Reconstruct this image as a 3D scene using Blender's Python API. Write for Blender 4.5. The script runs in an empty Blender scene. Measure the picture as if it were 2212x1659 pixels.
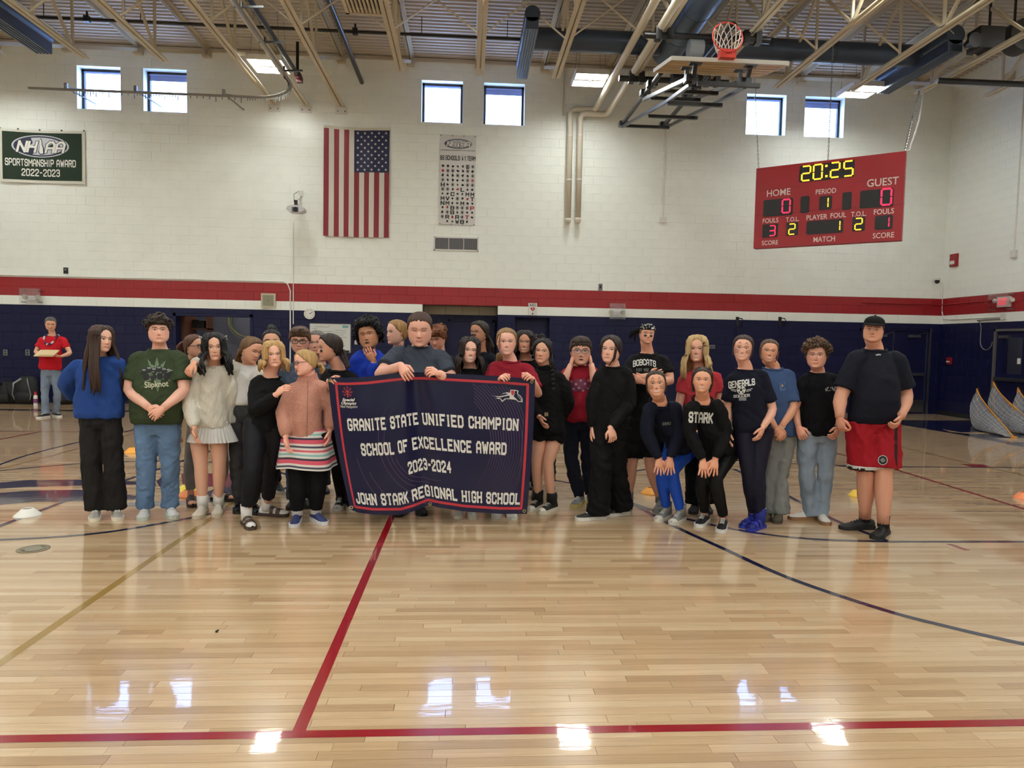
import bpy, bmesh, math, random
import numpy as np
from mathutils import Vector, Matrix, noise
from mathutils.bvhtree import BVHTree
random.seed(7); rng = np.random.default_rng(7)
SC = bpy.context.scene; COL = SC.collection
PI = math.pi
# ------------------------------------------------------------ camera
FPX, CX, CY, CAMH = 1530.0, 1106.0, 829.5, 1.54
def nrm(v):
    v = np.array(v, float); return v / np.linalg.norm(v)
_dy = nrm([1010 - CX, 739 - CY, FPX])
_dz = nrm(np.cross(_dy, nrm([1, 0.01884, 0])));  _dz = -_dz if _dz[1] > 0 else _dz
_dx = nrm(np.cross(_dy, _dz));  _dx = -_dx if _dx[0] < 0 else _dx
RW = np.stack([_dx, _dy, _dz]); CAM = np.array([0, 0, CAMH])
cd = bpy.data.cameras.new('camera'); cam = bpy.data.objects.new('camera', cd); COL.objects.link(cam)
r_, d_, f_ = RW[:, 0], RW[:, 1], RW[:, 2]
cam.matrix_world = Matrix(((r_[0], -d_[0], -f_[0], 0), (r_[1], -d_[1], -f_[1], 0), (r_[2], -d_[2], -f_[2], CAMH), (0, 0, 0, 1)))
cd.sensor_width = 36; cd.lens = FPX / 2212 * 36; cd.clip_start = 0.05; cd.clip_end = 200
SC.camera = cam
# ------------------------------------------------------------ world, exposure
SC.view_settings.view_transform = 'Standard'; SC.view_settings.look = 'None'
SC.view_settings.gamma = 1; SC.view_settings.use_curve_mapping = False
SC.view_settings.exposure = 0.22
w = bpy.data.worlds.new('daylight'); SC.world = w; w.use_nodes = True
bg = w.node_tree.nodes['Background']; bg.inputs[0].default_value = (0.30, 0.50, 1.0, 1); bg.inputs[1].default_value = 14.0
LAMP = 52.0          # emission of the ceiling fixtures' diffusers
# ------------------------------------------------------------ pixel -> place (reference frame 2212 x 1659)
def ray(px, py): return RW @ np.array([px - CX, py - CY, FPX])
def W(px, py, Y): r = ray(px, py); return CAM + r * (Y / r[1])
def FL(px, py, Z=0.0): r = ray(px, py); return CAM + r * ((Z - CAMH) / r[2])
def WX(px, py, X): r = ray(px, py); return CAM + r * (X / r[0])
# ------------------------------------------------------------ materials
MATS = {}
def srgb(r, g, b):
    return tuple(((c / 255) / 12.92 if c / 255 <= .04045 else ((c / 255 + .055) / 1.055) ** 2.4) for c in (r, g, b)) + (1,)
def mat(name, rgb=(200, 200, 200), rough=.6, metal=0, bump=0, bscale=40, var=0, vscale=6, stretch=(1, 1, 1), attr=None, emit=0, ecol=None, spec=.5, trans=0, coat=0, alpha=1, dist=.01, objrand=0, sheen=0):
    if name in MATS: return MATS[name]
    m = bpy.data.materials.new(name); m.use_nodes = True; MATS[name] = m
    nt = m.node_tree; b = nt.nodes['Principled BSDF']; L = nt.links.new
    c = srgb(*rgb); b.inputs['Base Color'].default_value = c
    b.inputs['Roughness'].default_value = rough; b.inputs['Metallic'].default_value = metal
    b.inputs['Specular IOR Level'].default_value = spec
    b.inputs['Transmission Weight'].default_value = trans; b.inputs['Coat Weight'].default_value = coat
    b.inputs['Alpha'].default_value = alpha; b.inputs['Sheen Weight'].default_value = sheen
    if emit:
        b.inputs['Emission Color'].default_value = srgb(*(ecol or rgb)); b.inputs['Emission Strength'].default_value = emit
    src = None
    if attr:
        a = nt.nodes.new('ShaderNodeAttribute'); a.attribute_name = attr; src = a.outputs['Color']
        L(src, b.inputs['Base Color'])
    if bump or var:
        tc = nt.nodes.new('ShaderNodeTexCoord'); mp = nt.nodes.new('ShaderNodeMapping'); mp.inputs['Scale'].default_value = stretch
        L(tc.outputs['Object'], mp.inputs['Vector'])
    if var:
        n = nt.nodes.new('ShaderNodeTexNoise'); n.inputs['Scale'].default_value = vscale; n.inputs['Detail'].default_value = 4
        L(mp.outputs[0], n.inputs['Vector'])
        mr = nt.nodes.new('ShaderNodeMapRange'); mr.inputs[1].default_value = .3; mr.inputs[2].default_value = .7
        mr.inputs[3].default_value = 1 - var; mr.inputs[4].default_value = 1 + var; L(n.outputs[0], mr.inputs[0])
        hs = nt.nodes.new('ShaderNodeHueSaturation'); L(mr.outputs[0], hs.inputs['Value'])
        if src: L(src, hs.inputs['Color'])
        else: hs.inputs['Color'].default_value = c
        L(hs.outputs[0], b.inputs['Base Color'])
    if objrand:
        oi = nt.nodes.new('ShaderNodeObjectInfo'); mr = nt.nodes.new('ShaderNodeMapRange')
        mr.inputs[3].default_value = 1 - objrand; mr.inputs[4].default_value = 1 + objrand; L(oi.outputs['Random'], mr.inputs[0])
        hs = nt.nodes.new('ShaderNodeHueSaturation'); L(mr.outputs[0], hs.inputs['Value']); hs.inputs['Color'].default_value = c
        L(hs.outputs[0], b.inputs['Base Color'])
    if bump:
        n2 = nt.nodes.new('ShaderNodeTexNoise'); n2.inputs['Scale'].default_value = bscale; n2.inputs['Detail'].default_value = 3
        L(mp.outputs[0], n2.inputs['Vector'])
        bp = nt.nodes.new('ShaderNodeBump'); bp.inputs['Strength'].default_value = bump; bp.inputs['Distance'].default_value = dist
        L(n2.outputs[0], bp.inputs['Height']); L(bp.outputs[0], b.inputs['Normal'])
    return m
# ------------------------------------------------------------ mesh building
class MB:
    def __init__(s): s.v = []; s.f = []; s.c = []; s.mi = []
    def add(s, vs, fs, col=None, mi=0):
        o = len(s.v); s.v += [tuple(map(float, p)) for p in vs]; s.f += [tuple(i + o for i in f) for f in fs]; s.mi += [mi] * len(fs)
        if col is not None:
            s.c += ([tuple(col)] * len(vs) if np.ndim(col) == 1 else [tuple(c) for c in col])
        return s
    def box(s, a, b, col=None, mi=0):
        x0, y0, z0 = a; x1, y1, z1 = b
        return s.add([(x0, y0, z0), (x1, y0, z0), (x1, y1, z0), (x0, y1, z0), (x0, y0, z1), (x1, y0, z1), (x1, y1, z1), (x0, y1, z1)],
                     [(0, 3, 2, 1), (4, 5, 6, 7), (0, 1, 5, 4), (1, 2, 6, 5), (2, 3, 7, 6), (3, 0, 4, 7)], col, mi)
    def obox(s, c, ax, ay, az, col=None, mi=0):     # oriented box: centre and three half-axis vectors
        c, ax, ay, az = (np.array(t, float) for t in (c, ax, ay, az))
        vs = [c + i * ax + j * ay + k * az for k in (-1, 1) for j in (-1, 1) for i in (-1, 1)]
        return s.add(vs, [(0, 2, 3, 1), (4, 5, 7, 6), (0, 1, 5, 4), (1, 3, 7, 5), (3, 2, 6, 7), (2, 0, 4, 6)], col, mi)
    def bar(s, p, q, wd, ht, up=(0, 0, 1), col=None, mi=0):   # rectangular bar p->q
        p = np.array(p, float); q = np.array(q, float); t = nrm(q - p); u = np.array(up, float)
        if abs(np.dot(t, u)) > .98: u = np.array((0, 1, 0.))
        sd = nrm(np.cross(t, u)); u2 = np.cross(sd, t)
        return s.obox((p + q) / 2, (q - p) / 2, sd * wd / 2, u2 * ht / 2, col, mi)
    def tube(s, pts, rad, n=10, cap=True, ref=(0, 0, 1), rad2=None, col=None, closed=False, mi=0, axes=None):
        P = [np.array(p, float) for p in pts]; k = len(P)
        ra = [rad] * k if np.ndim(rad) == 0 else list(rad)
        rb = ra if rad2 is None else ([rad2] * k if np.ndim(rad2) == 0 else list(rad2))
        vs = []; u = None
        for i in range(k):
            if closed: t = P[(i + 1) % k] - P[i - 1]
            else: t = P[min(i + 1, k - 1)] - P[max(i - 1, 0)]
            t = t / (np.linalg.norm(t) + 1e-9)
            if axes is not None: a, b = axes[i] if isinstance(axes, list) else axes
            else:
                if u is None or rad2 is not None:
                    u = np.array(ref, float)
                    if abs(np.dot(u, t)) > .95: u = np.array((0, 1., 0)) if abs(t[1]) < .9 else np.array((1., 0, 0))
                u = u - t * np.dot(u, t); u = u / (np.linalg.norm(u) + 1e-9); a = u; b = np.cross(t, u)
            for j in range(n):
                th = 2 * PI * j / n; vs.append(P[i] + a * math.cos(th) * ra[i] + b * math.sin(th) * rb[i])
        fs = []
        for i in range(k if closed else k - 1):
            i2 = (i + 1) % k
            for j in range(n): fs.append((i * n + j, i * n + (j + 1) % n, i2 * n + (j + 1) % n, i2 * n + j))
        if cap and not closed: fs.append(tuple(range(n - 1, -1, -1))); fs.append(tuple((k - 1) * n + j for j in range(n)))
        return s.add(vs, fs, col, mi)
    def cyl(s, p, q, r, n=12, col=None, mi=0): return s.tube([p, q], r, n, col=col, mi=mi)
    def ball(s, c, r, n=10, m=7, col=None, mi=0):
        c = np.array(c, float); r = np.array([r] * 3 if np.ndim(r) == 0 else r, float); vs = []
        for i in range(m + 1):
            th = PI * i / m
            for j in range(n): ph = 2 * PI * j / n; vs.append(c + r * np.array([math.sin(th) * math.cos(ph), math.sin(th) * math.sin(ph), math.cos(th)]))
        fs = [(i * n + j, (i + 1) * n + j, (i + 1) * n + (j + 1) % n, i * n + (j + 1) % n) for i in range(m) for j in range(n)]
        return s.add(vs, fs, col, mi)
    def prism(s, poly, d, col=None, mi=0):          # polygon of 3D points extruded by vector d
        n = len(poly); P = [np.array(p, float) for p in poly]; d = np.array(d, float)
        return s.add(P + [p + d for p in P], [tuple(range(n)), tuple(range(2 * n - 1, n - 1, -1))] + [(i, i + n, (i + 1) % n + n, (i + 1) % n) for i in range(n)], col, mi)
    def grid(s, A, wrap=False, col=None, mi=0):     # array [rows][cols][3]
        A = np.asarray(A, float); r, c = A.shape[:2]; fs = []
        for i in range(r - 1):
            for j in range(c if wrap else c - 1):
                j2 = (j + 1) % c; fs.append((i * c + j, i * c + j2, (i + 1) * c + j2, (i + 1) * c + j))
        return s.add(A.reshape(-1, 3), fs, col, mi)
ORG = {}
def mk(name, mb, m, parent=None, smooth=False, base=None, kind=None, label=None, cat=None, group=None, fix=False, angle=None):
    """ONE mesh object; vertices given in world space, stored relative to the root's base."""
    me = bpy.data.meshes.new(name); o = bpy.data.objects.new(name, me); COL.objects.link(o)
    if parent is not None: org = ORG[parent]; o.parent = parent
    else:
        org = np.array(base if base is not None else (0, 0, 0), float); o.location = org
    ORG[o] = org
    v = np.array(mb.v, float).reshape(-1, 3) - org
    me.from_pydata(v.tolist(), [], mb.f)
    for mm in (m if isinstance(m, (list, tuple)) else [m]): me.materials.append(mm)
    if len(me.materials) > 1: me.polygons.foreach_set('material_index', mb.mi)
    if mb.c and len(mb.c) == len(mb.v):
        ca = me.color_attributes.new('Col', 'FLOAT_COLOR', 'POINT'); arr = np.ones((len(mb.v), 4)); cc = np.array(mb.c); arr[:, :cc.shape[1]] = cc
        ca.data.foreach_set('color', arr.ravel())
    if fix:
        bm = bmesh.new(); bm.from_mesh(me); bmesh.ops.recalc_face_normals(bm, faces=bm.faces); bm.to_mesh(me); bm.free()
    if smooth:
        me.polygons.foreach_set('use_smooth', [True] * len(me.polygons))
        if angle is not None: me.set_sharp_from_angle(angle=angle)
    me.update()
    tag(o, label, cat, group, kind); return o
def tag(o, label=None, cat=None, group=None, kind=None):
    if label: o['label'] = label
    if cat: o['category'] = cat
    if group: o['group'] = group
    if kind: o['kind'] = kind
    return o
def empty(name, base, label=None, cat=None, group=None, kind=None):
    o = bpy.data.objects.new(name, None); COL.objects.link(o); o.location = base; o.empty_display_size = .1
    ORG[o] = np.array(base, float); return tag(o, label, cat, group, kind)
def one(fn, *a, **k):
    b = MB(); getattr(b, fn)(*a, **k); return b
# ------------------------------------------------------------ lettering
GL = {  # athletic block letters on a 4 x 6 grid: strokes, then serif points
 'A': ([(0,0,0,4.6,1.2,6,2.8,6,4,4.6,4,0), (0,2.4,4,2.4)], []), 'B': ([(0,0,0,6,3.2,6,4,5.2,4,3.8,3.2,3.1,0,3.1), (3.2,3.1,4,2.3,4,.8,3.2,0,0,0)], []),
 'C': ([(4,4.4,4,5.2,3.2,6,.8,6,0,5.2,0,.8,.8,0,3.2,0,4,.8,4,1.6)], []), 'D': ([(0,0,0,6,3,6,4,5,4,1,3,0,0,0)], []),
 'E': ([(4,6,0,6,0,0,4,0), (0,3.1,3,3.1)], []), 'F': ([(4,6,0,6,0,0), (0,3.1,3,3.1)], [(0,0)]),
 'G': ([(4,4.5,4,5.2,3.2,6,.8,6,0,5.2,0,.8,.8,0,3.2,0,4,.8,4,2.7,2.3,2.7)], []), 'H': ([(0,0,0,6), (4,0,4,6), (0,3,4,3)], [(0,0),(0,6),(4,0),(4,6)]),
 'I': ([(1,0,1,6)], [(1,0),(1,6)]), 'J': ([(0,1.8,0,.8,.8,0,2.6,0,3.4,.8,3.4,6)], [(3.4,6)]), 'K': ([(0,0,0,6), (0,2.2,4,6), (1.4,3.4,4,0)], []),
 'L': ([(0,6,0,0,3.8,0)], [(0,6)]), 'M': ([(0,0,0,6,2.5,2.6,5,6,5,0)], []), 'N': ([(0,0,0,6,4,0,4,6)], [(0,0),(4,6)]),
 'O': ([(0,.8,0,5.2,.8,6,3.2,6,4,5.2,4,.8,3.2,0,.8,0,0,.8)], []), 'P': ([(0,0,0,6,3.2,6,4,5.2,4,3.4,3.2,2.6,0,2.6)], [(0,0)]),
 'Q': ([(0,.8,0,5.2,.8,6,3.2,6,4,5.2,4,.8,3.2,0,.8,0,0,.8), (2.4,1.4,4.2,-.3)], []),
 'R': ([(0,0,0,6,3.2,6,4,5.2,4,3.6,3.2,2.9,0,2.9), (2.2,2.9,4,0)], []), 'S': ([(4,4.5,4,5.2,3.2,6,.8,6,0,5.2,0,3.9,.8,3.1,3.2,3.1,4,2.3,4,.8,3.2,0,.8,0,0,.8,0,1.5)], []),
 'T': ([(0,6,4,6), (2,6,2,0)], [(2,0)]), 'U': ([(0,6,0,.8,.8,0,3.2,0,4,.8,4,6)], [(0,6),(4,6)]), 'V': ([(0,6,2,0,4,6)], [(0,6),(4,6)]),
 'W': ([(0,6,1.3,0,2.6,4.6,3.9,0,5.2,6)], [(0,6),(5.2,6)]), 'X': ([(0,0,4,6), (0,6,4,0)], []), 'Y': ([(0,6,2,3,4,6), (2,3,2,0)], [(2,0)]), 'Z': ([(0,6,4,6,0,0,4,0)], []),
 '0': ([(0,.8,0,5.2,.8,6,3.2,6,4,5.2,4,.8,3.2,0,.8,0,0,.8)], []), '1': ([(.3,4.8,1.6,6,1.6,0)], [(1.6,0)]), '2': ([(0,4.6,0,5.2,.8,6,3.2,6,4,5.2,4,4,0,.9,0,0,4,0)], []),
 '3': ([(0,5,.8,6,3.2,6,4,5.2,4,3.8,3.2,3.1,1.4,3.1), (3.2,3.1,4,2.3,4,.8,3.2,0,.8,0,0,.9)], []), '4': ([(3,0,3,6,0,2,4,2)], []), '8': ([(.8,3.1,0,3.9,0,5.2,.8,6,3.2,6,4,5.2,4,3.9,3.2,3.1,.8,3.1,0,2.3,0,.8,.8,0,3.2,0,4,.8,4,2.3,3.2,3.1)], []),
 '9': ([(0,.8,.8,0,3.2,0,4,.8,4,5.2,3.2,6,.8,6,0,5.2,0,3.4,.8,2.7,4,2.7)], []), '-': ([(.4,3,2.6,3)], []), ' ': ([], [])}
GW = {'I': 2, 'M': 5, 'W': 5.2, '1': 2.6, '-': 3, ' ': 1.6, 'J': 3.4, 'L': 3.8}
GI = []
def stroke_text(txt, th=1.1, serif=0.0, gap=1.75, sub=1):
    """list of quads (each 4 xy points) in units where capitals are 1 high, centred on x"""
    Q = []; x = 0; GI.clear(); gi = 0
    for ch in txt:
        st, sf = GL.get(ch, ([], []))
        for s in st:
            pts = [(s[i], s[i + 1]) for i in range(0, len(s), 2)]
            for (ax, ay), (bx, by) in zip(pts, pts[1:]):
                L = math.hypot(bx - ax, by - ay) or 1; tx, ty = (bx - ax) / L, (by - ay) / L; e = th * .40; h = th / 2
                a = (ax - tx * e, ay - ty * e); b = (bx + tx * e, by + ty * e); nx, ny = -ty * h, tx * h
                for k in range(sub):
                    u0, u1 = k / sub, (k + 1) / sub
                    p = (a[0] + (b[0] - a[0]) * u0, a[1] + (b[1] - a[1]) * u0); q = (a[0] + (b[0] - a[0]) * u1, a[1] + (b[1] - a[1]) * u1)
                    Q.append([(p[0] + nx + x, p[1] + ny), (p[0] - nx + x, p[1] - ny), (q[0] - nx + x, q[1] - ny), (q[0] + nx + x, q[1] + ny)])
        if serif:
            for (px, py) in sf:
                y = py if py < 3 else py; h = th * .36
                Q.append([(px - serif + x, y + h), (px - serif + x, y - h), (px + serif + x, y - h), (px + serif + x, y + h)])
        GI.extend([gi] * (len(Q) - len(GI))); gi += 1; x += GW.get(ch, 4) + gap
    x -= gap; lo = -.45
    return [[((px - x / 2) / 6.9, (py + lo + .9) / 6.9 - .065) for px, py in q] for q in Q], x / 6.9
def font_text(txt, bold=.0):
    """(verts2d, faces, width) from Blender's built-in font, capitals ~ 0.7 high"""
    cu = bpy.data.curves.new('t', 'FONT'); cu.body = txt; cu.align_x = 'CENTER'; cu.offset = bold; cu.resolution_u = 3
    o = bpy.data.objects.new('t', cu); me = o.to_mesh()
    vs = [(v.co.x, v.co.y) for v in me.vertices]; fs = [tuple(p.vertices) for p in me.polygons]
    o.to_mesh_clear(); bpy.data.objects.remove(o); bpy.data.curves.remove(cu)
    return vs, fs
def plane_text(mb, txt, org, ux, uy, size, bold=.02, n=None, off=.002, sx=1, mi=0):
    vs, fs = font_text(txt, bold); org = np.array(org, float); ux = np.array(ux, float); uy = np.array(uy, float)
    n = nrm(np.cross(ux, uy)) if n is None else np.array(n, float)
    mb.add([org + ux * x * size * sx + uy * y * size + n * off for x, y in vs], fs, None, mi)
def plane_strokes(mb, txt, org, ux, uy, size, th=1.1, serif=0, off=.002, n=None, sx=1, gap=1.75):
    Q, wd = stroke_text(txt, th, serif, gap); org = np.array(org, float); ux = np.array(ux, float); uy = np.array(uy, float)
    n = nrm(np.cross(ux, uy)) if n is None else np.array(n, float)
    for k, q in enumerate(Q): mb.add([org + ux * x * size * sx + uy * y * size + n * (off + 1e-5 * (k % 7)) for x, y in q], [(0, 1, 2, 3)])
# ============================================================ THE ROOM
DW, RX, LX, BY, ZC = 16.55, 11.45, -15.0, -12.0, 7.95
def proj(p):
    c = RW.T @ (np.array(p, float) - CAM); return CX + FPX * c[0] / c[2], CY + FPX * c[1] / c[2], c[2]
M_white = mat('wall_paint_white', (240, 243, 236), .42, bump=.25, bscale=90, dist=.004, var=.03, vscale=2)
M_red = mat('wall_paint_red', (150, 22, 30), .4, bump=.25, bscale=90, dist=.004)
M_blue = mat('wall_paint_navy', (15, 18, 58), .45, spec=.3, bump=.25, bscale=90, dist=.004)
M_grayblk = mat('wall_paint_grey', (128, 132, 150), .5, bump=.25, bscale=90, dist=.004)
M_black = mat('black_rubber', (14, 14, 15), .5); M_blackmetal = mat('black_steel', (18, 18, 20), .35, spec=.6)
M_steel = mat('brushed_steel', (150, 150, 150), .3, metal=1); M_dark = mat('dark_bronze', (46, 40, 36), .5)
M_cream = mat('cream_steel_paint', (196, 184, 158), .5, var=.05, vscale=3); M_deck = mat('roof_deck_paint', (190, 180, 164), .55, var=.06, vscale=1.5)
M_duct = mat('duct_slate_blue', (66, 78, 98), .38, metal=.35, bump=.1, bscale=12); M_pipe = mat('white_pipe_jacket', (214, 206, 188), .35)
M_plastic = mat('white_plastic', (222, 220, 214), .4); M_beige = mat('beige_plastic', (190, 182, 160), .45); M_grey = mat('grey_plastic', (110, 112, 114), .5)
def glass_mat(name, tint=(1, 1, 1), refl=.06):
    m = bpy.data.materials.new(name); m.use_nodes = True; nt = m.node_tree; nt.nodes.clear()
    o = nt.nodes.new('ShaderNodeOutputMaterial'); t = nt.nodes.new('ShaderNodeBsdfTransparent'); g = nt.nodes.new('ShaderNodeBsdfGlossy'); mx = nt.nodes.new('ShaderNodeMixShader')
    t.inputs[0].default_value = (*tint, 1); g.inputs['Roughness'].default_value = .03; mx.inputs[0].default_value = refl
    nt.links.new(t.outputs[0], mx.inputs[1]); nt.links.new(g.outputs[0], mx.inputs[2]); nt.links.new(mx.outputs[0], o.inputs[0]); return m
M_glass = glass_mat('clear_glass'); M_guard = glass_mat('clear_polycarbonate', (.93, .93, .95), .12)
# ---- floor: maple strips
def wood_mat(name, src):
    m = bpy.data.materials.new(name); m.use_nodes = True; nt = m.node_tree; L = nt.links.new; b = nt.nodes['Principled BSDF']
    if src == 'obj': oi = nt.nodes.new('ShaderNodeObjectInfo'); rnd = oi.outputs['Random']
    else: at = nt.nodes.new('ShaderNodeAttribute'); at.attribute_name = 'Col'; rnd = at.outputs['Fac']
    ge = nt.nodes.new('ShaderNodeNewGeometry'); cx = nt.nodes.new('ShaderNodeCombineXYZ'); mu = nt.nodes.new('ShaderNodeMath'); mu.operation = 'MULTIPLY'; mu.inputs[1].default_value = 37.0
    L(rnd, mu.inputs[0]); L(mu.outputs[0], cx.inputs[2]); va = nt.nodes.new('ShaderNodeVectorMath'); va.operation = 'ADD'; L(ge.outputs['Position'], va.inputs[0]); L(cx.outputs[0], va.inputs[1])
    mp = nt.nodes.new('ShaderNodeMapping'); mp.inputs['Scale'].default_value = (1.6, 34, 5); L(va.outputs[0], mp.inputs[0])
    n = nt.nodes.new('ShaderNodeTexNoise'); n.inputs['Scale'].default_value = 1.6; n.inputs['Detail'].default_value = 5; n.inputs['Distortion'].default_value = 1.2; L(mp.outputs[0], n.inputs[0])
    cr = nt.nodes.new('ShaderNodeValToRGB'); e = cr.color_ramp.elements
    e[0].position = 0; e[0].color = srgb(170, 140, 106); e[1].position = 1; e[1].color = srgb(202, 176, 142)
    k = cr.color_ramp.elements.new(.18); k.color = srgb(184, 153, 117); k = cr.color_ramp.elements.new(.6); k.color = srgb(194, 165, 129); L(rnd, cr.inputs[0])
    mr = nt.nodes.new('ShaderNodeMapRange'); mr.inputs[1].default_value = .25; mr.inputs[2].default_value = .75; mr.inputs[3].default_value = .86; mr.inputs[4].default_value = 1.07; L(n.outputs[0], mr.inputs[0])
    hs = nt.nodes.new('ShaderNodeHueSaturation'); L(cr.outputs[0], hs.inputs['Color']); L(mr.outputs[0], hs.inputs['Value']); L(hs.outputs[0], b.inputs['Base Color'])
    gloss(m); return m
def gloss(m):
    nt = m.node_tree; L = nt.links.new; b = nt.nodes['Principled BSDF']
    b.inputs['Roughness'].default_value = .20; b.inputs['Specular IOR Level'].default_value = .34; b.inputs['Coat Weight'].default_value = .62; b.inputs['Coat Roughness'].default_value = .035
    ge = nt.nodes.new('ShaderNodeNewGeometry'); mp = nt.nodes.new('ShaderNodeMapping'); mp.inputs['Scale'].default_value = (2.2, 9, 1); L(ge.outputs['Position'], mp.inputs[0])
    n2 = nt.nodes.new('ShaderNodeTexNoise'); n2.inputs['Scale'].default_value = 1.3; n2.inputs['Detail'].default_value = 3; L(mp.outputs[0], n2.inputs[0])
    bp = nt.nodes.new('ShaderNodeBump'); bp.inputs['Strength'].default_value = .5; bp.inputs['Distance'].default_value = .0009; L(n2.outputs[0], bp.inputs['Height'])
    L(bp.outputs[0], b.inputs['Normal']); L(bp.outputs[0], b.inputs['Coat Normal'])
def paint_mat(name, rgb):
    m = mat(name, rgb); gloss(m); return m
floor = mk('floor', one('box', (LX, BY, -.25), (RX, DW + .3, -.004)), mat('floor_subfloor', (120, 92, 60), .5), kind='structure', label='polished maple strip gymnasium floor with painted court lines')
M_woodA, M_woodB = wood_mat('maple_strip', 'obj'), wood_mat('maple_strip_far', 'attr')
pl = MB(); wi = .0572
cand = []; rest = []
j = 0; y = 2.32
while y < DW:
    x = -13.4 + random.random() * .9
    while x < RX:
        ln = random.choice((.25, .4, .55, .75, .95, 1.2)) * (.85 + .3 * random.random()); x1 = min(x + ln, RX)
        (cand if y < 4.4 else rest).append((x, x1, y)); x = x1
    y += wi
vis = []
for (x0, x1, yy) in cand:
    a = proj((x0, yy, 0)); b = proj((x1, yy + wi, 0))
    (vis if (b[0] > 0 and a[0] < 2212 and b[1] < 1665) else rest).append((x0, x1, yy))
vis.sort(key=lambda t: t[2]); rest += vis[300:]; vis = vis[:300]
g = .0012
um = one('add', [(-.5, -.5, -.004), (.5, -.5, -.004), (.5, .5, -.004), (-.5, .5, -.004), (-.499, -.484, 0), (.499, -.484, 0), (.499, .484, 0), (-.499, .484, 0)],
         [(4, 5, 6, 7), (0, 1, 5, 4), (1, 2, 6, 5), (2, 3, 7, 6), (3, 0, 4, 7)])
pmesh = None
for (x0, x1, yy) in vis:
    if pmesh is None:
        o = mk('plank', um, M_woodA, floor); pmesh = o.data
    else:
        o = bpy.data.objects.new('plank', pmesh); COL.objects.link(o); o.parent = floor
    o.location = ((x0 + x1) / 2, yy + wi / 2, 0); o.scale = (x1 - x0 - .0006, wi - .0004, 1)
for (x0, x1, yy) in rest:
    z = -.0003; pl.add([(x0 + .0006, yy + .0006, z), (x1 - .0006, yy + .0006, z), (x1 - .0006, yy + wi - .0004, z), (x0 + .0006, yy + wi - .0004, z)], [(0, 1, 2, 3)], (random.random(),) * 3)
mk('plank_field', pl, M_woodB, floor, kind='stuff')
# ---- painted court lines (flat paint on the strips)
ML = {k: paint_mat('court_paint_' + k, c) for k, c in dict(red=(140, 14, 26), navy=(22, 26, 60), tan=(152, 122, 66), maroon=(120, 40, 60), grey=(96, 98, 108)).items()}
def strip(pts, wd, c, name='court_line', z=.0006):
    P = [np.array((p[0], p[1])) for p in pts]; vs = []; n = len(P)
    for i in range(n):
        t = P[min(i + 1, n - 1)] - P[max(i - 1, 0)]; t = t / np.linalg.norm(t); q = np.array((-t[1], t[0])) * wd / 2
        vs += [(*(P[i] + q), z), (*(P[i] - q), z)]
    return mk(name, one('add', vs, [(2 * i, 2 * i + 1, 2 * i + 3, 2 * i + 2) for i in range(n - 1)]), ML[c], floor)
def px(*a): return [FL(*p)[:2] for p in a]
def smooth_px(pts, n=24):     # catmull-rom through floor points
    P = [np.array(p) for p in px(*pts)]; P = [2 * P[0] - P[1]] + P + [2 * P[-1] - P[-2]]; out = []
    for i in range(1, len(P) - 2):
        for k in range(n):
            t = k / n; a, b, c, d = P[i - 1:i + 3]
            out.append(.5 * ((2 * b) + (-a + c) * t + (2 * a - 5 * b + 4 * c - d) * t * t + (-a + 3 * b - 3 * c + d) * t ** 3))
    return out + [P[-2]]
strip([(-13, 2.725), (RX - .5, 2.725)], .052, 'red', z=.0008)
strip([(-.639, 2.7), (-.639, 14.6)], .052, 'red', z=.0010)
strip([(-2.157, 2.6), (-2.157, 14.6)], .052, 'tan', z=.0007)
strip([(3.40, 5.417), (9.9, 5.417)], .05, 'navy', z=.0012)
strip([(-12.9, 14.87), (RX - .4, 14.87)], .26, 'navy', z=.0009)
strip([(4.9, 8.955), (9.9, 8.955)], .05, 'navy', z=.0012)
# near three-point arc sweeping to the lower right
strip(smooth_px([(1180, 1035), (1260, 1050), (1360, 1086), (1420, 1118), (1480, 1148), (1560, 1184), (1700, 1247), (1900, 1315), (2060, 1357), (2240, 1398)]), .05, 'navy', z=.0014)
strip(smooth_px([(1362, 1086), (1450, 1113), (1600, 1146), (1750, 1164), (1930, 1170.5)]), .05, 'navy', z=.0011)
strip(smooth_px([(1585, 1013), (1690, 1065), (1800, 1122), (1925, 1172)]), .05, 'navy', z=.0013)
strip(smooth_px([(1500, 990), (1770, 1004), (1930, 1008)]), .05, 'navy', z=.0013)
strip(px((1370, 1018), (1430, 1009)), .05, 'navy', z=.0013)
strip(px((1800, 977), (1930, 1013), (2240, 1108)), .05, 'red', z=.0007)
strip(px((2050, 1175), (2090, 1189)), .05, 'red', z=.0007)
strip(px((1938, 963), (2110, 1005), (2240, 1033)), .05, 'tan', z=.0006)
mk('court_mark', one('add', [(*p, .0008) for p in px((2075, 1003), (2122, 1003), (2142, 1009), (2102, 1009))], [(0, 1, 2, 3)]), ML['red'], floor)
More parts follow.
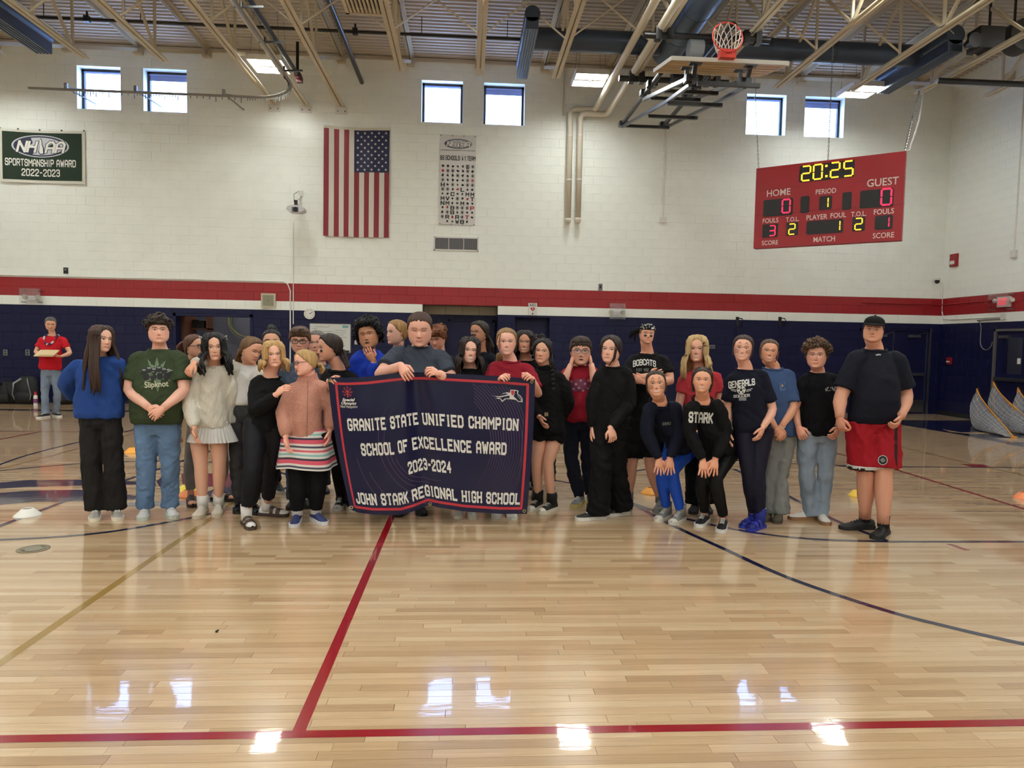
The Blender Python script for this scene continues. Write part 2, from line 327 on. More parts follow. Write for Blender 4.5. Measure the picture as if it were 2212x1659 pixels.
# left half: centre circle, lane lines, team logo paint
strip(smooth_px([(-40, 1168), (120, 1160), (250, 1147), (400, 1121), (480, 1103), (600, 1062), (690, 1020)]), .05, 'navy', z=.0012)
strip(px((-30, 1148), (40, 1121), (180, 1068), (300, 1028), (480, 966)), .05, 'navy', z=.0013)
strip(smooth_px([(-30, 1020), (90, 1008), (200, 1000), (300, 997), (420, 997), (560, 1010), (640, 1032)]), .045, 'navy', z=.0012)
strip(smooth_px([(-20, 1011), (60, 983), (170, 955), (290, 928)]), .045, 'navy', z=.0012)
strip(px((-20, 1018), (110, 985), (290, 936)), .045, 'tan', z=.0007)
strip(px((-20, 953), (85, 933)), .05, 'red', z=.0007); strip(px((-20, 931.5), (300, 933)), .04, 'red', z=.0008)
def patch(pts, c, z=.0005, name='court_logo_paint'):
    P = [(*p, z) for p in px(*pts)]; return mk(name, one('add', P, [tuple(range(len(P)))]), ML[c], floor, fix=True)
patch([(-40, 1046), (60, 1037), (180, 1036), (300, 1040), (300, 1047), (200, 1048), (60, 1052), (-40, 1058)], 'navy')
patch([(-40, 1068), (60, 1060), (170, 1058), (260, 1066), (300, 1072), (290, 1079), (120, 1084), (75, 1084), (-40, 1094)], 'navy')
patch([(338, 1040), (352, 1028), (372, 1032), (378, 1060), (365, 1063), (348, 1056)], 'navy')
patch([(392, 1024), (500, 1022), (498, 1052), (394, 1050)], 'maroon', z=.0004)
patch([(270, 1086), (380, 1082), (480, 1072), (500, 1080), (380, 1092), (270, 1094)], 'grey')
patch([(440, 1066), (478, 1050), (520, 1034), (560, 1050), (520, 1070), (450, 1072)], 'navy', z=.0003)
# right end zone: navy apron with pale letter outline
patch([(1900, 909), (2120, 908), (2300, 918), (2300, 985), (2212, 966), (2080, 940), (1955, 919)], 'navy', z=.0005)
M_letter = paint_mat('court_paint_bare_maple', (196, 166, 120))
for pts in ([(2037, 927), (2075, 934), (2230, 933), (2230, 937), (2100, 938), (2050, 933)], [(2146, 946), (2230, 946), (2230, 956), (2185, 955)], [(1947, 919), (1958, 919.5), (1950, 923)]):
    P = [(*p, .0011) for p in px(*pts)]; mk('court_letter', one('add', P, [tuple(range(len(P)))]), M_letter, floor, fix=True)
# floor sleeve cover and a speck of dirt
c = FL(72, 1186); cv = empty('floor_cover_plate', (c[0], c[1], 0), 'round brass cover plate set in the floor near the lower left', 'floor plate')
def disc(mb, c, r, z0, z1, n=28): mb.tube([(c[0], c[1], z0), (c[0], c[1], z1)], r, n)
mk('rim', one('tube', [(c[0], c[1], .0005), (c[0], c[1], .003)], .105, 32), mat('worn_brass', (140, 130, 104), .35, metal=.7), cv)
mk('lid', one('tube', [(c[0], c[1], .003), (c[0], c[1], .0042)], .072, 28), mat('worn_brass2', (150, 142, 118), .4, metal=.6), cv)
q = MB(); q.tube([(c[0] + .074 * math.cos(a), c[1] + .074 * math.sin(a), .0035) for a in np.linspace(0, 2 * PI, 28)[:-1]], .0016, 5, closed=True); mk('groove', q, M_black, cv)
for a in (.9, 4.0): mk('screw', one('tube', [(c[0] + .06 * math.cos(a), c[1] + .06 * math.sin(a), .004), (c[0] + .06 * math.cos(a), c[1] + .06 * math.sin(a), .006)], .007, 8), M_black, cv)
c = FL(468, 1366); q = MB(); q.ball((c[0], c[1], .006), (.007, .009, .006)); q.ball((c[0] + .005, c[1] + .006, .009), .005, 6, 5)
mk('dirt_speck', q, M_black, base=c, label='tiny dark speck of dirt lying on the floor near the tan line', cat='debris')
# ---- block walls
def subtract(rects, op):
    out = []
    for (a, b, c_, d) in rects:
        u0, u1, v0, v1 = op
        if u1 <= a or u0 >= b or v1 <= c_ or v0 >= d: out.append((a, b, c_, d)); continue
        if u0 > a: out.append((a, u0, c_, d))
        if u1 < b: out.append((u1, b, c_, d))
        if v0 > c_: out.append((max(a, u0), min(b, u1), c_, v0))
        if v1 < d: out.append((max(a, u0), min(b, u1), v1, d))
    return [r for r in out if r[1] - r[0] > .02 and r[3] - r[2] > .02]
BZ0, CO, BLN = 2.19, .2032, .4064
def band(z): return 2 if z < BZ0 else (1 if BZ0 + CO < z < BZ0 + 3 * CO else 0)
WM = [M_white, M_red, M_blue]
def block(mb, P, r, mi):      # P(u, depth, z): block face proud of the joint plane
    a, b, c_, d = r; j = .0018; e = .0058; pr = .0048
    vs = [P(a + j, 0, c_ + j), P(b - j, 0, c_ + j), P(b - j, 0, d - j), P(a + j, 0, d - j), P(a + e, pr, c_ + e), P(b - e, pr, c_ + e), P(b - e, pr, d - e), P(a + e, pr, d - e)]
    mb.add(vs, [(4, 5, 6, 7), (0, 1, 5, 4), (1, 2, 6, 5), (2, 3, 7, 6), (3, 0, 4, 7)], None, mi)
def block_wall(root, P, u0, u1, z0, z1, ops, bandf, mats, rank=None, limit=300):
    rec = []; k = math.floor((z0 - BZ0) / CO)
    while BZ0 + k * CO < z1:
        za, zb = max(z0, BZ0 + k * CO), min(z1, BZ0 + (k + 1) * CO); u = u0 + (-(BLN / 2) if k % 2 else 0)
        while u < u1:
            rs = [(max(u, u0), min(u + BLN, u1), za, zb)]
            for op in ops: rs = subtract(rs, op)
            rec += rs; u += BLN
        k += 1
    full = []; restb = []
    for r in rec:
        (full if (rank and abs(r[1] - r[0] - BLN) < 1e-6 and abs(r[3] - r[2] - CO) < 1e-6) else restb).append(r)
    if rank: full.sort(key=rank); restb += full[limit:]; full = full[:limit]
    st = MB()
    for r in restb: block(st, P, r, bandf((r[2] + r[3]) / 2))
    mk('block_field', st, mats, root, kind='stuff')
    base = {}
    for r in full:
        mi = bandf((r[2] + r[3]) / 2); o_ = np.array(P(r[0], 0, r[2]))
        if mi not in base:
            mb = MB(); block(mb, P, r, 0); mb.v = [tuple(np.array(v) - o_) for v in mb.v]; o = mk('block', mb, mats[mi], root); base[mi] = o.data
        else:
            o = bpy.data.objects.new('block', base[mi]); COL.objects.link(o); o.parent = root
        o.location = o_
def slab(mb, P, u0, u1, z0, z1, ops, th, bandf):
    us = sorted({u0, u1, *[v for o in ops for v in o[:2] if u0 < v < u1]}); zs = sorted({z0, z1, *[z for z in (BZ0, BZ0 + CO, BZ0 + 3 * CO) if z0 < z < z1], *[v for o in ops for v in o[2:] if z0 < v < z1]})
    for a, b in zip(us, us[1:]):
        for c_, d in zip(zs, zs[1:]):
            m_ = ((a + b) / 2, (c_ + d) / 2)
            if any(o[0] < m_[0] < o[1] and o[2] < m_[1] < o[3] for o in ops): continue
            p, q = np.array(P(a, 0, c_)), np.array(P(b, -th, d)); mb.box(np.minimum(p, q), np.maximum(p, q), None, bandf(m_[1]))
WINS = []
for a, b in [((165.6, 139.8), (261, 236.9)), ((309.5, 146), (403.8, 241.5)), ((911.4, 172.6), (998.8, 267.6)), ((1045.6, 178.3), (1132, 272.6)), ((1614, 204), (1695.5, 294)), ((1740, 209.5), (1821, 299.4))]:
    p, q = W(*a, DW), W(*b, DW); WINS.append((p[0], q[0], 6.53, 7.46))
def wx(p_, y=700): return W(p_, y, DW)[0]
OPA = (wx(374), wx(546), 0, W(460, 678, DW)[2]); OPB = (wx(912), wx(1075), 0, BZ0 + CO); OPC = (wx(1113), wx(1187), 0, W(1150, 686, DW)[2]); OPD = (wx(1853, 800), wx(2006, 800), 0, W(1970, 711, DW)[2])
VENT = (W(938, 512, DW)[0], W(1033, 512, DW)[0], W(985, 541, DW)[2], W(985, 513, DW)[2])
wall_back = empty('wall_back', (0, DW, 0), kind='structure', label='painted concrete block wall, navy below, red and white bands')
PB = lambda u, d, z: (u, DW - d, z)
ops = WINS + [OPA, OPB, OPC, OPD]
s_ = MB(); slab(s_, PB, LX, RX + .3, 0, ZC + .2, ops, .3, band); mk('joint_plane', s_, WM, wall_back)
block_wall(wall_back, PB, -13.2, RX, 0, ZC, ops, band, WM, rank=lambda r: (1000 if r[2] < 2.7 else 0) + (r[0]) ** 2 + (r[2] - 1.5) ** 2)
PR = lambda u, d, z: (RX - d, u, z)
rdoor_l = WX(2146, 800, RX)[1]
OPR = (rdoor_l - 1.05, rdoor_l, 0, WX(2150, 711, RX)[2])
wall_right = empty('wall_right', (RX, 10, 0), kind='structure', label='painted block end wall meeting the far wall in the right corner')
s_ = MB(); slab(s_, PR, BY, DW, 0, ZC + .2, [OPR], .3, band); mk('joint_plane', s_, WM, wall_right)
block_wall(wall_right, PR, 7.0, DW, 0, ZC, [OPR], band, WM, rank=lambda r: -r[0] + (100 if r[1] < 13 else 0))
mk('wall_left', one('box', (LX - .3, BY, 0), (LX, DW + .3, ZC + .2)), M_white, kind='structure'); mk('wall_front', one('box', (LX, BY - .3, 0), (RX, BY, ZC + .2)), M_white, kind='structure')
q = MB(); q.box((RX - .02, OPR[1] + .1, 0), (RX - .004, DW, .1)); mk('baseboard_right', q, M_black, kind='structure')
# ---- windows
M_shade = mat('window_shade', (150, 160, 205), .8)
for i, (a, b, c_, d) in enumerate(WINS):
    y0 = DW + .2; wn = empty('window_%d' % (i + 1), ((a + b) / 2, y0, c_), kind='structure', label=['far-left square clerestory window', 'second clerestory window from the left, shade partly lowered', 'square clerestory window right of the flag', 'clerestory window above the logo banner with lowered shade', 'square clerestory window behind the basketball frame', 'clerestory window above the scoreboard'][i])
    fr = MB(); t = .055
    fr.box((a, y0, c_), (a + t, y0 + .08, d)); fr.box((b - t, y0, c_), (b, y0 + .08, d)); fr.box((a, y0, d - t), (b, y0 + .08, d)); fr.box((a, y0, c_), (b, y0 + .08, c_ + t)); mk('window_frame', fr, M_dark, wn)
    mk('pane', one('box', (a + t, y0 + .05, c_ + t), (b - t, y0 + .056, d - t)), M_glass, wn)
    hh = .14 if i % 2 else .035
    sh = mk('shade', one('box', (a + t, y0 + .012, d - t - hh), (b - t, y0 + .02, d - t)), M_shade, wn); mk('shade_roller', one('cyl', (a + t, y0 + .0, d - t - .012), (b - t, y0 + .0, d - t - .012), .018, 10), M_shade, wn)
# ---- storage room behind the left opening
st = empty('wall_storage', (OPA[0], DW + .3, 0), kind='structure', label='grey block storage room seen through the open doorway')
a, b = OPA[0] - .25, OPA[1] + .5; yb = 18.7
block_wall(st, lambda u, d, z: (u, yb - d, z), a, b, 0, 2.9, [], lambda z: 0, [M_grayblk])
q = MB(); q.box((a, yb, 0), (b, yb + .1, 2.9)); q.box((a - .1, DW + .3, 0), (a, yb, 2.9)); q.box((b, DW + .3, 0), (b + .1, yb, 2.9)); q.box((a, DW + .3, 2.9), (b, yb, 3.0)); mk('joint_plane', q, M_grayblk, st)
mk('storage_floor', one('box', (a, DW + .3, -.2), (b, yb, -.001)), mat('concrete_floor', (120, 118, 112), .6), st)
fx = empty('storage_light', ((a + b) / 2, 17.7, 2.9), 'fluorescent strip light on the storage room ceiling', 'light'); mk('housing', one('box', ((a + b) / 2 - .6, 17.6, 2.84), ((a + b) / 2 + .6, 17.8, 2.9)), M_plastic, fx)
mk('diffuser', one('box', ((a + b) / 2 - .57, 17.62, 2.82), ((a + b) / 2 + .57, 17.78, 2.84)), mat('tube_light', (255, 250, 240), .5, emit=9), fx)
q = MB(); t = .06
q.box((OPA[0], DW - .01, 0), (OPA[0] + t, DW + .3, OPA[3])); q.box((OPA[1] - t, DW - .01, 0), (OPA[1], DW + .3, OPA[3])); q.box((OPA[0], DW - .01, OPA[3] - t), (OPA[1], DW + .3, OPA[3])); mk('trim_1', q, M_blue, kind='structure', label='navy steel frame of the storage doorway')
p = W(389, 700, 17.1); q = MB(); q.box((p[0] - .15, 17.0, 0), (p[0] + .15, 17.5, 2.15)); q2 = empty('wooden_cabinet', (p[0], 17.2, 0), 'tall reddish wood cabinet standing in the storage doorway', 'cabinet')
M_oak = mat('red_oak', (112, 72, 52), .5, var=.2, vscale=5, stretch=(8, 8, .6)); mk('body', q, M_oak, q2); mk('door', one('box', (p[0] - .13, 16.98, .08), (p[0] + .13, 17.0, 2.1)), M_oak, q2); mk('handle', one('box', (p[0] + .09, 16.96, 1.0), (p[0] + .105, 16.98, 1.15)), M_steel, q2)
p = W(424, 690, 17.6); sh = empty('storage_shelf', (p[0], 17.7, 0), 'wooden shelf unit holding a black case in the storage room', 'shelf')
for dx in (-.1, .3): mk('upright', one('box', (p[0] + dx, 17.4, 0), (p[0] + dx + .03, 17.8, 2.2)), M_oak, sh)
for z in (.6, 1.2, 1.72): mk('board', one('box', (p[0] - .1, 17.4, z), (p[0] + .33, 17.8, z + .03)), M_oak, sh)
q = MB(); q.box((p[0] - .05, 17.42, 1.755), (p[0] + .25, 17.7, 1.93)); q.box((p[0] - .02, 17.41, 1.93), (p[0] + .1, 17.5, 1.95)); mk('equipment_case', q, M_black, base=(p[0], 17.5, 1.75), label='black equipment case on the storage room shelf', cat='case')
for i, (rgb, r, dx, dz) in enumerate((((196, 178, 96), .44, 0, 0), ((120, 160, 110), .43, .03, -.02), ((190, 190, 196), .45, -.03, -.05))):
    c = W(533, 690, 18.5) + np.array((dx, .03 * i, dz)); q = MB(); q.tube([(c[0] + r * math.cos(a_), c[1] + .0, c[2] + r * math.sin(a_)) for a_ in np.linspace(0, 2 * PI, 40)[:-1]], .013, 8, closed=True)
    mk('hula_hoop', q, mat('hoop%d' % i, rgb, .35), base=c, smooth=True, label=['yellow', 'green', 'pale grey'][i] + ' hula hoop hung on the grey storage wall', cat='hula hoop', group='hula hoops in the storage room')
# ---- alcoves and doors
def blue_door(name, x0, x1, y, z1, label, bar=True, n=1):
    d = empty(name, ((x0 + x1) / 2, y, 0), kind='structure', label=label); t = .05
    fr = MB(); fr.box((x0, y - .03, 0), (x0 + t, y + .06, z1)); fr.box((x1 - t, y - .03, 0), (x1, y + .06, z1)); fr.box((x0, y - .03, z1 - t), (x1, y + .06, z1)); mk('door_frame', fr, M_blue, d)
    for k in range(n):
        a_ = x0 + t + (x1 - x0 - 2 * t) * k / n; b_ = x0 + t + (x1 - x0 - 2 * t) * (k + 1) / n
        lf = mk('door_leaf', one('box', (a_ + .004, y, .008), (b_ - .004, y + .045, z1 - t - .004)), M_blue, d)
        if bar:
            mk('push_bar', one('box', (a_ + .08, y - .07, .93), (b_ - .08, y - .03, 1.0)), M_steel, lf); mk('kick_plate', one('box', (a_ + .03, y - .006, .04), (b_ - .03, y, .34)), M_steel, lf)
            q = MB(); q.box((b_ - .5, y - .06, z1 - .2), (b_ - .2, y, z1 - .14)); q.bar((b_ - .3, y - .05, z1 - .15), (b_ - .05, y - .02, z1 - .08), .02, .012); mk('door_closer', q, M_steel, lf)
            mk('edge_strip', one('box', (b_ - .02, y - .008, .01), (b_ - .004, y, z1 - t)), M_steel, lf)
        else: mk('handle', one('cyl', (b_ - .1, y - .05, 1.0), (b_ - .22, y - .05, 1.0), .012), M_steel, lf)
    return d
ab = empty('wall_alcove', (OPB[0], DW + .3, 0), kind='structure', label='recessed alcove with white head course and navy wall')
yb = 17.2
block_wall(ab, lambda u, d, z: (u, yb - d, z), OPB[0] - .3, OPB[1] + .3, 0, 2.6, [], lambda z: 1 if z < 2.1 else 0, [mat('alcove_white_shaded', (178, 168, 146), .5), M_blue])  # white head course; its shade is put into the tan colour
q = MB(); q.box((OPB[0] - .3, yb, 0), (OPB[1] + .3, yb + .1, 2.6)); q.box((OPB[0] - .1, DW + .3, 0), (OPB[0], yb, 2.4)); q.box((OPB[1], DW + .3, 0), (OPB[1] + .1, yb, 2.4)); q.box((OPB[0], DW + .3, 2.4), (OPB[1], yb, 2.5)); mk('joint_plane', q, M_blue, ab)
mk('alcove_floor', one('box', (OPB[0], DW + .2, -.2), (OPB[1], yb, -.002)), mat('floor_subfloor', (120, 92, 60)), ab)
x0 = W(966, 800, yb - .1)[0]; blue_door('door_1', x0, OPB[1] - .05, yb - .1, 2.08, 'navy door set back in the alcove behind the group', bar=False)
blue_door('door_2', OPC[0] - .02, OPC[1] + .02, DW + .25, OPC[3], 'navy door in the dark narrow recess below the AED sign', bar=False)
blue_door('door_3', OPD[0], OPD[1], DW + .04, OPD[3], 'navy double doors in the far wall by the right corner', n=2)
q = MB(); q.box((OPD[1] - .03, DW - .03, 0), (OPD[1] + .01, DW + .0, OPD[3] + .02)); mk('trim_2', q, M_steel, kind='structure')
d4 = empty('door_4', (RX, OPR[1], 0), kind='structure', label='navy door with a narrow window in the right end wall'); t = .05
fr = MB(); fr.box((RX - .04, OPR[0], 0), (RX + .1, OPR[0] + t, OPR[3])); fr.box((RX - .04, OPR[1] - t, 0), (RX + .1, OPR[1], OPR[3])); fr.box((RX - .04, OPR[0], OPR[3] - t), (RX + .1, OPR[1], OPR[3])); mk('door_frame', fr, mat('door_frame_paint', (96, 92, 88), .45), d4)
ya, yb2 = OPR[0] + t + .005, OPR[1] - t - .005; wy0, wy1, wz0, wz1 = ya + .22, yb2 - .2, 1.08, 1.85
lf = MB(); slab(lf, lambda u, d, z: (RX + .0 - d, u, z), ya, yb2, .01, OPR[3] - t - .005, [(wy0, wy1, wz0, wz1)], .045, lambda z: 0); lf = mk('door_leaf', lf, M_blue, d4)
mk('glass', one('box', (RX + .018, wy0, wz0), (RX + .024, wy1, wz1)), M_glass, lf); mk('push_bar', one('box', (RX - .08, ya + .06, .93), (RX - .03, yb2 - .06, 1.0)), M_steel, lf)
mk('door_closer', one('box', (RX - .07, yb2 - .4, OPR[3] - .2), (RX, yb2 - .12, OPR[3] - .14)), M_steel, lf); mk('notice', one('box', (RX - .003, wy0 + .03, 1.3), (RX - .001, wy0 + .12, 1.42)), M_plastic, lf)
q = MB(); q.box((RX + .9, OPR[0] - 1, 0), (RX + 1, OPR[1] + 1, 2.8)); q.box((RX + .3, OPR[0] - 1, 2.6), (RX + 1, OPR[1] + 1, 2.8)); q.box((RX + .3, OPR[0] - 1, -.2), (RX + 1, OPR[1] + 1, -.001)); q.box((RX + .3, OPR[0] - 1.1, 0), (RX + 1, OPR[0] - 1, 2.8)); q.box((RX + .3, OPR[1] + 1, 0), (RX + 1, OPR[1] + 1.1, 2.8)); mk('wall_corridor', q, M_grayblk, kind='structure', label='grey corridor behind the right door')
for o_, nm in ((OPC, 'wall_lightblock_recess'), (OPD, 'wall_lightblock_doors')): mk(nm, one('box', (o_[0] - .2, DW + .305, -.1), (o_[1] + .2, DW + .4, o_[3] + .2)), M_blue, kind='structure')  # added backing slabs, unseen, that stop sky light leaking round the doors
cl_ = empty('corridor_light', (RX + .65, OPR[0] + .5, 2.6), 'ceiling light in the corridor behind the right door', 'light'); mk('housing', one('box', (RX + .5, OPR[0] + .1, 2.55), (RX + .8, OPR[0] + .9, 2.6)), M_plastic, cl_); mk('diffuser', one('box', (RX + .52, OPR[0] + .12, 2.53), (RX + .78, OPR[0] + .88, 2.55)), mat('tube_light', emit=9), cl_)
# ============================================================ ROOF
ceiling = empty('ceiling', (0, 12, ZC), kind='structure', label='cream ribbed steel roof deck carried on open web joists')
q = MB(); prof = [(0, 0), (.062, 0), (.078, .038), (.134, .038), (.15, 0)]; y = 6.0; rows = []
while y < DW - .0:
    for (a_, b_) in prof[:-1]: rows.append((y + a_, ZC + .0 + b_))
    y += .15
rows.append((DW, ZC)); A = np.array([[(LX, r[0], r[1]), (RX, r[0], r[1])] for r in rows]); q.grid(A); q.box((LX, BY, ZC), (RX, 6.0, ZC + .05)); q.box((LX, 6, ZC + .06), (RX, DW + .3, ZC + .2)); mk('deck', q, M_deck, ceiling)
mk('wall_angle', one('box', (LX, DW - .06, ZC - .09), (RX, DW - .0, ZC - .02)), M_deck, ceiling)
ZB = 6.78
def joist(x, yend=14.28):
    b = MB()
    for s in (-1, 1): b.box((x + s * .0125 + (0 if s > 0 else -.066), 2, ZB), (x + s * .0125 + (.066 if s > 0 else 0), yend, ZB + .012)); b.box((x + s * .0125 + (0 if s > 0 else -.01), 2, ZB + .012), (x + s * .0125 + (.01 if s > 0 else 0), yend, ZB + .075))
    j = mk('joist', b, M_cream, ceiling)
    t = MB()
    for s in (-1, 1): t.box((x + s * .0125 + (0 if s > 0 else -.075), 2, ZC - .018), (x + s * .0125 + (.075 if s > 0 else 0), DW - .02, ZC - .004)); t.box((x + s * .0125 + (0 if s > 0 else -.01), 2, ZC - .1), (x + s * .0125 + (.01 if s > 0 else 0), DW - .02, ZC - .018))
    mk('top_chord', t, M_cream, j)
    mk('bearing_seat', one('box', (x - .09, DW - .12, ZC - .22), (x + .09, DW + .02, ZC - .1)), M_cream, j)
    nodes = [13.85, 11.45, 9.05, 6.65]
    mk('web', one('bar', (x, nodes[0], ZB + .05), (x, DW - .1, ZC - .13), .05, .07), M_cream, j)
    for k, yn in enumerate(nodes):
        if k < 3:
            mk('web', one('bar', (x, yn, ZB + .04), (x, yn - 1.2, ZC - .06), .045, .045), M_cream, j); mk('web', one('bar', (x, yn - 1.2, ZC - .06), (x, yn - 2.4, ZB + .04), .045, .045), M_cream, j)
            mk('web', one('bar', (x, yn - 1.2, ZB + .03), (x, yn - 1.2, ZC - .05), .038, .038), M_cream, j)
        mk('web', one('bar', (x, yn, ZB + .03), (x, yn, ZC - .05), .042, .042), M_cream, j)
JX = [-10.35, -8.85, -7.33, -5.86, -4.41, -2.92, -1.38, .165, 1.66, 3.18, 4.67, 6.15, 7.7, 9.12, 10.59]
for x in JX: joist(x, DW - .02 if x in (-4.41, -2.92) else 14.28)
b = MB()
for s in (-1, 1): b.box((-3.71 + s * .0125 + (0 if s > 0 else -.066), 4, ZB), (-3.71 + s * .0125 + (.066 if s > 0 else 0), DW - .02, ZB + .012)); b.box((-3.71 + s * .0125 + (0 if s > 0 else -.01), 4, ZB + .012), (-3.71 + s * .0125 + (.01 if s > 0 else 0), DW - .02, ZB + .075))
mk('tie_beam', b, M_cream, ceiling)
for x in (-4.41, -3.71, -2.92):
    pl_ = mk('wall_bracket', one('box', (x - .14, DW - .014, ZB - .16), (x + .14, DW - .004, ZB + .0)), M_plastic, ceiling)
    for dx in (-.08, .08): mk('bolt', one('cyl', (x + dx, DW - .03, ZB - .09), (x + dx, DW - .014, ZB - .09), .016, 6), M_grey, pl_)
for x0_, x1_ in zip(JX, JX[1:]):
    for yy in (12.45, 7.5): mk('bridging_rod', one('bar', (x0_ + .05, yy, ZB + .04), (x1_ - .05, yy + .02, ZC - .06), .035, .02), M_cream, ceiling); mk('bridging_rod', one('bar', (x0_ + .05, yy + .05, ZC - .06), (x1_ - .05, yy + .06, ZB + .04), .035, .02), M_cream, ceiling)
# ---- high-bay light fixtures
M_lamp = mat('led_diffuser', (248, 251, 247), .5, emit=LAMP)
FXN = {(0, 0): 'bright twin-strip light fixture at the far left edge', (1, 0): 'bright twin-strip light fixture near the curtain track bend', (2, 0): 'bright twin-strip light fixture beside the white pipes', (3, 0): 'bright twin-strip light fixture by the right duct'}
for j_, yy in enumerate((14.8, 10.6, 6.4, 2.2, -2.0, -6.2, -10.4)):
    for i, x in enumerate((-10.15, -4.05, 2.43, 8.2) if j_ == 0 else (-12.9, -9.7, -6.6, -3.4, -.2, 2.9, 6.1, 9.3)):  # unseen rows: columns doubled, lamps added so each diffuser can glow dimmer
        zf = 7.0 if j_ == 0 else 7.35
        l = empty('light_fixture', (x, yy, zf), FXN.get((i, j_), 'twin-strip light fixture under the roof out of view, row %s' % ['', 'two', 'three', 'four', 'five', 'six', 'seven'][j_] + ' column ' + ['one', 'two', 'three', 'four', 'five', 'six', 'seven', 'eight'][i]), 'light fixture', 'ceiling light fixtures')
        hb = one('box', (x - .34, yy - .37, zf + .02), (x + .34, yy + .37, zf + .07))
        for bx in ((x - .34, yy - .37, x - .32, yy + .37), (x + .32, yy - .37, x + .34, yy + .37), (x - .32, yy - .37, x + .32, yy - .35), (x - .32, yy + .35, x + .32, yy + .37), (x - .32, yy - .035, x + .32, yy + .035)): hb.box((bx[0], bx[1], zf - .035), (bx[2], bx[3], zf + .02))
        mk('housing', hb, M_plastic, l)
        for s in (-1, 1): mk('diffuser', one('box', (x - .31, yy + s * .18 - .13, zf), (x + .31, yy + s * .18 + .13, zf + .02)), M_lamp, l)
        mk('sensor', one('cyl', (x, yy, zf - .05), (x, yy, zf - .035), .03, 10), M_grey, l)
        for dx in (-.28, .28):
            for dy in (-.3, .3): mk('hanger_wire', one('cyl', (x + dx, yy + dy, zf + .07), (x + dx * .8, yy + dy * .8, ZC), .004, 4), M_grey, l)
# ---- ducts
def supply_duct(p, q, label, r=.15):
    d = empty('air_duct', q, label, 'duct', 'slate blue supply ducts'); p, q = np.array(p), np.array(q)
    mk('shell', one('tube', [p, q], r, 24), M_duct, d, smooth=True, angle=.7)
    t = nrm(q - p); 
    pn = MB(); w2 = r * .78; pn.obox((p + q) / 2 - np.array((0, 0, r + .02)), (q - p) / 2, np.array((w2, 0, 0)), np.array((0, 0, .09))); mk('plenum', pn, M_duct, d)
    for k in range(-2, 3): mk('slot_vane', one('obox', (p + q) / 2 + np.array((k * w2 * .42, 0, -r - .118)), (q - p) / 2, np.array((.018, 0, 0)), np.array((0, 0, .01))), M_duct, d)
    mk('slot_shadow_gap', one('obox', (p + q) / 2 + np.array((0, 0, -r - .111)), (q - p) / 2 * .995, np.array((w2 * .96, 0, 0)), np.array((0, 0, .002))), M_black, d)
    for f in (.33, .66): mk('seam_band', one('tube', [p + (q - p) * f - t * .015, p + (q - p) * f + t * .015], r * 1.03, 24), M_duct, d, smooth=True, angle=.7)
zd = 7.2
def pz(a, b, z=zd): return FL(a, b, z)
a, b = pz(1140, 28), pz(1118, 142); supply_duct((1.03, a[1], zd), (1.03, b[1], zd), 'slate blue supply duct pointing at the camera, centre of roof', .135)
a, b = pz(2070, 74), pz(1905, 172); supply_duct((b[0] * .5 + a[0] * .5, a[1], zd), (b[0] * .5 + a[0] * .5, b[1], zd), 'slate blue supply duct with slots above the scoreboard, right', .17)
b = pz(95, 80); supply_duct((b[0], 7, zd), (b[0], b[1], zd), 'slate blue supply duct in the top left corner', .19)
ym = pz(1300, 90)[1]; d = empty('main_duct', (5, ym, zd), 'long slate blue round main duct crossing under the roof', 'duct')
xe = pz(1990, 130)[0]; mk('shell', one('tube', [(1.1, ym, zd), (xe, ym, zd)], .2, 28), M_duct, d, smooth=True, angle=.7)
for x in np.arange(1.9, xe, 1.25): mk('seam_band', one('tube', [(x - .02, ym, zd), (x + .02, ym, zd)], .206, 28), M_duct, d, smooth=True, angle=.7)
xb = pz(1450, 95)[0]; b2 = empty('branch_duct', (xb, ym, zd), 'wide slate blue duct running toward the camera from the main duct', 'duct')
mk('shell', one('tube', [(xb, ym + .35, zd), (xb, ym + .3, zd), (xb, 5, zd)], [.2, .29, .29], 28), M_duct, b2, smooth=True, angle=.7)
for y in (ym - .6, ym - 1.6, ym - 2.6): mk('seam_band', one('tube', [(xb, y - .02, zd), (xb, y + .02, zd)], .296, 28), M_duct, b2, smooth=True, angle=.7)
# ---- white jacketed pipes
p1 = W(1287, 238, 16.35); p2 = W(1236, 240, 16.42)
for k, (xv, xd, yy, bot) in enumerate(((W(1231, 300, 16.42)[0], p1[0], 16.42, W(1229, 476, 16.42)[2]), (W(1252, 300, 16.42)[0], W(1303, 243, 16.4)[0] + .1, 16.38, W(1249, 476, 16.42)[2]))):
    z = p1[2] - .1 * k + .03; o = empty('jacketed_pipe', (xv, yy, bot), ['white jacketed pipe, left of the pair on the far wall', 'white jacketed pipe, right of the pair on the far wall'][k], 'pipe', 'white jacketed pipes')
    pts = [(xv, yy, bot + .0), (xv, yy, z - .12), (xv + .035, yy, z - .04), (xv + .12, yy, z), (xd - .14, yy, z), (xd - .03, yy - .04, z), (xd, yy - .16, z), (xd, 4, z)]
    mk('pipe_jacket', one('tube', pts, .066, 14), M_pipe, o, smooth=True); mk('end_cap', one('tube', [(xv, yy + .04, bot - .05), (xv, yy + .01, bot - .03), (xv, yy, bot + .05)], [.05, .07, .072], 14), M_pipe, o, smooth=True)
    for zz in (bot + .9, bot + 1.9): mk('pipe_strap', one('tube', [(xv, yy, zz), (xv, yy, zz + .03)], .07, 14), M_plastic, o, smooth=True, angle=.7)
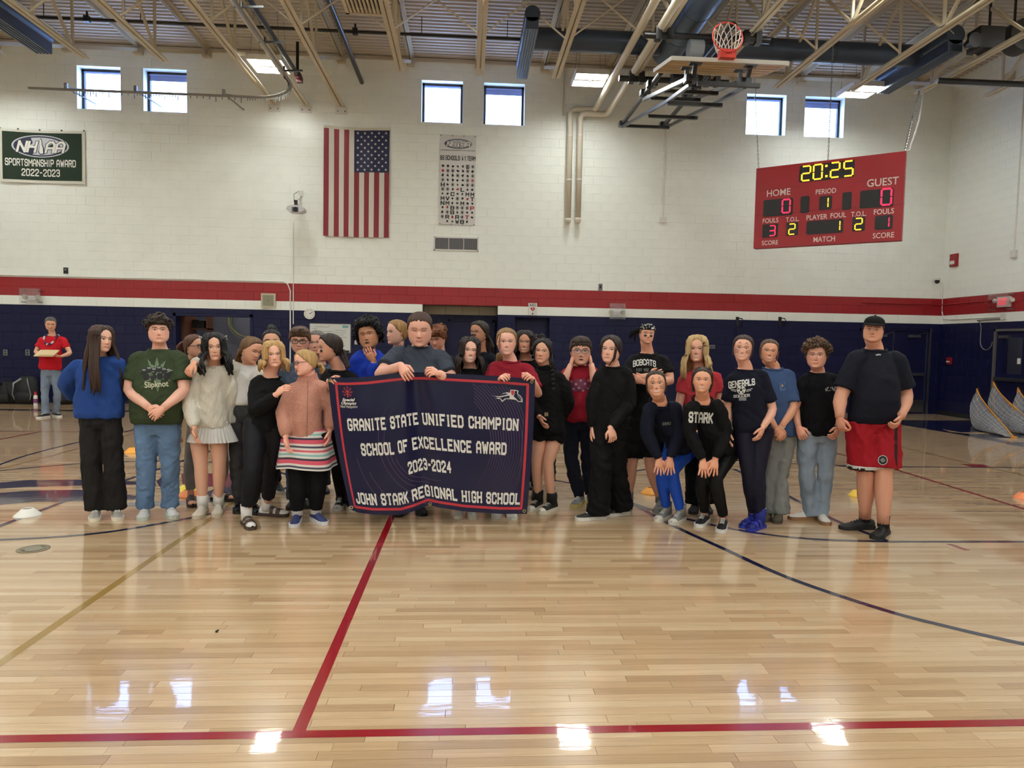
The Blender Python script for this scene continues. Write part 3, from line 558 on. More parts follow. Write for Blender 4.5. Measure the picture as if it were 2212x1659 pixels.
# ---- black sprinkler pipes
def pipe(name, pts, r, m, label, cat='pipe', base=None):
    return mk(name, one('tube', pts, r, 12), m, base=base if base is not None else pts[-1], smooth=True, angle=.9, label=label, cat=cat)
ys = FL(300, 47, 7.6)[1]
sp = empty('sprinkler_pipe', (-4, ys, 7.6), 'thin black sprinkler pipe running across under the roof deck', 'pipe'); mk('run', one('cyl', (-9.5, ys, 7.6), (1.2, ys, 7.6), .03, 10), M_blackmetal, sp)
for x in (-8.2, -6.4, -3.2, -1.0, .7): mk('hanger_rod', one('cyl', (x, ys, 7.6), (x, ys, ZC), .008, 6), M_blackmetal, sp)
for x in (-7.4, -2.3): q = MB(); q.box((x - .05, ys - .05, 7.55), (x + .05, ys + .05, 7.66)); q.cyl((x, ys, 7.66), (x, ys, 7.75), .02, 8); mk('sprinkler_head', q, M_blackmetal, sp)
a = FL(645, 165, 6.95); dp = empty('fire_main_pipe', a, 'black fire main pipe running along the cream tie beam', 'pipe'); xa = a[0]
mk('run', one('cyl', (xa, a[1], 6.95), (xa, 5, 6.95), .045, 12), M_blackmetal, dp); mk('riser', one('cyl', (xa, a[1] - .1, 6.95), (xa, a[1] - .1, 7.6), .03, 10), M_blackmetal, dp)
M_rust = mat('red_oxide', (90, 36, 34), .5); q = MB(); q.cyl((xa, a[1] - .12, 6.95), (xa, a[1] + .05, 6.95), .07, 12); q.box((xa - .05, a[1], 6.84), (xa + .07, a[1] + .1, 6.95)); mk('valve', q, M_rust, dp); mk('coupling', one('cyl', (xa, 11.6, 6.95), (xa, 11.75, 6.95), .066, 12), M_rust, dp)
pipe('roof_conduit', [(-2.45, 16.4, 7.3), (-2.45, 5, 7.3)], .05, M_blackmetal, 'black pipe running deep between the joists left of the grille')
# ---- curtain track
zt = 6.62; yt = 15.6; pts = [(FL(107, 216, 6.62)[0], yt, zt), (-5.0, yt, zt)]
cx_, R_ = -4.62, 1.02
for a_ in np.linspace(PI / 2, 0, 12): pts.append((cx_ + R_ * math.cos(a_), yt - R_ + R_ * math.sin(a_), zt))
pts.append((cx_ + R_, 5, zt)); ct = empty('curtain_track', (-7, yt, zt), 'curved grey curtain track hung below the left windows', 'curtain track')
M_track = mat('track_steel', (132, 128, 122), .4, metal=.5); mk('rail', one('tube', pts, .024, 8, rad2=.045), M_track, ct, smooth=True, angle=.8)
hk = MB(); rr = random.Random(3)
def along(d):
    L = 0
    for p, q_ in zip(pts, pts[1:]):
        l = math.dist(p, q_)
        if L + l >= d: f = (d - L) / l; return [p[i] + (q_[i] - p[i]) * f for i in range(3)]
        L += l
    return pts[-1]
d = .9
while d < 6.6:
    p = along(d); h = rr.choice((.035, .035, .04, .05, .10)) if .9 < d else .05; hk.box((p[0] - .006, p[1] - .006, p[2] - .03 - h), (p[0] + .006, p[1] + .006, p[2] - .03))
    if h > .1: hk.box((p[0] - .016, p[1] - .005, p[2] - .05 - h), (p[0] + .016, p[1] + .005, p[2] - .03 - h))
    d += .055 if (2 < d < 3 or 4.4 < d < 6.5 or d < 1.3) else .13
mk('curtain_hooks', hk, mat('hook_nylon', (70, 68, 66), .5), ct, kind='stuff')
for x in (-8.4, -7.0, -5.2):
    q = MB(); q.bar((x, yt, zt + .04), (x + .12, DW, zt + .3), .025, .025); q.bar((x, yt, zt + .04), (x + .12, DW, zt + .02), .025, .025); q.box((x - .03, yt - .03, zt), (x + .03, yt + .03, zt + .13)); mk('wall_bracket', q, M_track, ct)
for y in (14.2, 12.9, 11.6): q = MB(); q.bar((cx_ + R_ - .1, y, zt + .06), (cx_ + R_ + .35, y, zt + .08), .03, .03); q.cyl((cx_ + R_, y, zt), (cx_ + R_, y, zt + .15), .02, 8); mk('beam_clamp', q, M_blackmetal, ct)
# ---- roof grille, dark loudspeakers
g0, g1 = FL(748, 30, 7.0), FL(838, 30, 7.0); gr = empty('return_air_grille', (g0[0], g0[1], 7.0), 'cream slatted return air grille at the top of the photo', 'grille')
fr = MB(); x0, x1, y0, y1 = g0[0], g1[0], g0[1] - .9, g0[1]
for bx in ((x0, y0, x0 + .06, y1), (x1 - .06, y0, x1, y1), (x0, y0, x1, y0 + .06), (x0, y1 - .06, x1, y1)): fr.box((bx[0], bx[1], 6.99), (bx[2], bx[3], 7.06))
mk('frame', fr, M_cream, gr); mk('back', one('box', (x0, y0, 7.1), (x1, y1, 7.12)), M_black, gr)
for k in range(9): x = x0 + .09 + k * (x1 - x0 - .18) / 8; mk('slat', one('box', (x - .018, y0 + .05, 7.0), (x + .018, y1 - .05, 7.05)), M_cream, gr)
for k, (pp, qq, lb) in enumerate((((2120, 54), (2170, 104), 'black square loudspeaker cabinet hung under the roof, upper right'), ((2184, 38), (2215, 106), 'rounded black loudspeaker at the top right edge'))):
    yk = 12.2; p_, q_ = W(*pp, yk), W(*qq, yk); s_ = empty('loudspeaker', ((p_[0] + q_[0]) / 2, yk, q_[2]), lb, 'loudspeaker', 'roof loudspeakers')
    if k == 0: mk('cabinet', one('box', (p_[0], yk, q_[2]), (q_[0], yk + .35, p_[2])), mat('speaker_grille', (52, 50, 50), .7), s_); mk('horn', one('tube', [(p_[0] - .12, yk - .05, q_[2] + .1), (p_[0] - .12, yk + .2, q_[2] + .1)], [.13, .05], 16), M_black, s_)
    else: mk('cabinet', one('tube', [(q_[0], yk, (p_[2] + q_[2]) / 2), (q_[0], yk + .3, (p_[2] + q_[2]) / 2)], .28, 20), mat('speaker_grille'), s_)
    mk('hanger', one('bar', ((p_[0] + q_[0]) / 2, yk + .1, p_[2] if k == 0 else q_[2] + .5), ((p_[0] + q_[0]) / 2, yk + .1, ZC - .02), .03, .03), M_blackmetal, s_)
p = W(2200, 165, 14.6); s_ = empty('horn_speaker', p, 'square beige horn loudspeaker at the right edge below the roof', 'loudspeaker'); mk('cabinet', one('box', (p[0] - .16, p[1], p[2] - .11), (p[0] + .16, p[1] + .2, p[2] + .11)), M_beige, s_)
mk('cone', one('tube', [(p[0] + .03, p[1] - .01, p[2]), (p[0] + .03, p[1] + .05, p[2])], [.09, .02], 16), M_black, s_); mk('hanger', one('cyl', (p[0], p[1] + .1, p[2] + .11), (p[0], p[1] + .1, ZC), .012, 6), M_grey, s_)
p = W(2024, 174, 13.2); pipe('backstop_pipe', [(p[0], 13.2, p[2]), (RX - .02, 13.2, p[2] + .0)], .055, M_blackmetal, 'black horizontal backstop pipe at the right under the roof', base=p)
# ============================================================ THINGS ON AND NEAR THE WALLS
WF = DW - .006                 # face of the blocks
X_, Z_ = np.array((1., 0, 0)), np.array((0, 0, 1.)); NF = np.array((0, -1., 0))
def wr(x0, y0, x1, y1, Y=WF):  # px rect -> world x0,x1,z0,z1 on the far wall
    a, b = W((x0 + x1) / 2, y0, Y), W((x0 + x1) / 2, y1, Y); l, r = W(x0, (y0 + y1) / 2, Y), W(x1, (y0 + y1) / 2, Y); return l[0], r[0], b[2], a[2]
M_ink = mat('print_black', (24, 24, 30), .6); M_navyink = mat('print_navy', (26, 32, 60), .6); M_redink = mat('print_red', (170, 30, 40), .6); M_whiteink = mat('print_white', (228, 226, 218), .6)
def wavy(x0, x1, z0, z1, Y, nx, nz, amp, sag=0, k=9.0, ph=0.0, pull=0):
    """cloth surface: returns P(u,v) with u,v in 0..1 (v up)"""
    def P(u, v):
        x = x0 + (x1 - x0) * u; z = z0 + (z1 - z0) * v - sag * math.sin(PI * u) * (.3 + .7 * v)
        return np.array((x, Y - .02 - amp * (1 - .55 * v) * (1 + math.sin(k * u + ph + 1.3 * math.sin(2.1 * v + ph))), z))
    return P
def cloth(name, P, u0, u1, v0, v1, m, parent, nu=20, nv=16, off=0.0):
    g = [[P(u0 + (u1 - u0) * i / nu, v0 + (v1 - v0) * j / nv) + np.array((0, -off, 0)) for i in range(nu + 1)] for j in range(nv + 1)]
    return mk(name, one('grid', g), m, parent, smooth=True)
def on_cloth(mb, quads, P, u, v, su, sv, off=.003):
    for k, q in enumerate(quads): mb.add([P(u + x * su, v + y * sv) + np.array((0, -off - 2e-5 * (k % 9), 0)) for x, y in q], [(0, 1, 2, 3)])
def ell(n, a0=0, a1=2 * PI): return [(math.cos(t), math.sin(t)) for t in np.linspace(a0, a1, n)]
def ring_on(mb, P, u, v, ru0, rv0, ru1, rv1, off, n=40):
    a = [P(u + ru0 * c, v + rv0 * s) - np.array((0, off, 0)) for c, s in ell(n)]; b = [P(u + ru1 * c, v + rv1 * s) - np.array((0, off, 0)) for c, s in ell(n)]
    mb.grid([a, b])
STATE = [(-.1, -1), (.55, -.95), (.5, -.2), (.3, .2), (.22, .75), (.1, 1), (-.08, .8), (-.05, .2), (-.2, -.3), (-.35, -.6)]
def emblem(root, P, u, v, su, sv, asp):       # oval athletic-association emblem with block letters
    q = MB(); ring_on(q, P, u, v, 0, 0, su, sv, .004); mk('emblem_oval', q, M_navyink, root)
    q = MB(); ring_on(q, P, u, v, su * .93, sv * .9, su * .99, sv * .98, .006); ring_on(q, P, u, v, 0, 0, su * .82, sv * .78, .005); mk('emblem_ring', q, mat('print_silver', (190, 192, 198), .6), root)
    for (w_, th, off, m, nm) in ((1.0, 2.0, .008, M_navyink, 'emblem_letter_shadow'), (1.0, 1.25, .010, M_whiteink, 'emblem_letters')):
        q = MB(); hL = sv * 1.0
        for t, uu in (('NH', u - su * .50), ('AA', u + su * .48)):
            Qs, wd = stroke_text(t, th, 0, 1.4); on_cloth(q, [[(x + .22 * y, y - .5) for x, y in f] for f in Qs], P, uu, v, su * .60 / wd, hL, off)
        mk(nm, q, m, root)
    for k_, (fs_, of_, m_) in enumerate(((1.35, .011, M_navyink), (1.0, .013, M_whiteink))): q = MB(); q.add([P(u + su * .17 * (x * fs_ if k_ else x * 1.5), v + sv * .66 * y * (1.12 if not k_ else 1)) - np.array((0, of_, 0)) for x, y in STATE], [tuple(range(len(STATE)))]); mk('emblem_state' if k_ else 'emblem_state_outline', q, m_, root)
# green sportsmanship banner
x0, x1, z0, z1 = wr(1, 281, 185, 396); P = wavy(x0, x1, z0, z1, WF, 20, 14, .012, .02, 9)
bn = empty('award_banner', ((x0 + x1) / 2, WF, z0), 'dark green sportsmanship award banner with white border, far left', 'banner')
cloth('cloth', P, 0, 1, 0, 1, mat('felt_white', (214, 212, 200), .9), bn); cloth('field', P, .035, .965, .055, .955, mat('felt_green', (38, 54, 40), .95, bump=.2, bscale=300), bn, off=.003)
emblem(bn, P, .48, .70, .34, .215, 1)
for t, vv, sv, su in (('SPORTSMANSHIP AWARD', .325, .135, .82), ('2022-2023', .14, .135, .44)):
    Qs, wd = stroke_text(t, 1.15, 0, 1.9); q = MB(); on_cloth(q, Qs, P, .48, vv, su / wd, sv, .006); mk('lettering', q, M_whiteink, bn)
for u in (0.01, .22, .47, .73, .99): p = P(u, 1); mk('grommet', one('cyl', (p[0], p[1] - .01, p[2] + .01), (p[0], p[1] + .01, p[2] + .01), .016, 8), M_black, bn)
# flag
x0, x1, z0, z1 = wr(700, 276, 841, 512); P = wavy(x0, x1, z0, z1, WF, 26, 20, .026, .03, 17, .6)
fl = empty('flag', ((x0 + x1) / 2, WF, z0), 'American flag hung vertically on the far wall', 'flag')
cloth('header_band', P, 0, 1, .985, 1.01, mat('canvas', (210, 204, 188), .8), fl, 26, 2, .002)
M_fr, M_fw, M_fb = mat('flag_red', (132, 24, 40), .55, sheen=.2), mat('flag_white', (212, 206, 196), .6, sheen=.2), mat('flag_blue', (24, 30, 72), .6, sheen=.2)
for i in range(13):
    a, b = i / 13, (i + 1) / 13; cloth('stripe', P, a, b, 0, 1 if a < 6 / 13 - .01 else .60, M_fr if i % 2 == 0 else M_fw, fl, 3, 18)
cloth('canton', P, 6 / 13, 1, .60, .985, M_fb, fl, 14, 10)
smesh = MB(); star = [(math.cos(PI / 2 + PI * k / 5) * (1 if k % 2 == 0 else .42), math.sin(PI / 2 + PI * k / 5) * (1 if k % 2 == 0 else .42)) for k in range(10)]
for r in range(11):
    n = 5 if r % 2 == 0 else 4
    for c_ in range(n):
        u = 6 / 13 + (7 / 13) * ((c_ + .5) / 5 if n == 5 else (c_ + 1) / 5); v = .985 - .385 * (r + .75) / 11.5; p = P(u, v) - np.array((0, .004, 0)); q = MB()
        q.add([p] + [p + np.array((x * .034, 0, z * .034)) for x, z in star], [(0, 1 + (k + 1) % 10, 1 + k) for k in range(10)]); mk('star', q, M_fw, fl)
# member-schools banner
x0, x1, z0, z1 = wr(950, 293, 1027, 486); P = wavy(x0, x1, z0, z1, WF, 4, 4, .002, 0)
bn = empty('schools_banner', ((x0 + x1) / 2, WF, z0), 'tall narrow white banner covered in rows of small team logos', 'banner'); cloth('vinyl', P, 0, 1, 0, 1, mat('banner_vinyl', (214, 212, 208), .5), bn, 6, 8)
emblem(bn, P, .5, .905, .40, .058, 1)
q = MB(); vs, fs = font_text('NEW HAMPSHIRE INTERSCHOLASTIC ATHLETIC ASSOCIATION', .01); wd = max(x for x, y in vs) - min(x for x, y in vs); q.add([P(.5 + x / wd * .95, .828 + y * .95 / wd * .40) - np.array((0, .004, 0)) for x, y in vs], fs); mk('lettering', q, M_ink, bn)
for t, uu, su in (('89 SCHOOLS', .28, .54), ('1 TEAM', .84, .30)):
    Qs, wd = stroke_text(t, 1.15, 0, 1.5); q = MB(); on_cloth(q, Qs, P, uu, .725, su / wd, .05, .004); mk('lettering', q, M_ink, bn)
q = MB(); q.add([P(.625 + .035 * x, .752 + .03 * y) - np.array((0, .004, 0)) for x, y in STATE], [tuple(range(len(STATE)))]); mk('state_mark', q, M_ink, bn)
LT = {(4, 0): 'H', (5, 4): 'L', (6, 2): 'C', (6, 5): 'M', (6, 6): 'M', (7, 0): 'M', (7, 1): 'V', (7, 6): 'T', (8, 0): 'N', (8, 1): 'M', (8, 4): 'M', (9, 2): 'B', (9, 6): 'P', (10, 2): 'B', (11, 1): 'R', (11, 3): 'R', (11, 5): 'T', (12, 3): 'W', (12, 4): 'B', (0, 5): 'BG'}
RD = {(1, 0), (3, 6), (5, 3), (7, 5), (9, 1), (9, 6), (11, 2), (11, 5)}; rr = random.Random(5)
for r in range(13):
    for c_ in range(7):
        if r == 12 and c_ in (0, 6): continue
        u, v = .085 + c_ * .139, .655 - r * .0515; q = MB(); s = .045; sv = s * (x1 - x0) / (z1 - z0) * 1.15; m = M_redink if (r, c_) in RD else M_ink
        pt = lambda x, y: P(u + x * s, v + y * sv) - np.array((0, .004, 0))
        if (r, c_) in LT:
            Qs, wd = stroke_text(LT[(r, c_)], 1.5, .9, 1.2)
            for f in Qs: q.add([pt(x / wd * 1.8, y * 2 - 1) for x, y in f], [(0, 1, 2, 3)])
        elif rr.random() < .4:
            for (a0, b0) in ((.8, 1.0), (0, .55)): q.grid([[pt(a0 * x, a0 * y) for x, y in ell(14)], [pt(b0 * x, b0 * y) for x, y in ell(14)]])
        else:
            n = rr.randint(7, 11); pts = [(math.cos(2 * PI * k / n) * rr.uniform(.35, 1.05), math.sin(2 * PI * k / n) * rr.uniform(.35, 1.0)) for k in range(n)]; q.add([pt(0, 0)] + [pt(*t) for t in pts], [(0, 1 + k, 1 + (k + 1) % n) for k in range(n)])
        mk('team_logo', q, m, bn)
for u in (.02, .34, .66, .98):
    for v in (.006, .994): p = P(u, v); mk('grommet', one('cyl', (p[0], p[1] - .008, p[2]), (p[0], p[1] + .02, p[2]), .011, 8), M_black, bn)
# wall vent
x0, x1, z0, z1 = wr(937, 512, 1034, 542); v = empty('wall_vent', ((x0 + x1) / 2, WF, z0), 'rectangular white framed wall vent with perforated grille', 'vent')
fr = MB(); t = .03
for b in ((x0, z0, x0 + t, z1), (x1 - t, z0, x1, z1), (x0, z0, x1, z0 + t), (x0, z1 - t, x1, z1)): fr.box((b[0], WF - .02, b[1]), (b[2], WF, b[3]))
mk('frame', fr, M_plastic, v); mk('back', one('box', (x0, WF - .004, z0), (x1, WF - .002, z1)), mat('vent_dark', (40, 38, 44), .6), v); q = MB()
for i in range(46): x = x0 + t + (i + .5) * (x1 - x0 - 2 * t) / 46; q.box((x - .003, WF - .012, z0 + t), (x + .003, WF - .008, z1 - t))
for i in range(13): z = z0 + t + (i + .5) * (z1 - z0 - 2 * t) / 13; q.box((x0 + t, WF - .0125, z - .003), (x1 - t, WF - .008, z + .003))
mk('perforated_grille', q, mat('vent_metal', (130, 128, 132), .45, metal=.4), v, kind='stuff')
for f in (1 / 3, 2 / 3): x = x0 + (x1 - x0) * f; mk('divider', one('box', (x - .006, WF - .016, z0 + t), (x + .006, WF - .008, z1 - t)), M_plastic, v)
# projector on its arm
p = W(640, 455, 16.15); pj = empty('projector', (p[0], WF, p[2]), 'white projector on a wall arm left of the flag', 'projector'); top = W(645, 412, WF)
q = MB(); prf = [(-.19, 0), (-.15, .1), (-.06, .13), (.1, .13), (.19, .06), (.2, -.03), (.1, -.08), (-.12, -.07)]
q.prism([(p[0] + a, 16.0, p[2] + b * .75) for a, b in prf], (0, .28, 0)); mk('body', q, mat('projector_shell', (196, 196, 198), .4), pj, fix=True); mk('lens', one('tube', [(p[0] + .02, 15.97, p[2] - .0), (p[0] + .02, 16.01, p[2])], [.05, .06], 14), M_black, pj); mk('lens_bezel', one('box', (p[0] - .06, 15.985, p[2] - .06), (p[0] + .08, 16.0, p[2] + .05)), M_grey, pj)
q = MB(); q.box((p[0] - .03, 16.08, p[2] + .09), (p[0] + .03, 16.16, p[2] + .22)); mk('swivel', q, M_black, pj); q = MB(); q.tube([(p[0], 16.12, p[2] + .2), (p[0] + .02, 16.3, p[2] + .3), (top[0] + .02, WF, top[2] - .12)], .025, 8); mk('arm', q, M_plastic, pj, smooth=True)
mk('wall_plate', one('box', (top[0] - .0, WF - .03, top[2] - .12), (top[0] + .1, WF, top[2])), M_plastic, pj); q = MB(); q.tube([(top[0], WF - .02, top[2] - .02), (top[0] - .08, WF - .1, top[2] - .1), (p[0] - .06, 16.2, p[2] + .2), (p[0] + .1, 16.25, p[2] + .1)], .006, 5); mk('cable', q, M_black, pj, smooth=True)
def conduit(pts, r, m, label, rad=None):
    return mk('conduit', one('tube', pts, r, 8), m, base=pts[0], smooth=True, angle=.9, label=label, cat='conduit')
a, b = W(634, 480, WF), W(631, 700, WF); conduit([(a[0], WF - .012, a[2]), (a[0], WF - .012, b[2])], .011, M_plastic, 'thin white conduit running down the wall below the projector')
a, b, c_ = W(-40, 593, WF), W(612, 609, WF), W(627, 640, WF); conduit([(a[0], WF - .016, a[2]), (b[0], WF - .016, a[2]), (b[0] + .1, WF - .016, a[2] - .05), (b[0] + .16, WF - .016, a[2] - .2), (b[0] + .16, WF - .016, .3)], .015, M_plastic, 'long white conduit along the top of the red stripe, left')
a, b = W(1438, 280, WF), W(1433, 470, WF); cn = empty('conduit', (a[0], WF, b[2]), 'thin white conduit ending in a small box right of the pipes', 'conduit'); mk('tube', one('cyl', (a[0], WF - .014, a[2]), (a[0], WF - .014, b[2]), .013, 8), M_plastic, cn); mk('box', one('box', (a[0] - .075, WF - .05, b[2] - .12), (a[0] + .075, WF, b[2] + .0)), M_plastic, cn)
for k, pxx in enumerate((1217, 1221)): a, b = W(pxx, 150, WF), W(pxx, 250, WF); conduit([(a[0], WF - .014, a[2]), (a[0], WF - .014, b[2])], .012, M_plastic, ['left', 'right'][k] + ' one of two thin conduits beside the white pipes')
# small things on the far wall
def plate(name, rect, label, cat, m, parts, d=.02):
    x0, x1, z0, z1 = wr(*rect); r = empty(name, ((x0 + x1) / 2, WF, z0), label, cat); mk('plate', one('box', (x0, WF - d, z0), (x1, WF, z1)), m, r)
    for nm, (a, b, c_, e), mm, dd in parts: mk(nm, one('box', (x0 + (x1 - x0) * a, WF - d - dd, z0 + (z1 - z0) * c_), (x0 + (x1 - x0) * b, WF - d, z0 + (z1 - z0) * e)), mm, r)
    return r, x0, x1, z0, z1
plate('thermostat', (138, 578, 147, 591), 'small black thermostat box above the red stripe, left', 'thermostat', M_black, [('display', (.25, .75, .5, .8), M_grey, .004)])
plate('wall_speaker', (565, 634, 596, 665), 'square beige wall speaker on the red stripe', 'speaker', M_beige, [('grille', (.12, .88, .12, .88), mat('speaker_cloth', (140, 136, 116), .8), .004), ('badge', (.47, .53, .47, .53), M_black, .007)], .05)
plate('switch_box', (1293, 613, 1301, 627), 'small grey switch box on the wall above the red stripe', 'switch', M_grey, [('toggle', (.3, .7, .3, .7), M_black, .006)])
plate('red_junction_box', (756, 640, 765, 650), 'small red painted junction box on the red stripe', 'junction box', M_red, [('cover', (.1, .9, .1, .9), M_red, .004)], .03)
plate('outlet', (8, 755, 17, 768), 'grey outlet plate on the navy wall at the far left edge', 'outlet', M_grey, [('socket', (.3, .7, .15, .42), M_black, .002), ('socket', (.3, .7, .58, .85), M_black, .002)]); plate('outlet', (56, 755, 65, 768), 'grey outlet plate on the navy wall left of the man in red', 'outlet', M_grey, [('socket', (.3, .7, .15, .42), M_black, .002), ('socket', (.3, .7, .58, .85), M_black, .002)])
plate('outlet', (1533, 745, 1544, 753), 'wide grey outlet plate on the navy wall right of the blonde girl', 'outlet', M_grey, [('socket', (.15, .42, .3, .7), M_black, .002), ('socket', (.58, .85, .3, .7), M_black, .002)])
plate('alarm_pull', (2046, 772, 2059, 788), 'small red alarm pull station low by the right corner', 'alarm', mat('alarm_red', (170, 26, 40), .4), [('lever', (.25, .75, .3, .5), M_whiteink, .006)], .03) if False else None
# emergency light guards
for k, (rect, lb) in enumerate((((51, 624, 96, 657), 'clear guard over emergency lights on the left of the red stripe'), ((1314, 656, 1348, 690), 'clear guard over emergency lights right of the AED sign'))):
    x0, x1, z0, z1 = wr(*rect); g = empty('emergency_light', ((x0 + x1) / 2, WF, z0), lb, 'emergency light', 'guarded emergency lights'); zc = z0 + (z1 - z0) * .36
    mk('battery_box', one('box', ((x0 + x1) / 2 - .09, WF - .07, zc - .04), ((x0 + x1) / 2 + .09, WF, zc + .05)), M_plastic, g)
    for s in (-1, 1): c = ((x0 + x1) / 2 + s * .13, WF - .08, zc + .03); mk('lamp_head', one('tube', [(c[0], WF - .02, c[2]), c, (c[0] + s * .02, WF - .12, c[2])], [.03, .05, .055], 12), M_beige, g)
    mk('guard', one('box', (x0, WF - .16, z0), (x1, WF - .155, z1)), M_guard, g)
    for xx in (x0 + .05, x1 - .05):
        for zz in (z0 + .04, z1 - .05): mk('standoff', one('cyl', (xx, WF - .165, zz), (xx, WF, zz), .012, 8), M_steel, g)
# clock
c = W(669, 678, WF); r = 11.3 / 92.6; ck = empty('wall_clock', (c[0], WF, c[2] - r), 'round white wall clock above the whiteboard', 'clock')
mk('case', one('tube', [(c[0], WF, c[2]), (c[0], WF - .04, c[2])], [r, r], 32), M_plastic, ck); mk('dial', one('tube', [(c[0], WF - .04, c[2]), (c[0], WF - .042, c[2])], r * .9, 32), M_whiteink, ck)
for k in range(12): a = PI / 6 * k; mk('hour_mark', one('bar', (c[0] + r * .66 * math.sin(a), WF - .0435, c[2] + r * .66 * math.cos(a)), (c[0] + r * .8 * math.sin(a), WF - .0435, c[2] + r * .8 * math.cos(a)), .002, .012, up=(0, 0, 1)), M_ink, ck)
for nm, a, l in (('minute_hand', 1.05, .7), ('hour_hand', 1.35, .45)): mk(nm, one('bar', (c[0], WF - .046, c[2]), (c[0] + r * l * math.sin(a), WF - .046, c[2] + r * l * math.cos(a)), .002, .008), M_ink, ck)
# whiteboard with handwriting, posters
x0, x1, z0, z1 = wr(670, 700, 757, 761); wb = empty('whiteboard', ((x0 + x1) / 2, WF, z0), 'whiteboard with handwritten notes behind the group', 'whiteboard'); mk('board', one('box', (x0, WF - .02, z0), (x1, WF, z1)), mat('whiteboard', (205, 205, 200), .3), wb)
for b in ((x0 - .015, z0, x0, z1), (x1, z0, x1 + .015, z1), (x0, z1, x1, z1 + .012), (x0, z0 - .015, x1, z0)): mk('frame_rail', one('box', (b[0], WF - .025, b[1]), (b[2], WF, b[3])), M_grey, wb)
mk('eraser', one('box', (x1 - .16, WF - .05, z0), (x1 - .02, WF - .02, z0 + .05)), M_black, wb); q = MB(); M_mk = mat('marker', (60, 84, 74), .7)
def scrawl(xa, xb, z, h=.03):
    x = xa; pts = []
    while x < xb: pts.append((x, WF - .022, z + rr.uniform(-h / 2, h / 2))); x += .012
    q.tube(pts, .0028, 4, cap=False)
for xa, xb, z in ((.12, .5, .9), (.06, .2, .82), (.07, .6, .73), (.62, .9, .78), (.62, .9, .7), (.64, .85, .62), (.64, .92, .54), (.5, .6, .4), (.62, .8, .34), (.64, .9, .24)): scrawl(x0 + (x1 - x0) * xa, x0 + (x1 - x0) * xb, z0 + (z1 - z0) * z)
mk('handwriting', q, M_mk, wb); mk('date_box', one('box', (x0 + (x1 - x0) * .8, WF - .022, z0 + (z1 - z0) * .87), (x0 + (x1 - x0) * .95, WF - .02, z0 + (z1 - z0) * .96)), mat('marker_teal', (110, 160, 160), .6), wb)
for rect, lb, bars in (((767, 691, 786, 717), 'pink and purple poster beside the whiteboard', (160, 110, 140)), ((766, 719, 786, 744), 'white flyer below the pink poster', (120, 120, 160))):
    x0, x1, z0, z1 = wr(*rect); ps = empty('poster', ((x0 + x1) / 2, WF, z0), lb, 'poster', 'posters by the whiteboard'); mk('paper', one('box', (x0, WF - .003, z0), (x1, WF, z1)), mat('paper', (206, 198, 200), .7), ps); mk('print', one('box', (x0 + .02, WF - .0045, z0 + (z1 - z0) * .5), (x1 - .02, WF - .003, z1 - .03)), mat('pr%d' % bars[1], bars, .7), ps)
    for k in range(3): mk('text_line', one('box', (x0 + .03, WF - .0045, z0 + .03 + .035 * k), (x1 - .04, WF - .003, z0 + .043 + .035 * k)), M_ink, ps)
# AED sign
x0, x1, z0, z1 = wr(1141, 655, 1159.5, 681); ad = empty('aed_sign', ((x0 + x1) / 2, WF, z0), 'white AED sign with a red heart on the red stripe', 'sign'); yy = WF - .05; mk('panel', one('box', (x0, yy, z0), (x1, WF, z1)), M_plastic, ad)
q = MB(); plane_text(q, 'AED', ((x0 + x1) / 2, yy, z1 - .075), X_, Z_, .085, .012, NF); mk('lettering', q, M_ink, ad)
ht = [(16 * math.sin(t) ** 3 / 17, (13 * math.cos(t) - 5 * math.cos(2 * t) - 2 * math.cos(3 * t) - math.cos(4 * t)) / 17) for t in np.linspace(0, 2 * PI, 28)[:-1]]; cx0, cz0 = (x0 + x1) / 2, z0 + (z1 - z0) * .5
mk('heart', one('add', [(cx0, yy - .002, cz0)] + [(cx0 + x * .055, yy - .002, cz0 + z * .055) for x, z in ht], [(0, 1 + k, 1 + (k + 1) % 27) for k in range(27)]), mat('aed_red', (190, 34, 46), .5), ad)
mk('bolt_mark', one('add', [(cx0 + x * .02, yy - .004, cz0 + z * .035) for x, z in ((.3, 1), (-.8, -.1), (0, -.1), (-.3, -1), (.8, .2), (0, .2))], [(0, 1, 2, 3, 4, 5)]), M_whiteink, ad)
mk('arrow', one('add', [(cx0 - .012, yy - .002, z0 + .05), (cx0 + .012, yy - .002, z0 + .05), (cx0 + .012, yy - .002, z0 + .035), (cx0 + .025, yy - .002, z0 + .035), (cx0, yy - .002, z0 + .012), (cx0 - .025, yy - .002, z0 + .035), (cx0 - .012, yy - .002, z0 + .035)], [tuple(range(7))]), M_ink, ad)
# wall hooks / climbing brackets
for k, pxx in enumerate((1593, 1685)):
    a = W(pxx, 690, WF); h = empty('wall_bracket', (a[0], WF, a[2]), ['black hinged wall bracket above the cat-faced girl in navy tee', 'black hinged wall bracket above the girl in the blue tee'][k], 'bracket', 'black wall brackets'); mk('plate', one('box', (a[0] - .04, WF - .02, a[2] - .14), (a[0] + .03, WF, a[2] + .06)), M_black, h)
    mk('hook', one('tube', [(a[0], WF - .02, a[2] + .03), (a[0] + .07, WF - .1, a[2] + .02), (a[0] + .11, WF - .1, a[2] - .06), (a[0] + .07, WF - .06, a[2] - .16)], .012, 8), M_black, h, smooth=True); mk('post', one('box', (a[0] - .02, WF - .01, .2), (a[0] + .02, WF, a[2] - .14)), M_blue, h)
for k, (pxx, pyy) in enumerate(((303, 0),)): pass
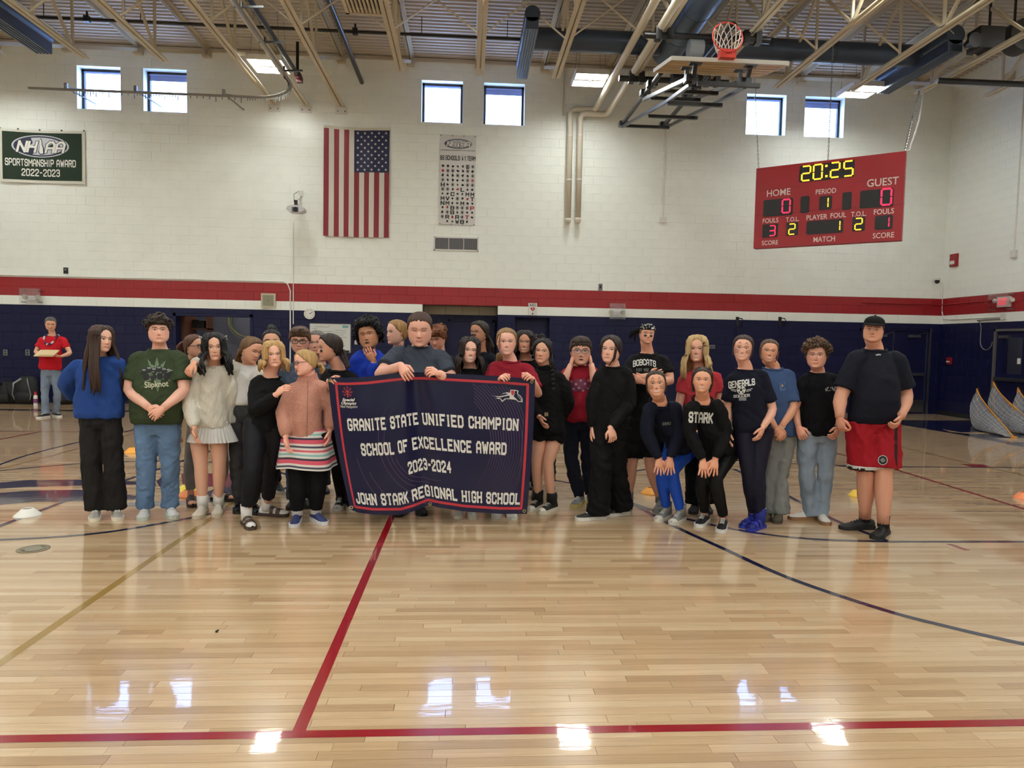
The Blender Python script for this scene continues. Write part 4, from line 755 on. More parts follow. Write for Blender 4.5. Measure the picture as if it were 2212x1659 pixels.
# corner camera, right wall things
a = W(2024, 607, WF - .12); cm = empty('security_camera', (a[0], WF, a[2]), 'small dome security camera on the far wall by the corner', 'camera'); mk('dome', one('ball', (a[0], WF - .13, a[2] - .01), .055, 14, 9), M_black, cm, smooth=True); mk('shroud', one('tube', [(a[0], WF - .13, a[2] + .02), (a[0], WF - .13, a[2] + .07)], [.062, .05], 16), M_plastic, cm); mk('arm', one('bar', (a[0], WF - .12, a[2] + .05), (a[0] + .14, WF, a[2] + .05), .05, .05), M_plastic, cm)
b = W(2037, 620, WF); conduit([(b[0], WF - .012, b[2]), (b[0], WF - .012, BZ0 + .25)], .01, M_plastic, 'thin white conduit dropping from the security camera')
RF = RX - .006
def rbox(name, p0, p1, d, m, parent): a, b = WX(*p0, RF), WX(*p1, RF); return mk(name, one('box', (RF - d, min(a[1], b[1]), min(a[2], b[2])), (RF, max(a[1], b[1]), max(a[2], b[2]))), m, parent), a, b
a = WX(2063, 562, RF); fa = empty('fire_alarm', a, 'red fire alarm horn strobe high on the right wall', 'fire alarm'); o, a1, b1 = rbox('housing', (2057, 550), (2070, 575), .06, mat('alarm_red', (150, 24, 34), .4), fa); mk('strobe', one('box', (RF - .09, (a1[1] + b1[1]) / 2 - .06, a[2] - .1), (RF - .06, (a1[1] + b1[1]) / 2 + .06, a[2] - .02)), M_plastic, fa)
a = WX(2052, 779, RF); fa = empty('pull_station', a, 'small red alarm pull station on the navy right wall', 'fire alarm'); o, a1, b1 = rbox('housing', (2049, 772), (2056, 787), .05, mat('alarm_red'), fa); mk('lever', one('box', (RF - .065, (a1[1] + b1[1]) / 2 - .05, a[2] - .04), (RF - .05, (a1[1] + b1[1]) / 2 + .05, a[2] - .01)), M_whiteink, fa)
a, b = WX(2207, 295, RF), WX(2196, 540, RF); cn = empty('conduit', (RF, a[1], b[2]), 'white conduit ending in a box high on the right wall', 'conduit'); mk('tube', one('cyl', (RF - .014, a[1], a[2] + 1.5), (RF - .014, a[1], b[2]), .013, 8), M_plastic, cn); mk('box', one('box', (RF - .05, a[1] - .08, b[2] - .15), (RF, a[1] + .08, b[2])), M_plastic, cn)
# exit sign with guard
a = WX(2172, 652, RF); ex = empty('exit_sign', a, 'white exit sign with red letters behind a clear guard', 'sign'); w2, h2 = .17, .11; yc, zc = a[1], a[2]
mk('housing', one('box', (RF - .06, yc - w2, zc - h2), (RF, yc + w2, zc + h2)), M_plastic, ex); q = MB(); plane_text(q, 'EXIT', (RF - .062, yc, zc - .065), (0, -1, 0), Z_, .2, .02, (-1, 0, 0), sx=.62); mk('lettering', q, mat('exit_red', (230, 60, 70), .5, emit=1.2), ex)
for s in (-1, 1): mk('lamp_head', one('tube', [(RF - .04, yc + s * w2, zc + .02), (RF - .05, yc + s * (w2 + .09), zc + .03)], [.03, .05], 10), M_plastic, ex)
mk('guard', one('box', (RF - .17, yc - .3, zc - .19), (RF - .165, yc + .3, zc + .17)), M_guard, ex)
for s in (-1, 1):
    for zz in (-.16, .14): mk('standoff', one('cyl', (RF - .17, yc + s * .27, zc + zz), (RF, yc + s * .27, zc + zz), .012, 8), M_steel, ex)
mk('conduit_box', one('box', (RF - .05, yc - .05, BZ0 + .05), (RF, yc + .06, BZ0 + .18)), M_plastic, ex)
conduit([(RF - .014, yc, BZ0 + .1), (RF - .014, DW - .3, BZ0 + .1), (RF - .014, DW - .1, BZ0 + .12), (RF - .014, DW - .05, BZ0 + .3)], .012, M_plastic, 'white conduit along the white band from the exit sign box')
conduit([(RF - .016, yc + .2, BZ0 + .47), (RF - .016, DW - .02, BZ0 + .47), (RX - 2.0, DW - .02, BZ0 + .47)], .012, M_red, 'red painted conduit across the red stripe to the corner')
conduit([(RF - .014, yc + .1, BZ0 + .06), (RF - .014, OPR[1] + .55, BZ0 + .05), (RF - .014, OPR[1] + .46, BZ0 + .01), (RF - .014, OPR[1] + .42, BZ0 - .1), (RF - .014, OPR[1] + .42, 1.8)] + [(RF - .014, OPR[1] + .235 + .185 * math.cos(t), 1.78 - .2 * math.sin(t)) for t in np.linspace(.2, PI - .1, 9)], .012, M_grey, 'grey cable looping from the white band to the right door')
# ============================================================ SCOREBOARD
def ray_z(px_, py_, z): r = ray(px_, py_); return CAM + r * ((z - CAMH) / r[2])
A_ = W(1634, 364, 13.25); B_ = ray_z(1957, 326, A_[2]); zb = W(1629, 537, 13.25)[2]
U_ = nrm(B_ - A_); Wd = np.linalg.norm(B_ - A_); Hd = A_[2] - zb; NB = nrm(np.cross(U_, Z_)); NB = NB if NB[1] < 0 else -NB
def uvb(px_, py_):
    r = ray(px_, py_); t = np.dot(A_ - CAM, NB) / np.dot(r, NB); p = CAM + r * t; return np.dot(p - A_, U_), p[2] - zb
def z5(x, y): return uvb(1600 + x / 3.6144, 300 + y / 3.6144)
sb = empty('scoreboard', (A_ + B_) / 2 - np.array((0, 0, Hd)), 'red hanging basketball scoreboard showing 20:25', 'scoreboard'); O_ = A_ - np.array((0, 0, Hd))
bp = lambda u, v, d=0.: O_ + U_ * u + Z_ * v + NB * d
q = MB(); q.obox(bp(Wd / 2, Hd / 2, -.08), U_ * Wd / 2, Z_ * Hd / 2, NB * .08); mk('cabinet', q, mat('scoreboard_red', (158, 22, 34), .38), sb)
M_sbk = mat('scoreboard_black', (14, 10, 14), .35); M_amber = mat('led_amber', (255, 190, 50), .5, emit=1.6); M_ledred = mat('led_red', (255, 40, 80), .5, emit=1.5); M_sbt = mat('scoreboard_white', (226, 206, 200), .5)
for (a, b) in (((462, 212), (886, 297)), ((180, 480), (405, 592)), ((471, 450), (532, 577)), ((617, 450), (710, 548)), ((797, 420), (862, 550)), ((935, 407), (1190, 525)), ((173, 670), (289, 765)), ((359, 655), (446, 752)), ((516, 645), (798, 730)), ((874, 612), (968, 717)), ((1050, 602), (1184, 703))):
    (u0, v1), (u1, v0) = z5(*a), z5(*b); c_ = .02; pts = [(u0 + c_, v0), (u1 - c_, v0), (u1, v0 + c_), (u1, v1 - c_), (u1 - c_, v1), (u0 + c_, v1), (u0, v1 - c_), (u0, v0 + c_)]
    mk('digit_panel', one('prism', [bp(u, v, 0) for u, v in pts], NB * .008), M_sbk, sb, fix=True)
SEG = {'0': 'abcdef', '1': 'bc', '2': 'abged', '3': 'abgcd', '5': 'afgcd'}
def digit(ch, x, y, hz, m):
    u, v = z5(x, y); h = hz / 3.6144 / 121.0; w_ = h * .56; q = MB(); th = h * .085
    S = dict(a=((-1, 1), (1, 1)), b=((1, 1), (1, 0)), c=((1, 0), (1, -1)), d=((-1, -1), (1, -1)), e=((-1, 0), (-1, -1)), f=((-1, 1), (-1, 0)), g=((-1, 0), (1, 0)))
    for s in SEG[ch]:
        (x0, y0), (x1, y1) = S[s]; 
        if ch == '1': x0 = x1 = 0
        p0 = np.array((u + x0 * w_ / 2, v + y0 * h / 2)); p1 = np.array((u + x1 * w_ / 2, v + y1 * h / 2)); n = 6
        for k in range(n):
            c2 = p0 + (p1 - p0) * (k + .5 + (.0)) / n * .86 + (p1 - p0) * .07; t = (p1 - p0) / np.linalg.norm(p1 - p0); l = np.linalg.norm(p1 - p0) / n * .36
            q.obox(bp(c2[0], c2[1], .011), (U_ * t[0] + Z_ * t[1]) * l, (U_ * -t[1] + Z_ * t[0]) * th * .6, NB * .003)
    mk('lit_digit', q, m, sb)
for ch, x, y, h, m in (('2', 512, 270, 112, M_amber), ('0', 603, 258, 112, M_amber), ('2', 738, 243, 112, M_amber), ('5', 842, 232, 112, M_amber), ('0', 356, 525, 105, M_ledred), ('1', 683, 497, 75, M_amber), ('0', 1138, 453, 118, M_ledred), ('3', 247, 717, 80, M_ledred), ('2', 401, 705, 82, M_amber), ('1', 775, 677, 74, M_amber), ('2', 921, 665, 86, M_amber), ('1', 1158, 650, 72, M_ledred)): digit(ch, x, y, h, m)
q = MB()
for yy in (212, 292): u, v = z5(670, yy); q.obox(bp(u, v, .011), U_ * .018, Z_ * .018, NB * .003)
mk('colon', q, M_amber, sb)
for t, x, y, hz, sx in (('HOME', 295, 418, 52, .9), ('GUEST', 1108, 335, 56, .9), ('PERIOD', 665, 408, 38, .82), ('FOULS', 232, 637, 37, .82), ('T.O.L.', 405, 627, 35, .8), ('PLAYER', 593, 610, 38, .85), ('FOUL', 761, 595, 38, .85), ('T.O.L.', 922, 585, 37, .8), ('FOULS', 1117, 566, 39, .85), ('SCORE', 228, 810, 36, .82), ('MATCH', 652, 782, 40, .82), ('SCORE', 1114, 752, 39, .85)):
    u, v = z5(x, y); s = hz / 3.6144 / 121 / .7; q = MB(); plane_text(q, t, bp(u, v - s * .35), U_, Z_, s, .012, NB, .003, sx=sx); mk('caption', q, M_sbt, sb)
for (x0, y0, x1, y1) in ((140, 408, 470, 378), (875, 338, 1250, 300), (120, 600, 1280, 520)):
    (u0, v0), (u1, v1) = z5(x0, y0), z5(x1, y1); mk('panel_seam', one('obox', bp((u0 + u1) / 2, v0, .001), U_ * (u1 - u0) / 2, Z_ * .003, NB * .001), mat('seam_dark_red', (110, 14, 24), .5), sb)
M_chain = mat('galvanised_chain', (150, 150, 146), .35, metal=.9)
def chain(name, p, q_, label, link=.05, m=M_chain, cat='chain'):
    p, q_ = np.array(p, float), np.array(q_, float); L = np.linalg.norm(q_ - p); n = int(L / (link * .8)); t = (q_ - p) / L; mb = MB(); s1 = nrm(np.cross(t, (0.3, 1, .1))); s2 = np.cross(t, s1)
    for k in range(n):
        c_ = p + t * (k + .5) * L / n; s = s1 if k % 2 else s2; mb.tube([c_ + t * math.cos(a) * link * .55 + s * math.sin(a) * link * .24 for a in np.linspace(0, 2 * PI, 9)[:-1]], link * .085, 4, closed=True)
    return mk(name, mb, m, base=q_, label=label, cat=cat)
tp = bp(.03, Hd, -.04); chain('hanging_chain', (tp[0] - .12, tp[1] + .1, ZB), tp, 'chain holding the left end of the scoreboard'); tp = bp(Wd * .5, Hd, -.08); chain('hanging_chain', (tp[0], tp[1], ZB + .3), tp, 'chain holding the middle of the scoreboard')
a = W(1985, 205, 14.1); tp = bp(Wd - .02, Hd, -.04); chain('hanging_chain', (a[0], a[1], ZB), tp, 'heavy twisted chain and cable at the right end of the scoreboard', .09)
mk('power_cord', one('tube', [np.array((a[0] + .06, a[1] - .05, ZB))] + [np.array((a[0] + .06, a[1] - .05, ZB)) * (1 - f) + (tp + np.array((.06, 0, .03))) * f + np.array((.05 * math.sin(PI * f), 0, -.05 * math.sin(PI * f))) for f in (.25, .5, .75, .9)] + [tp + np.array((.08, 0, .02)), tp + np.array((.02, 0, .01))], .014, 6), M_plastic, base=tp, smooth=True, label='white power cord beside the scoreboard chain at right', cat='cord')
# ============================================================ FOLDED BACKSTOP
XL, XR = W(1343, 272, 15.5)[0], W(1434, 276, 15.5)[0]
hp = empty('basketball_backstop', (XL, 13, 6), 'folded black basketball backstop with wooden board and red rim', 'basketball hoop')
L_ = lambda a, b: WX(a, b, XL); R_2 = lambda a, b: WX(a, b, XR)
nl, nr, fl_, fr_ = W(1453, 126, 11.1), W(1705, 136, 11.1), W(1411, 153, 12.2), W(1640, 163, 12.2)
zn, zf = (nl[2] + nr[2]) / 2, (fl_[2] + fr_[2]) / 2; bx0, bx1 = (nl[0] + fl_[0]) / 2, (nr[0] + fr_[0]) / 2
tn = nrm(np.array((0, 1.1, zf - zn))); cb = np.array(((bx0 + bx1) / 2, 11.65, (zn + zf) / 2)); up = nrm(np.cross(X_, tn)); hl = 1.1 / 2 / tn[1]; hw = (bx1 - bx0) / 2
M_ply = mat('backboard_plywood', (190, 158, 104), .5, var=.22, vscale=2.2, stretch=(.6, 6, 6)); mk('board', one('obox', cb, X_ * hw, tn * hl, up * .02), M_ply, hp); mk('board_face', one('obox', cb + up * .024, X_ * hw, tn * hl, up * .004), M_whiteink, hp)
for s in (-1, 1): mk('edge_strip', one('obox', cb + X_ * s * (hw + .006), X_ * .006, tn * hl, up * .03), M_whiteink, hp); mk('edge_strip', one('obox', cb + tn * s * (hl + .006), X_ * hw, tn * .006, up * .03), M_whiteink, hp)
for f in (-.5, -.15, .2, .55): mk('batten', one('obox', cb - up * .022 + tn * hl * f, X_ * hw * .97, tn * .02, up * .004), M_ply, hp)  # raised strips across the underside, in the board's own plywood
ry = 10.98; rc = W(1572, 80, ry); rb = W(1570, 119, 11.05); M_rim = mat('rim_orange_red', (206, 62, 50), .4); r0 = .235
rim = mk('rim', one('tube', [(rc[0] + r0 * math.cos(a), ry + .05 * math.sin(a), rc[2] + r0 * 1.02 * math.sin(a)) for a in np.linspace(0, 2 * PI, 33)[:-1]], .011, 8, closed=True), M_rim, hp, smooth=True)
mk('rim_bracket', one('box', (rb[0] - .125, 10.98, zn - .0), (rb[0] + .125, 11.12, rb[2] + .07)), M_rim, rim); q = MB()
for s in (-1, 1): q.tube([(rb[0] + s * .11, 11.0, rb[2] + .06), (rc[0] + s * .16, ry, rc[2] - .17)], .011, 6)
mk('rim_brace', q, M_rim, rim); q = MB(); plane_text(q, 'FIBA'[:0] + 'BSN', (rb[0], 10.979, rb[2] - .0), X_, Z_, .05, .004, NF); mk('bracket_logo', q, M_ink, rim)
q = MB(); lev = [(r0, (0, 0, 0)), (.205, (.01, .06, -.05)), (.175, (.025, .13, -.09)), (.14, (.045, .2, -.12)), (.115, (.06, .26, -.145)), (.1, (.075, .3, -.16))]; N = 12
def npnt(l, k): rr_, o = lev[l]; a = 2 * PI * (k + (.5 if l % 2 else 0)) / N; return np.array((rc[0] + o[0] + rr_ * math.cos(a), ry + o[1], rc[2] + o[2] + rr_ * math.sin(a) * .95))
for l in range(5):
    for k in range(N):
        for k2 in ((k, k - 1) if l % 2 == 0 else (k, k + 1)): q.tube([npnt(l, k), npnt(l + 1, k2)], .0075, 4, cap=False)
mk('net', q, mat('net_cord', (244, 240, 230), .8), rim)
def member(name, pts, r=.035, m=M_blackmetal, sq=True):
    q = MB()
    for a, b in zip(pts, pts[1:]): (q.bar(a, b, r * 2, r * 2) if sq else q.cyl(a, b, r, 10))
    return mk(name, q, m, hp)
M_lsteel = mat('worn_black_steel', (60, 60, 62), .32, metal=.6)
member('mast', [L_(1343, 270), L_(1428, 157)], .045, M_lsteel, False); member('mast', [R_2(1434, 271), R_2(1531, 160)], .045, M_lsteel, False)
member('frame_rail', [L_(1344, 274), L_(1440, 220), L_(1491, 183)], .026, M_lsteel); member('frame_rail', [L_(1390, 215), L_(1482, 172)], .03, M_lsteel); member('frame_rail', [R_2(1435, 277), R_2(1546, 223), R_2(1609, 188)], .026, M_lsteel); member('frame_rail', [R_2(1491, 216), R_2(1531, 201), R_2(1590, 179)], .028)
for a, b in (((1352, 272), (1430, 274)), ((1400, 251), (1482, 254)), ((1442, 223), (1546, 227)), ((1405, 212), (1489, 215)), ((1435, 197), (1531, 200)), ((1506, 180), (1567, 182))):
    pa = L_(*a); member('cross_bar', [pa, (XR, pa[1], pa[2])], .028)
for (xx, a, b) in ((XL, (1484, 148), (1483, 166)), (XL, (1502, 138), (1498, 164)), (XR, (1599, 153), (1598, 175)), (XR, (1621, 143), (1615, 166))):
    p_, q_ = WX(*a, xx), WX(*b, xx); member('board_strut', [p_, q_], .03); mk('strut_plate', one('box', (xx - .09, p_[1] - .05, p_[2] - .01), (xx + .09, p_[1] + .05, p_[2] + .01)), M_blackmetal, hp)
for (xx, a) in ((XL, (1393, 201)), (XL, (1408, 182)), (XL, (1346, 268)), (XR, (1485, 207)), (XR, (1502, 190)), (XR, (1434, 270)), (XL, (1492, 171)), (XR, (1607, 178))): p_ = WX(*a, xx); q = MB(); q.box((xx - .09, p_[1] - .08, p_[2] - .05), (xx + .09, p_[1] + .08, p_[2] + .05)); mk('clamp', q, M_blackmetal, hp)
for a, b, lb in (((1391, 75), (1660, 90), 0), ((1337, 169), (1570, 182), 1)):
    p_ = FL(*a, 6.68); q_ = FL(*b, 6.68); mk('support_pipe', one('cyl', (p_[0], p_[1], 6.68), (q_[0], p_[1], 6.68), .055, 14), M_blackmetal, hp)
    for x in JX:
        if p_[0] < x < q_[0]:
            for s in (-.1, .1): mk('beam_clamp', one('box', (x + s - .05, p_[1] - .07, 6.6), (x + s + .05, p_[1] + .07, ZB + .03)), M_blackmetal, hp)
p_ = FL(1502, 105, 6.5); mk('winch_motor', one('tube', [(p_[0] - .12, p_[1], 6.5), (p_[0] + .12, p_[1], 6.5)], .14, 18), mat('motor_grey', (120, 122, 124), .4, metal=.4), hp); mk('motor_bracket', one('box', (p_[0] - .05, p_[1] - .06, 6.6), (p_[0] + .3, p_[1] + .06, 6.72)), M_blackmetal, hp)
p_ = FL(1460, 165, 6.45); mk('winch_drum', one('tube', [(p_[0] - .05, p_[1] + .1, 6.42), (p_[0] + .5, p_[1] + .1, 6.42)], .12, 16), M_blackmetal, hp)
a = FL(1588, 38, 6.72); mk('hoist_tube', one('cyl', (a[0] - .02, a[1], 6.6), (XR - .2, a[1] + 1.6, 6.45), .06, 12), M_blackmetal, hp)
# ============================================================ POP-UP GOALS, BAGS, CONES
M_orange = mat('goal_orange', (214, 142, 40), .6); M_net = glass_mat('goal_mesh_panel', (.62, .62, .64), .04); M_net2 = mat('goal_net_cord', (176, 176, 178), .8)
M_gnet = bpy.data.materials.new('goal_mesh_fabric'); M_gnet.use_nodes = True; _n = M_gnet.node_tree; _t = _n.nodes.new('ShaderNodeBsdfTransparent'); _m = _n.nodes.new('ShaderNodeMixShader'); _m.inputs[0].default_value = .5
_n.nodes['Principled BSDF'].inputs['Base Color'].default_value = srgb(150, 150, 154); _n.nodes['Principled BSDF'].inputs['Roughness'].default_value = .9
_n.links.new(_t.outputs[0], _m.inputs[1]); _n.links.new(_n.nodes['Principled BSDF'].outputs[0], _m.inputs[2]); _n.links.new(_m.outputs[0], _n.nodes['Material Output'].inputs[0])
def goal(label, a, c_, hgt, lean):
    """pop-up goal: bent fabric rim rising steeply from one foot to a peak and falling to the other, mesh net behind"""
    a, c_, lean = (np.array(p, float) for p in (a, c_, lean)); mid = (a + c_) / 2; g = empty('pop_up_goal', mid, label, 'soccer goal', 'orange pop-up goals'); e = nrm(c_ - a); n = nrm(np.cross(e, Z_)); n = n if n[1] < 0 else -n
    arc = []
    for w in np.linspace(0, 1, 33):
        hh = hgt * (1 - w) ** .95 * min(1, (w / .09)) ** .55; arc.append(a + (c_ - a) * (w ** 1.25 - .16 * math.sin(PI * w) * (1 - w)) + Z_ * (hh + .01) + lean * hh)
    bw = .055; cen = a + (c_ - a) * .36 + Z_ * hgt * .3; ins = [p + nrm(cen - p) * bw * (1.5 if 4 < k < 10 else 1) for k, p in enumerate(arc)]
    q = MB(); q.grid([[p + n * .01 for p in arc], [p + n * .01 for p in ins], [p - n * .01 for p in ins], [p - n * .01 for p in arc], [p + n * .01 for p in arc]]); mk('rim_sleeve', q, M_orange, g, smooth=True, angle=.8)
    base = [a + (c_ - a) * w - n * .30 * math.sin(PI * w) + Z_ * .012 for w in np.linspace(0, 1, 33)]
    bulge = lambda p, b, f: p * (1 - f) + b * f - n * .12 * math.sin(PI * f)
    q = MB(); q.grid([[bulge(p, b, f) for p, b in zip(ins, base)] for f in np.linspace(0, 1, 7)]); mk('mesh_skin', q, M_gnet, g, smooth=True)
    q = MB()
    for k in range(1, 32, 2): q.tube([bulge(ins[k], base[k], f) for f in np.linspace(0, 1, 6)], .003, 3, cap=False)
    for f in np.linspace(.1, .9, 8): q.tube([bulge(p, b, f) for p, b in zip(ins, base)], .003, 3, cap=False)
    mk('net_cords', q, M_net2, g, kind='stuff'); mk('base_rod', one('tube', base, .009, 6), M_black, g, smooth=True)
    o = arc[5] * .5 + ins[5] * .5; t_ = nrm(arc[7] - arc[3]); u_ = np.cross(n, t_); q = MB(); q.obox(o + n * .013, t_ * .13, u_ * .035, n * .003); mk('logo_patch', q, M_black, g)
    q = MB(); plane_text(q, 'PUGG', o + n * .017 - u_ * .02, t_, u_, .06, .006, n, .001); mk('logo_lettering', q, M_orange, g); q = MB(); q.obox(c_ - e * .1 + Z_ * .012, e * .12, n * .05, Z_ * .008); mk('corner_pad', q, M_orange, g)
goal('orange pop-up goal, leftmost of the three, rising to a point', FL(2112, 919), FL(2190, 946), .84, (-.10, 0, 0)); goal('orange pop-up goal in the middle, tallest of the three', FL(2146, 922), FL(2266, 946), 1.02, (-.08, 0, 0)); goal('orange pop-up goal cut off by the right edge of the photo', FL(2192, 929), FL(2330, 952), .92, (.0, 0, 0))
# backpacks and bottle against the left wall
def backpack(px_, w_, h_, label, strap):
    c = W(px_, 868, 16.15); x = c[0]; b = empty('backpack', (x, 16.15, 0), label, 'backpack', 'backpacks by the wall'); q = MB()
    q.tube([(x, 16.2, .01), (x, 16.2, .06), (x, 16.2, h_ * .45), (x, 16.22, h_ * .8), (x, 16.25, h_ * .96), (x, 16.26, h_)], [w_ * .42, w_ * .5, w_ * .52, w_ * .46, w_ * .3, w_ * .06], 16, rad2=[.1, .13, .14, .12, .08, .02], axes=(X_, np.array((0, 1., 0)))); mk('body', q, mat('pack_nylon', (22, 22, 26), .7, bump=.3, bscale=25, dist=.02), b, smooth=True)
    q = MB(); q.tube([(x, 16.08, .05), (x, 16.06, .1), (x, 16.06, h_ * .36), (x, 16.09, h_ * .44)], [w_ * .3, w_ * .36, w_ * .36, w_ * .28], 12, rad2=[.03, .05, .05, .02], axes=(X_, np.array((0, 1., 0)))); mk('front_pocket', q, mat('pack_nylon'), b, smooth=True)
    for s in (-1, 1): mk('strap', one('tube', [(x + s * w_ * .12, 16.12, h_ * .9), (x + s * w_ * .3, 16.0, h_ * .75), (x + s * w_ * .38, 16.02, h_ * .35), (x + s * w_ * .3, 16.05, .1)], .022, 6, rad2=.008), strap, b, smooth=True)
    mk('grab_loop', one('tube', [(x - .05, 16.22, h_ * .98), (x, 16.22, h_ * 1.06), (x + .05, 16.22, h_ * .98)], .01, 6), M_black, b, smooth=True)
backpack(55, .5, .62, 'black backpack with pale grey straps left of the man in red', mat('strap_grey', (150, 150, 150), .8)); backpack(12, .4, .5, 'plain black backpack at the left edge of the photo', M_black); backpack(138, .36, .32, 'low dark backpack right of the man in red', mat('strap_dark', (60, 60, 70), .8))
c = W(77, 870, 15.8); bo = empty('water_bottle', (c[0], 15.8, 0), 'white and red water bottle standing by the backpack', 'bottle'); x = c[0]
mk('body', one('tube', [(x, 15.8, 0), (x, 15.8, .2), (x, 15.8, .23)], [.04, .04, .028], 14), M_plastic, bo, smooth=True, angle=.7); mk('label_band', one('tube', [(x, 15.8, .06), (x, 15.8, .15)], .0412, 14), mat('bottle_purple', (120, 60, 110), .5), bo); mk('cap', one('tube', [(x, 15.8, .23), (x, 15.8, .3)], [.03, .024], 12), M_redink, bo)
for k, (px_, py_, rgb, lb, sc) in enumerate(((287, 977, (236, 160, 40), 'yellow-orange disc cone between the girl in blue and boy in green', 1), (403, 1060, (226, 206, 60), 'yellow disc cone behind the boy in green', 1), (408, 1072, (240, 132, 50), 'orange disc cone in front of the yellow one', 1), (60, 1114, (232, 230, 220), 'white disc cone alone at the left on the navy line', 1), (1405, 1066, (240, 164, 50), 'orange disc cone behind the girl in blue leggings', 1), (1850, 1071, (240, 200, 60), 'yellow disc cone just behind the tall boy', .8), (2212, 1076, (240, 140, 90), 'pale orange disc cone at the right edge', 1))):
    c = FL(px_, py_); x, y = c[0], c[1]; R = .105 * sc; q = MB(); m = mat('cone%d' % k, rgb, .4)
    q.grid([[(x + r * math.cos(a), y + r * math.sin(a), z) for a in np.linspace(0, 2 * PI, 25)[:-1]] for r, z in ((R, .0), (R, .006), (R * .93, .012), (R * .42, .062), (R * .36, .064), (R * .34, .058), (R * .8, .008))], wrap=True)
    mk('disc_cone', q, m, base=c, smooth=True, label=lb, cat='cone', group='disc cones on the floor')
# ============================================================ PEOPLE
TS = bpy.data.scenes.new('scratch')
def remesh(mb, vox, it=4, fold=0.0, seed=0, freq=1.0, closez=None):
    me = bpy.data.meshes.new('r'); me.from_pydata(mb.v, [], mb.f); o = bpy.data.objects.new('r', me); TS.collection.objects.link(o)
    bm = bmesh.new(); bm.from_mesh(me); bmesh.ops.recalc_face_normals(bm, faces=bm.faces); bm.to_mesh(me); bm.free()
    m = o.modifiers.new('r', 'REMESH'); m.mode = 'VOXEL'; m.voxel_size = vox
    s = o.modifiers.new('s', 'SMOOTH'); s.factor = .5; s.iterations = it
    vl = TS.view_layers[0]; vl.update(); ev = o.evaluated_get(vl.depsgraph); em = ev.to_mesh()
    n = len(em.vertices); v = np.empty(n * 3); em.vertices.foreach_get('co', v); v = v.reshape(-1, 3)
    nn = np.empty(n * 3); em.vertex_normals.foreach_get('vector', nn); nn = nn.reshape(-1, 3)
    f = [tuple(p.vertices) for p in em.polygons]; ev.to_mesh_clear(); bpy.data.objects.remove(o); bpy.data.meshes.remove(me)
    if fold:
        r = np.random.default_rng(seed); d = np.zeros(n)
        for k in range(7):
            lam = r.uniform(.05, .16) / freq; kv = r.normal(size=3) * np.array((1, 1, .75)); kv = kv / np.linalg.norm(kv) * 2 * PI / lam
            w_ = np.sin(v @ kv + 1.6 * np.sin(v @ (np.roll(kv, 1) * .45) + r.uniform(0, 6)) + r.uniform(0, 6)); g = .5 + .5 * np.sin(v @ (kv[::-1] * .3) + r.uniform(0, 6)); d += np.sign(w_) * np.abs(w_) ** 1.5 * g
        v = v + nn * (d * fold / 2.2)[:, None]
    out = MB(); out.v = [tuple(p) for p in v.tolist()]; out.f = f; out.mi = [0] * len(f); return out
def sm(x): x = np.clip(x, 0, 1); return x * x * (3 - 2 * x)
def lin(rgb): return np.array(srgb(*rgb)[:3])
KT = [0, .05, .12, .2, .28, .35, .45, .5, .58, .68, .78, .86, .92, .96, .985, 1]
KA = [.120, .218, .284, .320, .338, .346, .354, .356, .356, .352, .338, .30, .24, .17, .105, .0]
KF = [.33, .372, .365, .378, .378, .378, .376, .376, .393, .388, .358, .303, .232, .162, .098, .0]
KB = [.03, .07, .13, .25, .355, .41, .455, .47, .48, .475, .435, .37, .285, .20, .12, .0]
def head_pt(phi, t, H, off=0.0, feat=True, jaw=1.0, nose=.098):
    """local head coordinates (x image-right, y forward, z up from chin); arrays broadcast"""
    a = np.interp(t, KT, KA); f = np.interp(t, KT, KF); b = np.interp(t, KT, KB)
    a = a * (1 + (jaw - 1) * np.clip(1 - t / .5, 0, 1))
    s, c = np.sin(phi), np.cos(phi); x = a * np.sign(s) * np.abs(s) ** .92; y = np.where(c > 0, f * np.abs(c) ** .82, -b * np.abs(c) ** .95); z = t * 1.0
    if feat:
        fr = sm((c - .15) / .4); ax = np.abs(x)
        nw = .030 + .024 * sm((.50 - t) / .17); N = np.where(t > .335, sm((.56 - t) / .22), sm((t - .275) / .06)); y = y + fr * nose * N * np.exp(-(x / nw) ** 2)
        y = y - fr * .030 * np.exp(-((ax - .135) / .062) ** 2 - ((t - .5) / .038) ** 2) + fr * .012 * np.exp(-((t - .575) / .03) ** 2 - (ax / .26) ** 4)
        y = y + fr * .020 * np.exp(-(x / .10) ** 2 - ((t - .205) / .028) ** 2) - fr * .014 * np.exp(-(x / .10) ** 2 - ((t - .203) / .007) ** 2)
        y = y + fr * .02 * np.exp(-(x / .085) ** 2 - ((t - .06) / .05) ** 2) + fr * .014 * np.exp(-((ax - .17) / .09) ** 2 - ((t - .36) / .09) ** 2)
    P = np.stack([x * np.ones_like(y), y, z * np.ones_like(y)], -1)
    if np.any(off):
        d = P - np.array((0, -.04, .55)); d = d / (np.linalg.norm(d, axis=-1, keepdims=True) + 1e-9); P = P + d * (np.asarray(off)[..., None] if np.ndim(off) else off)
    return P * H
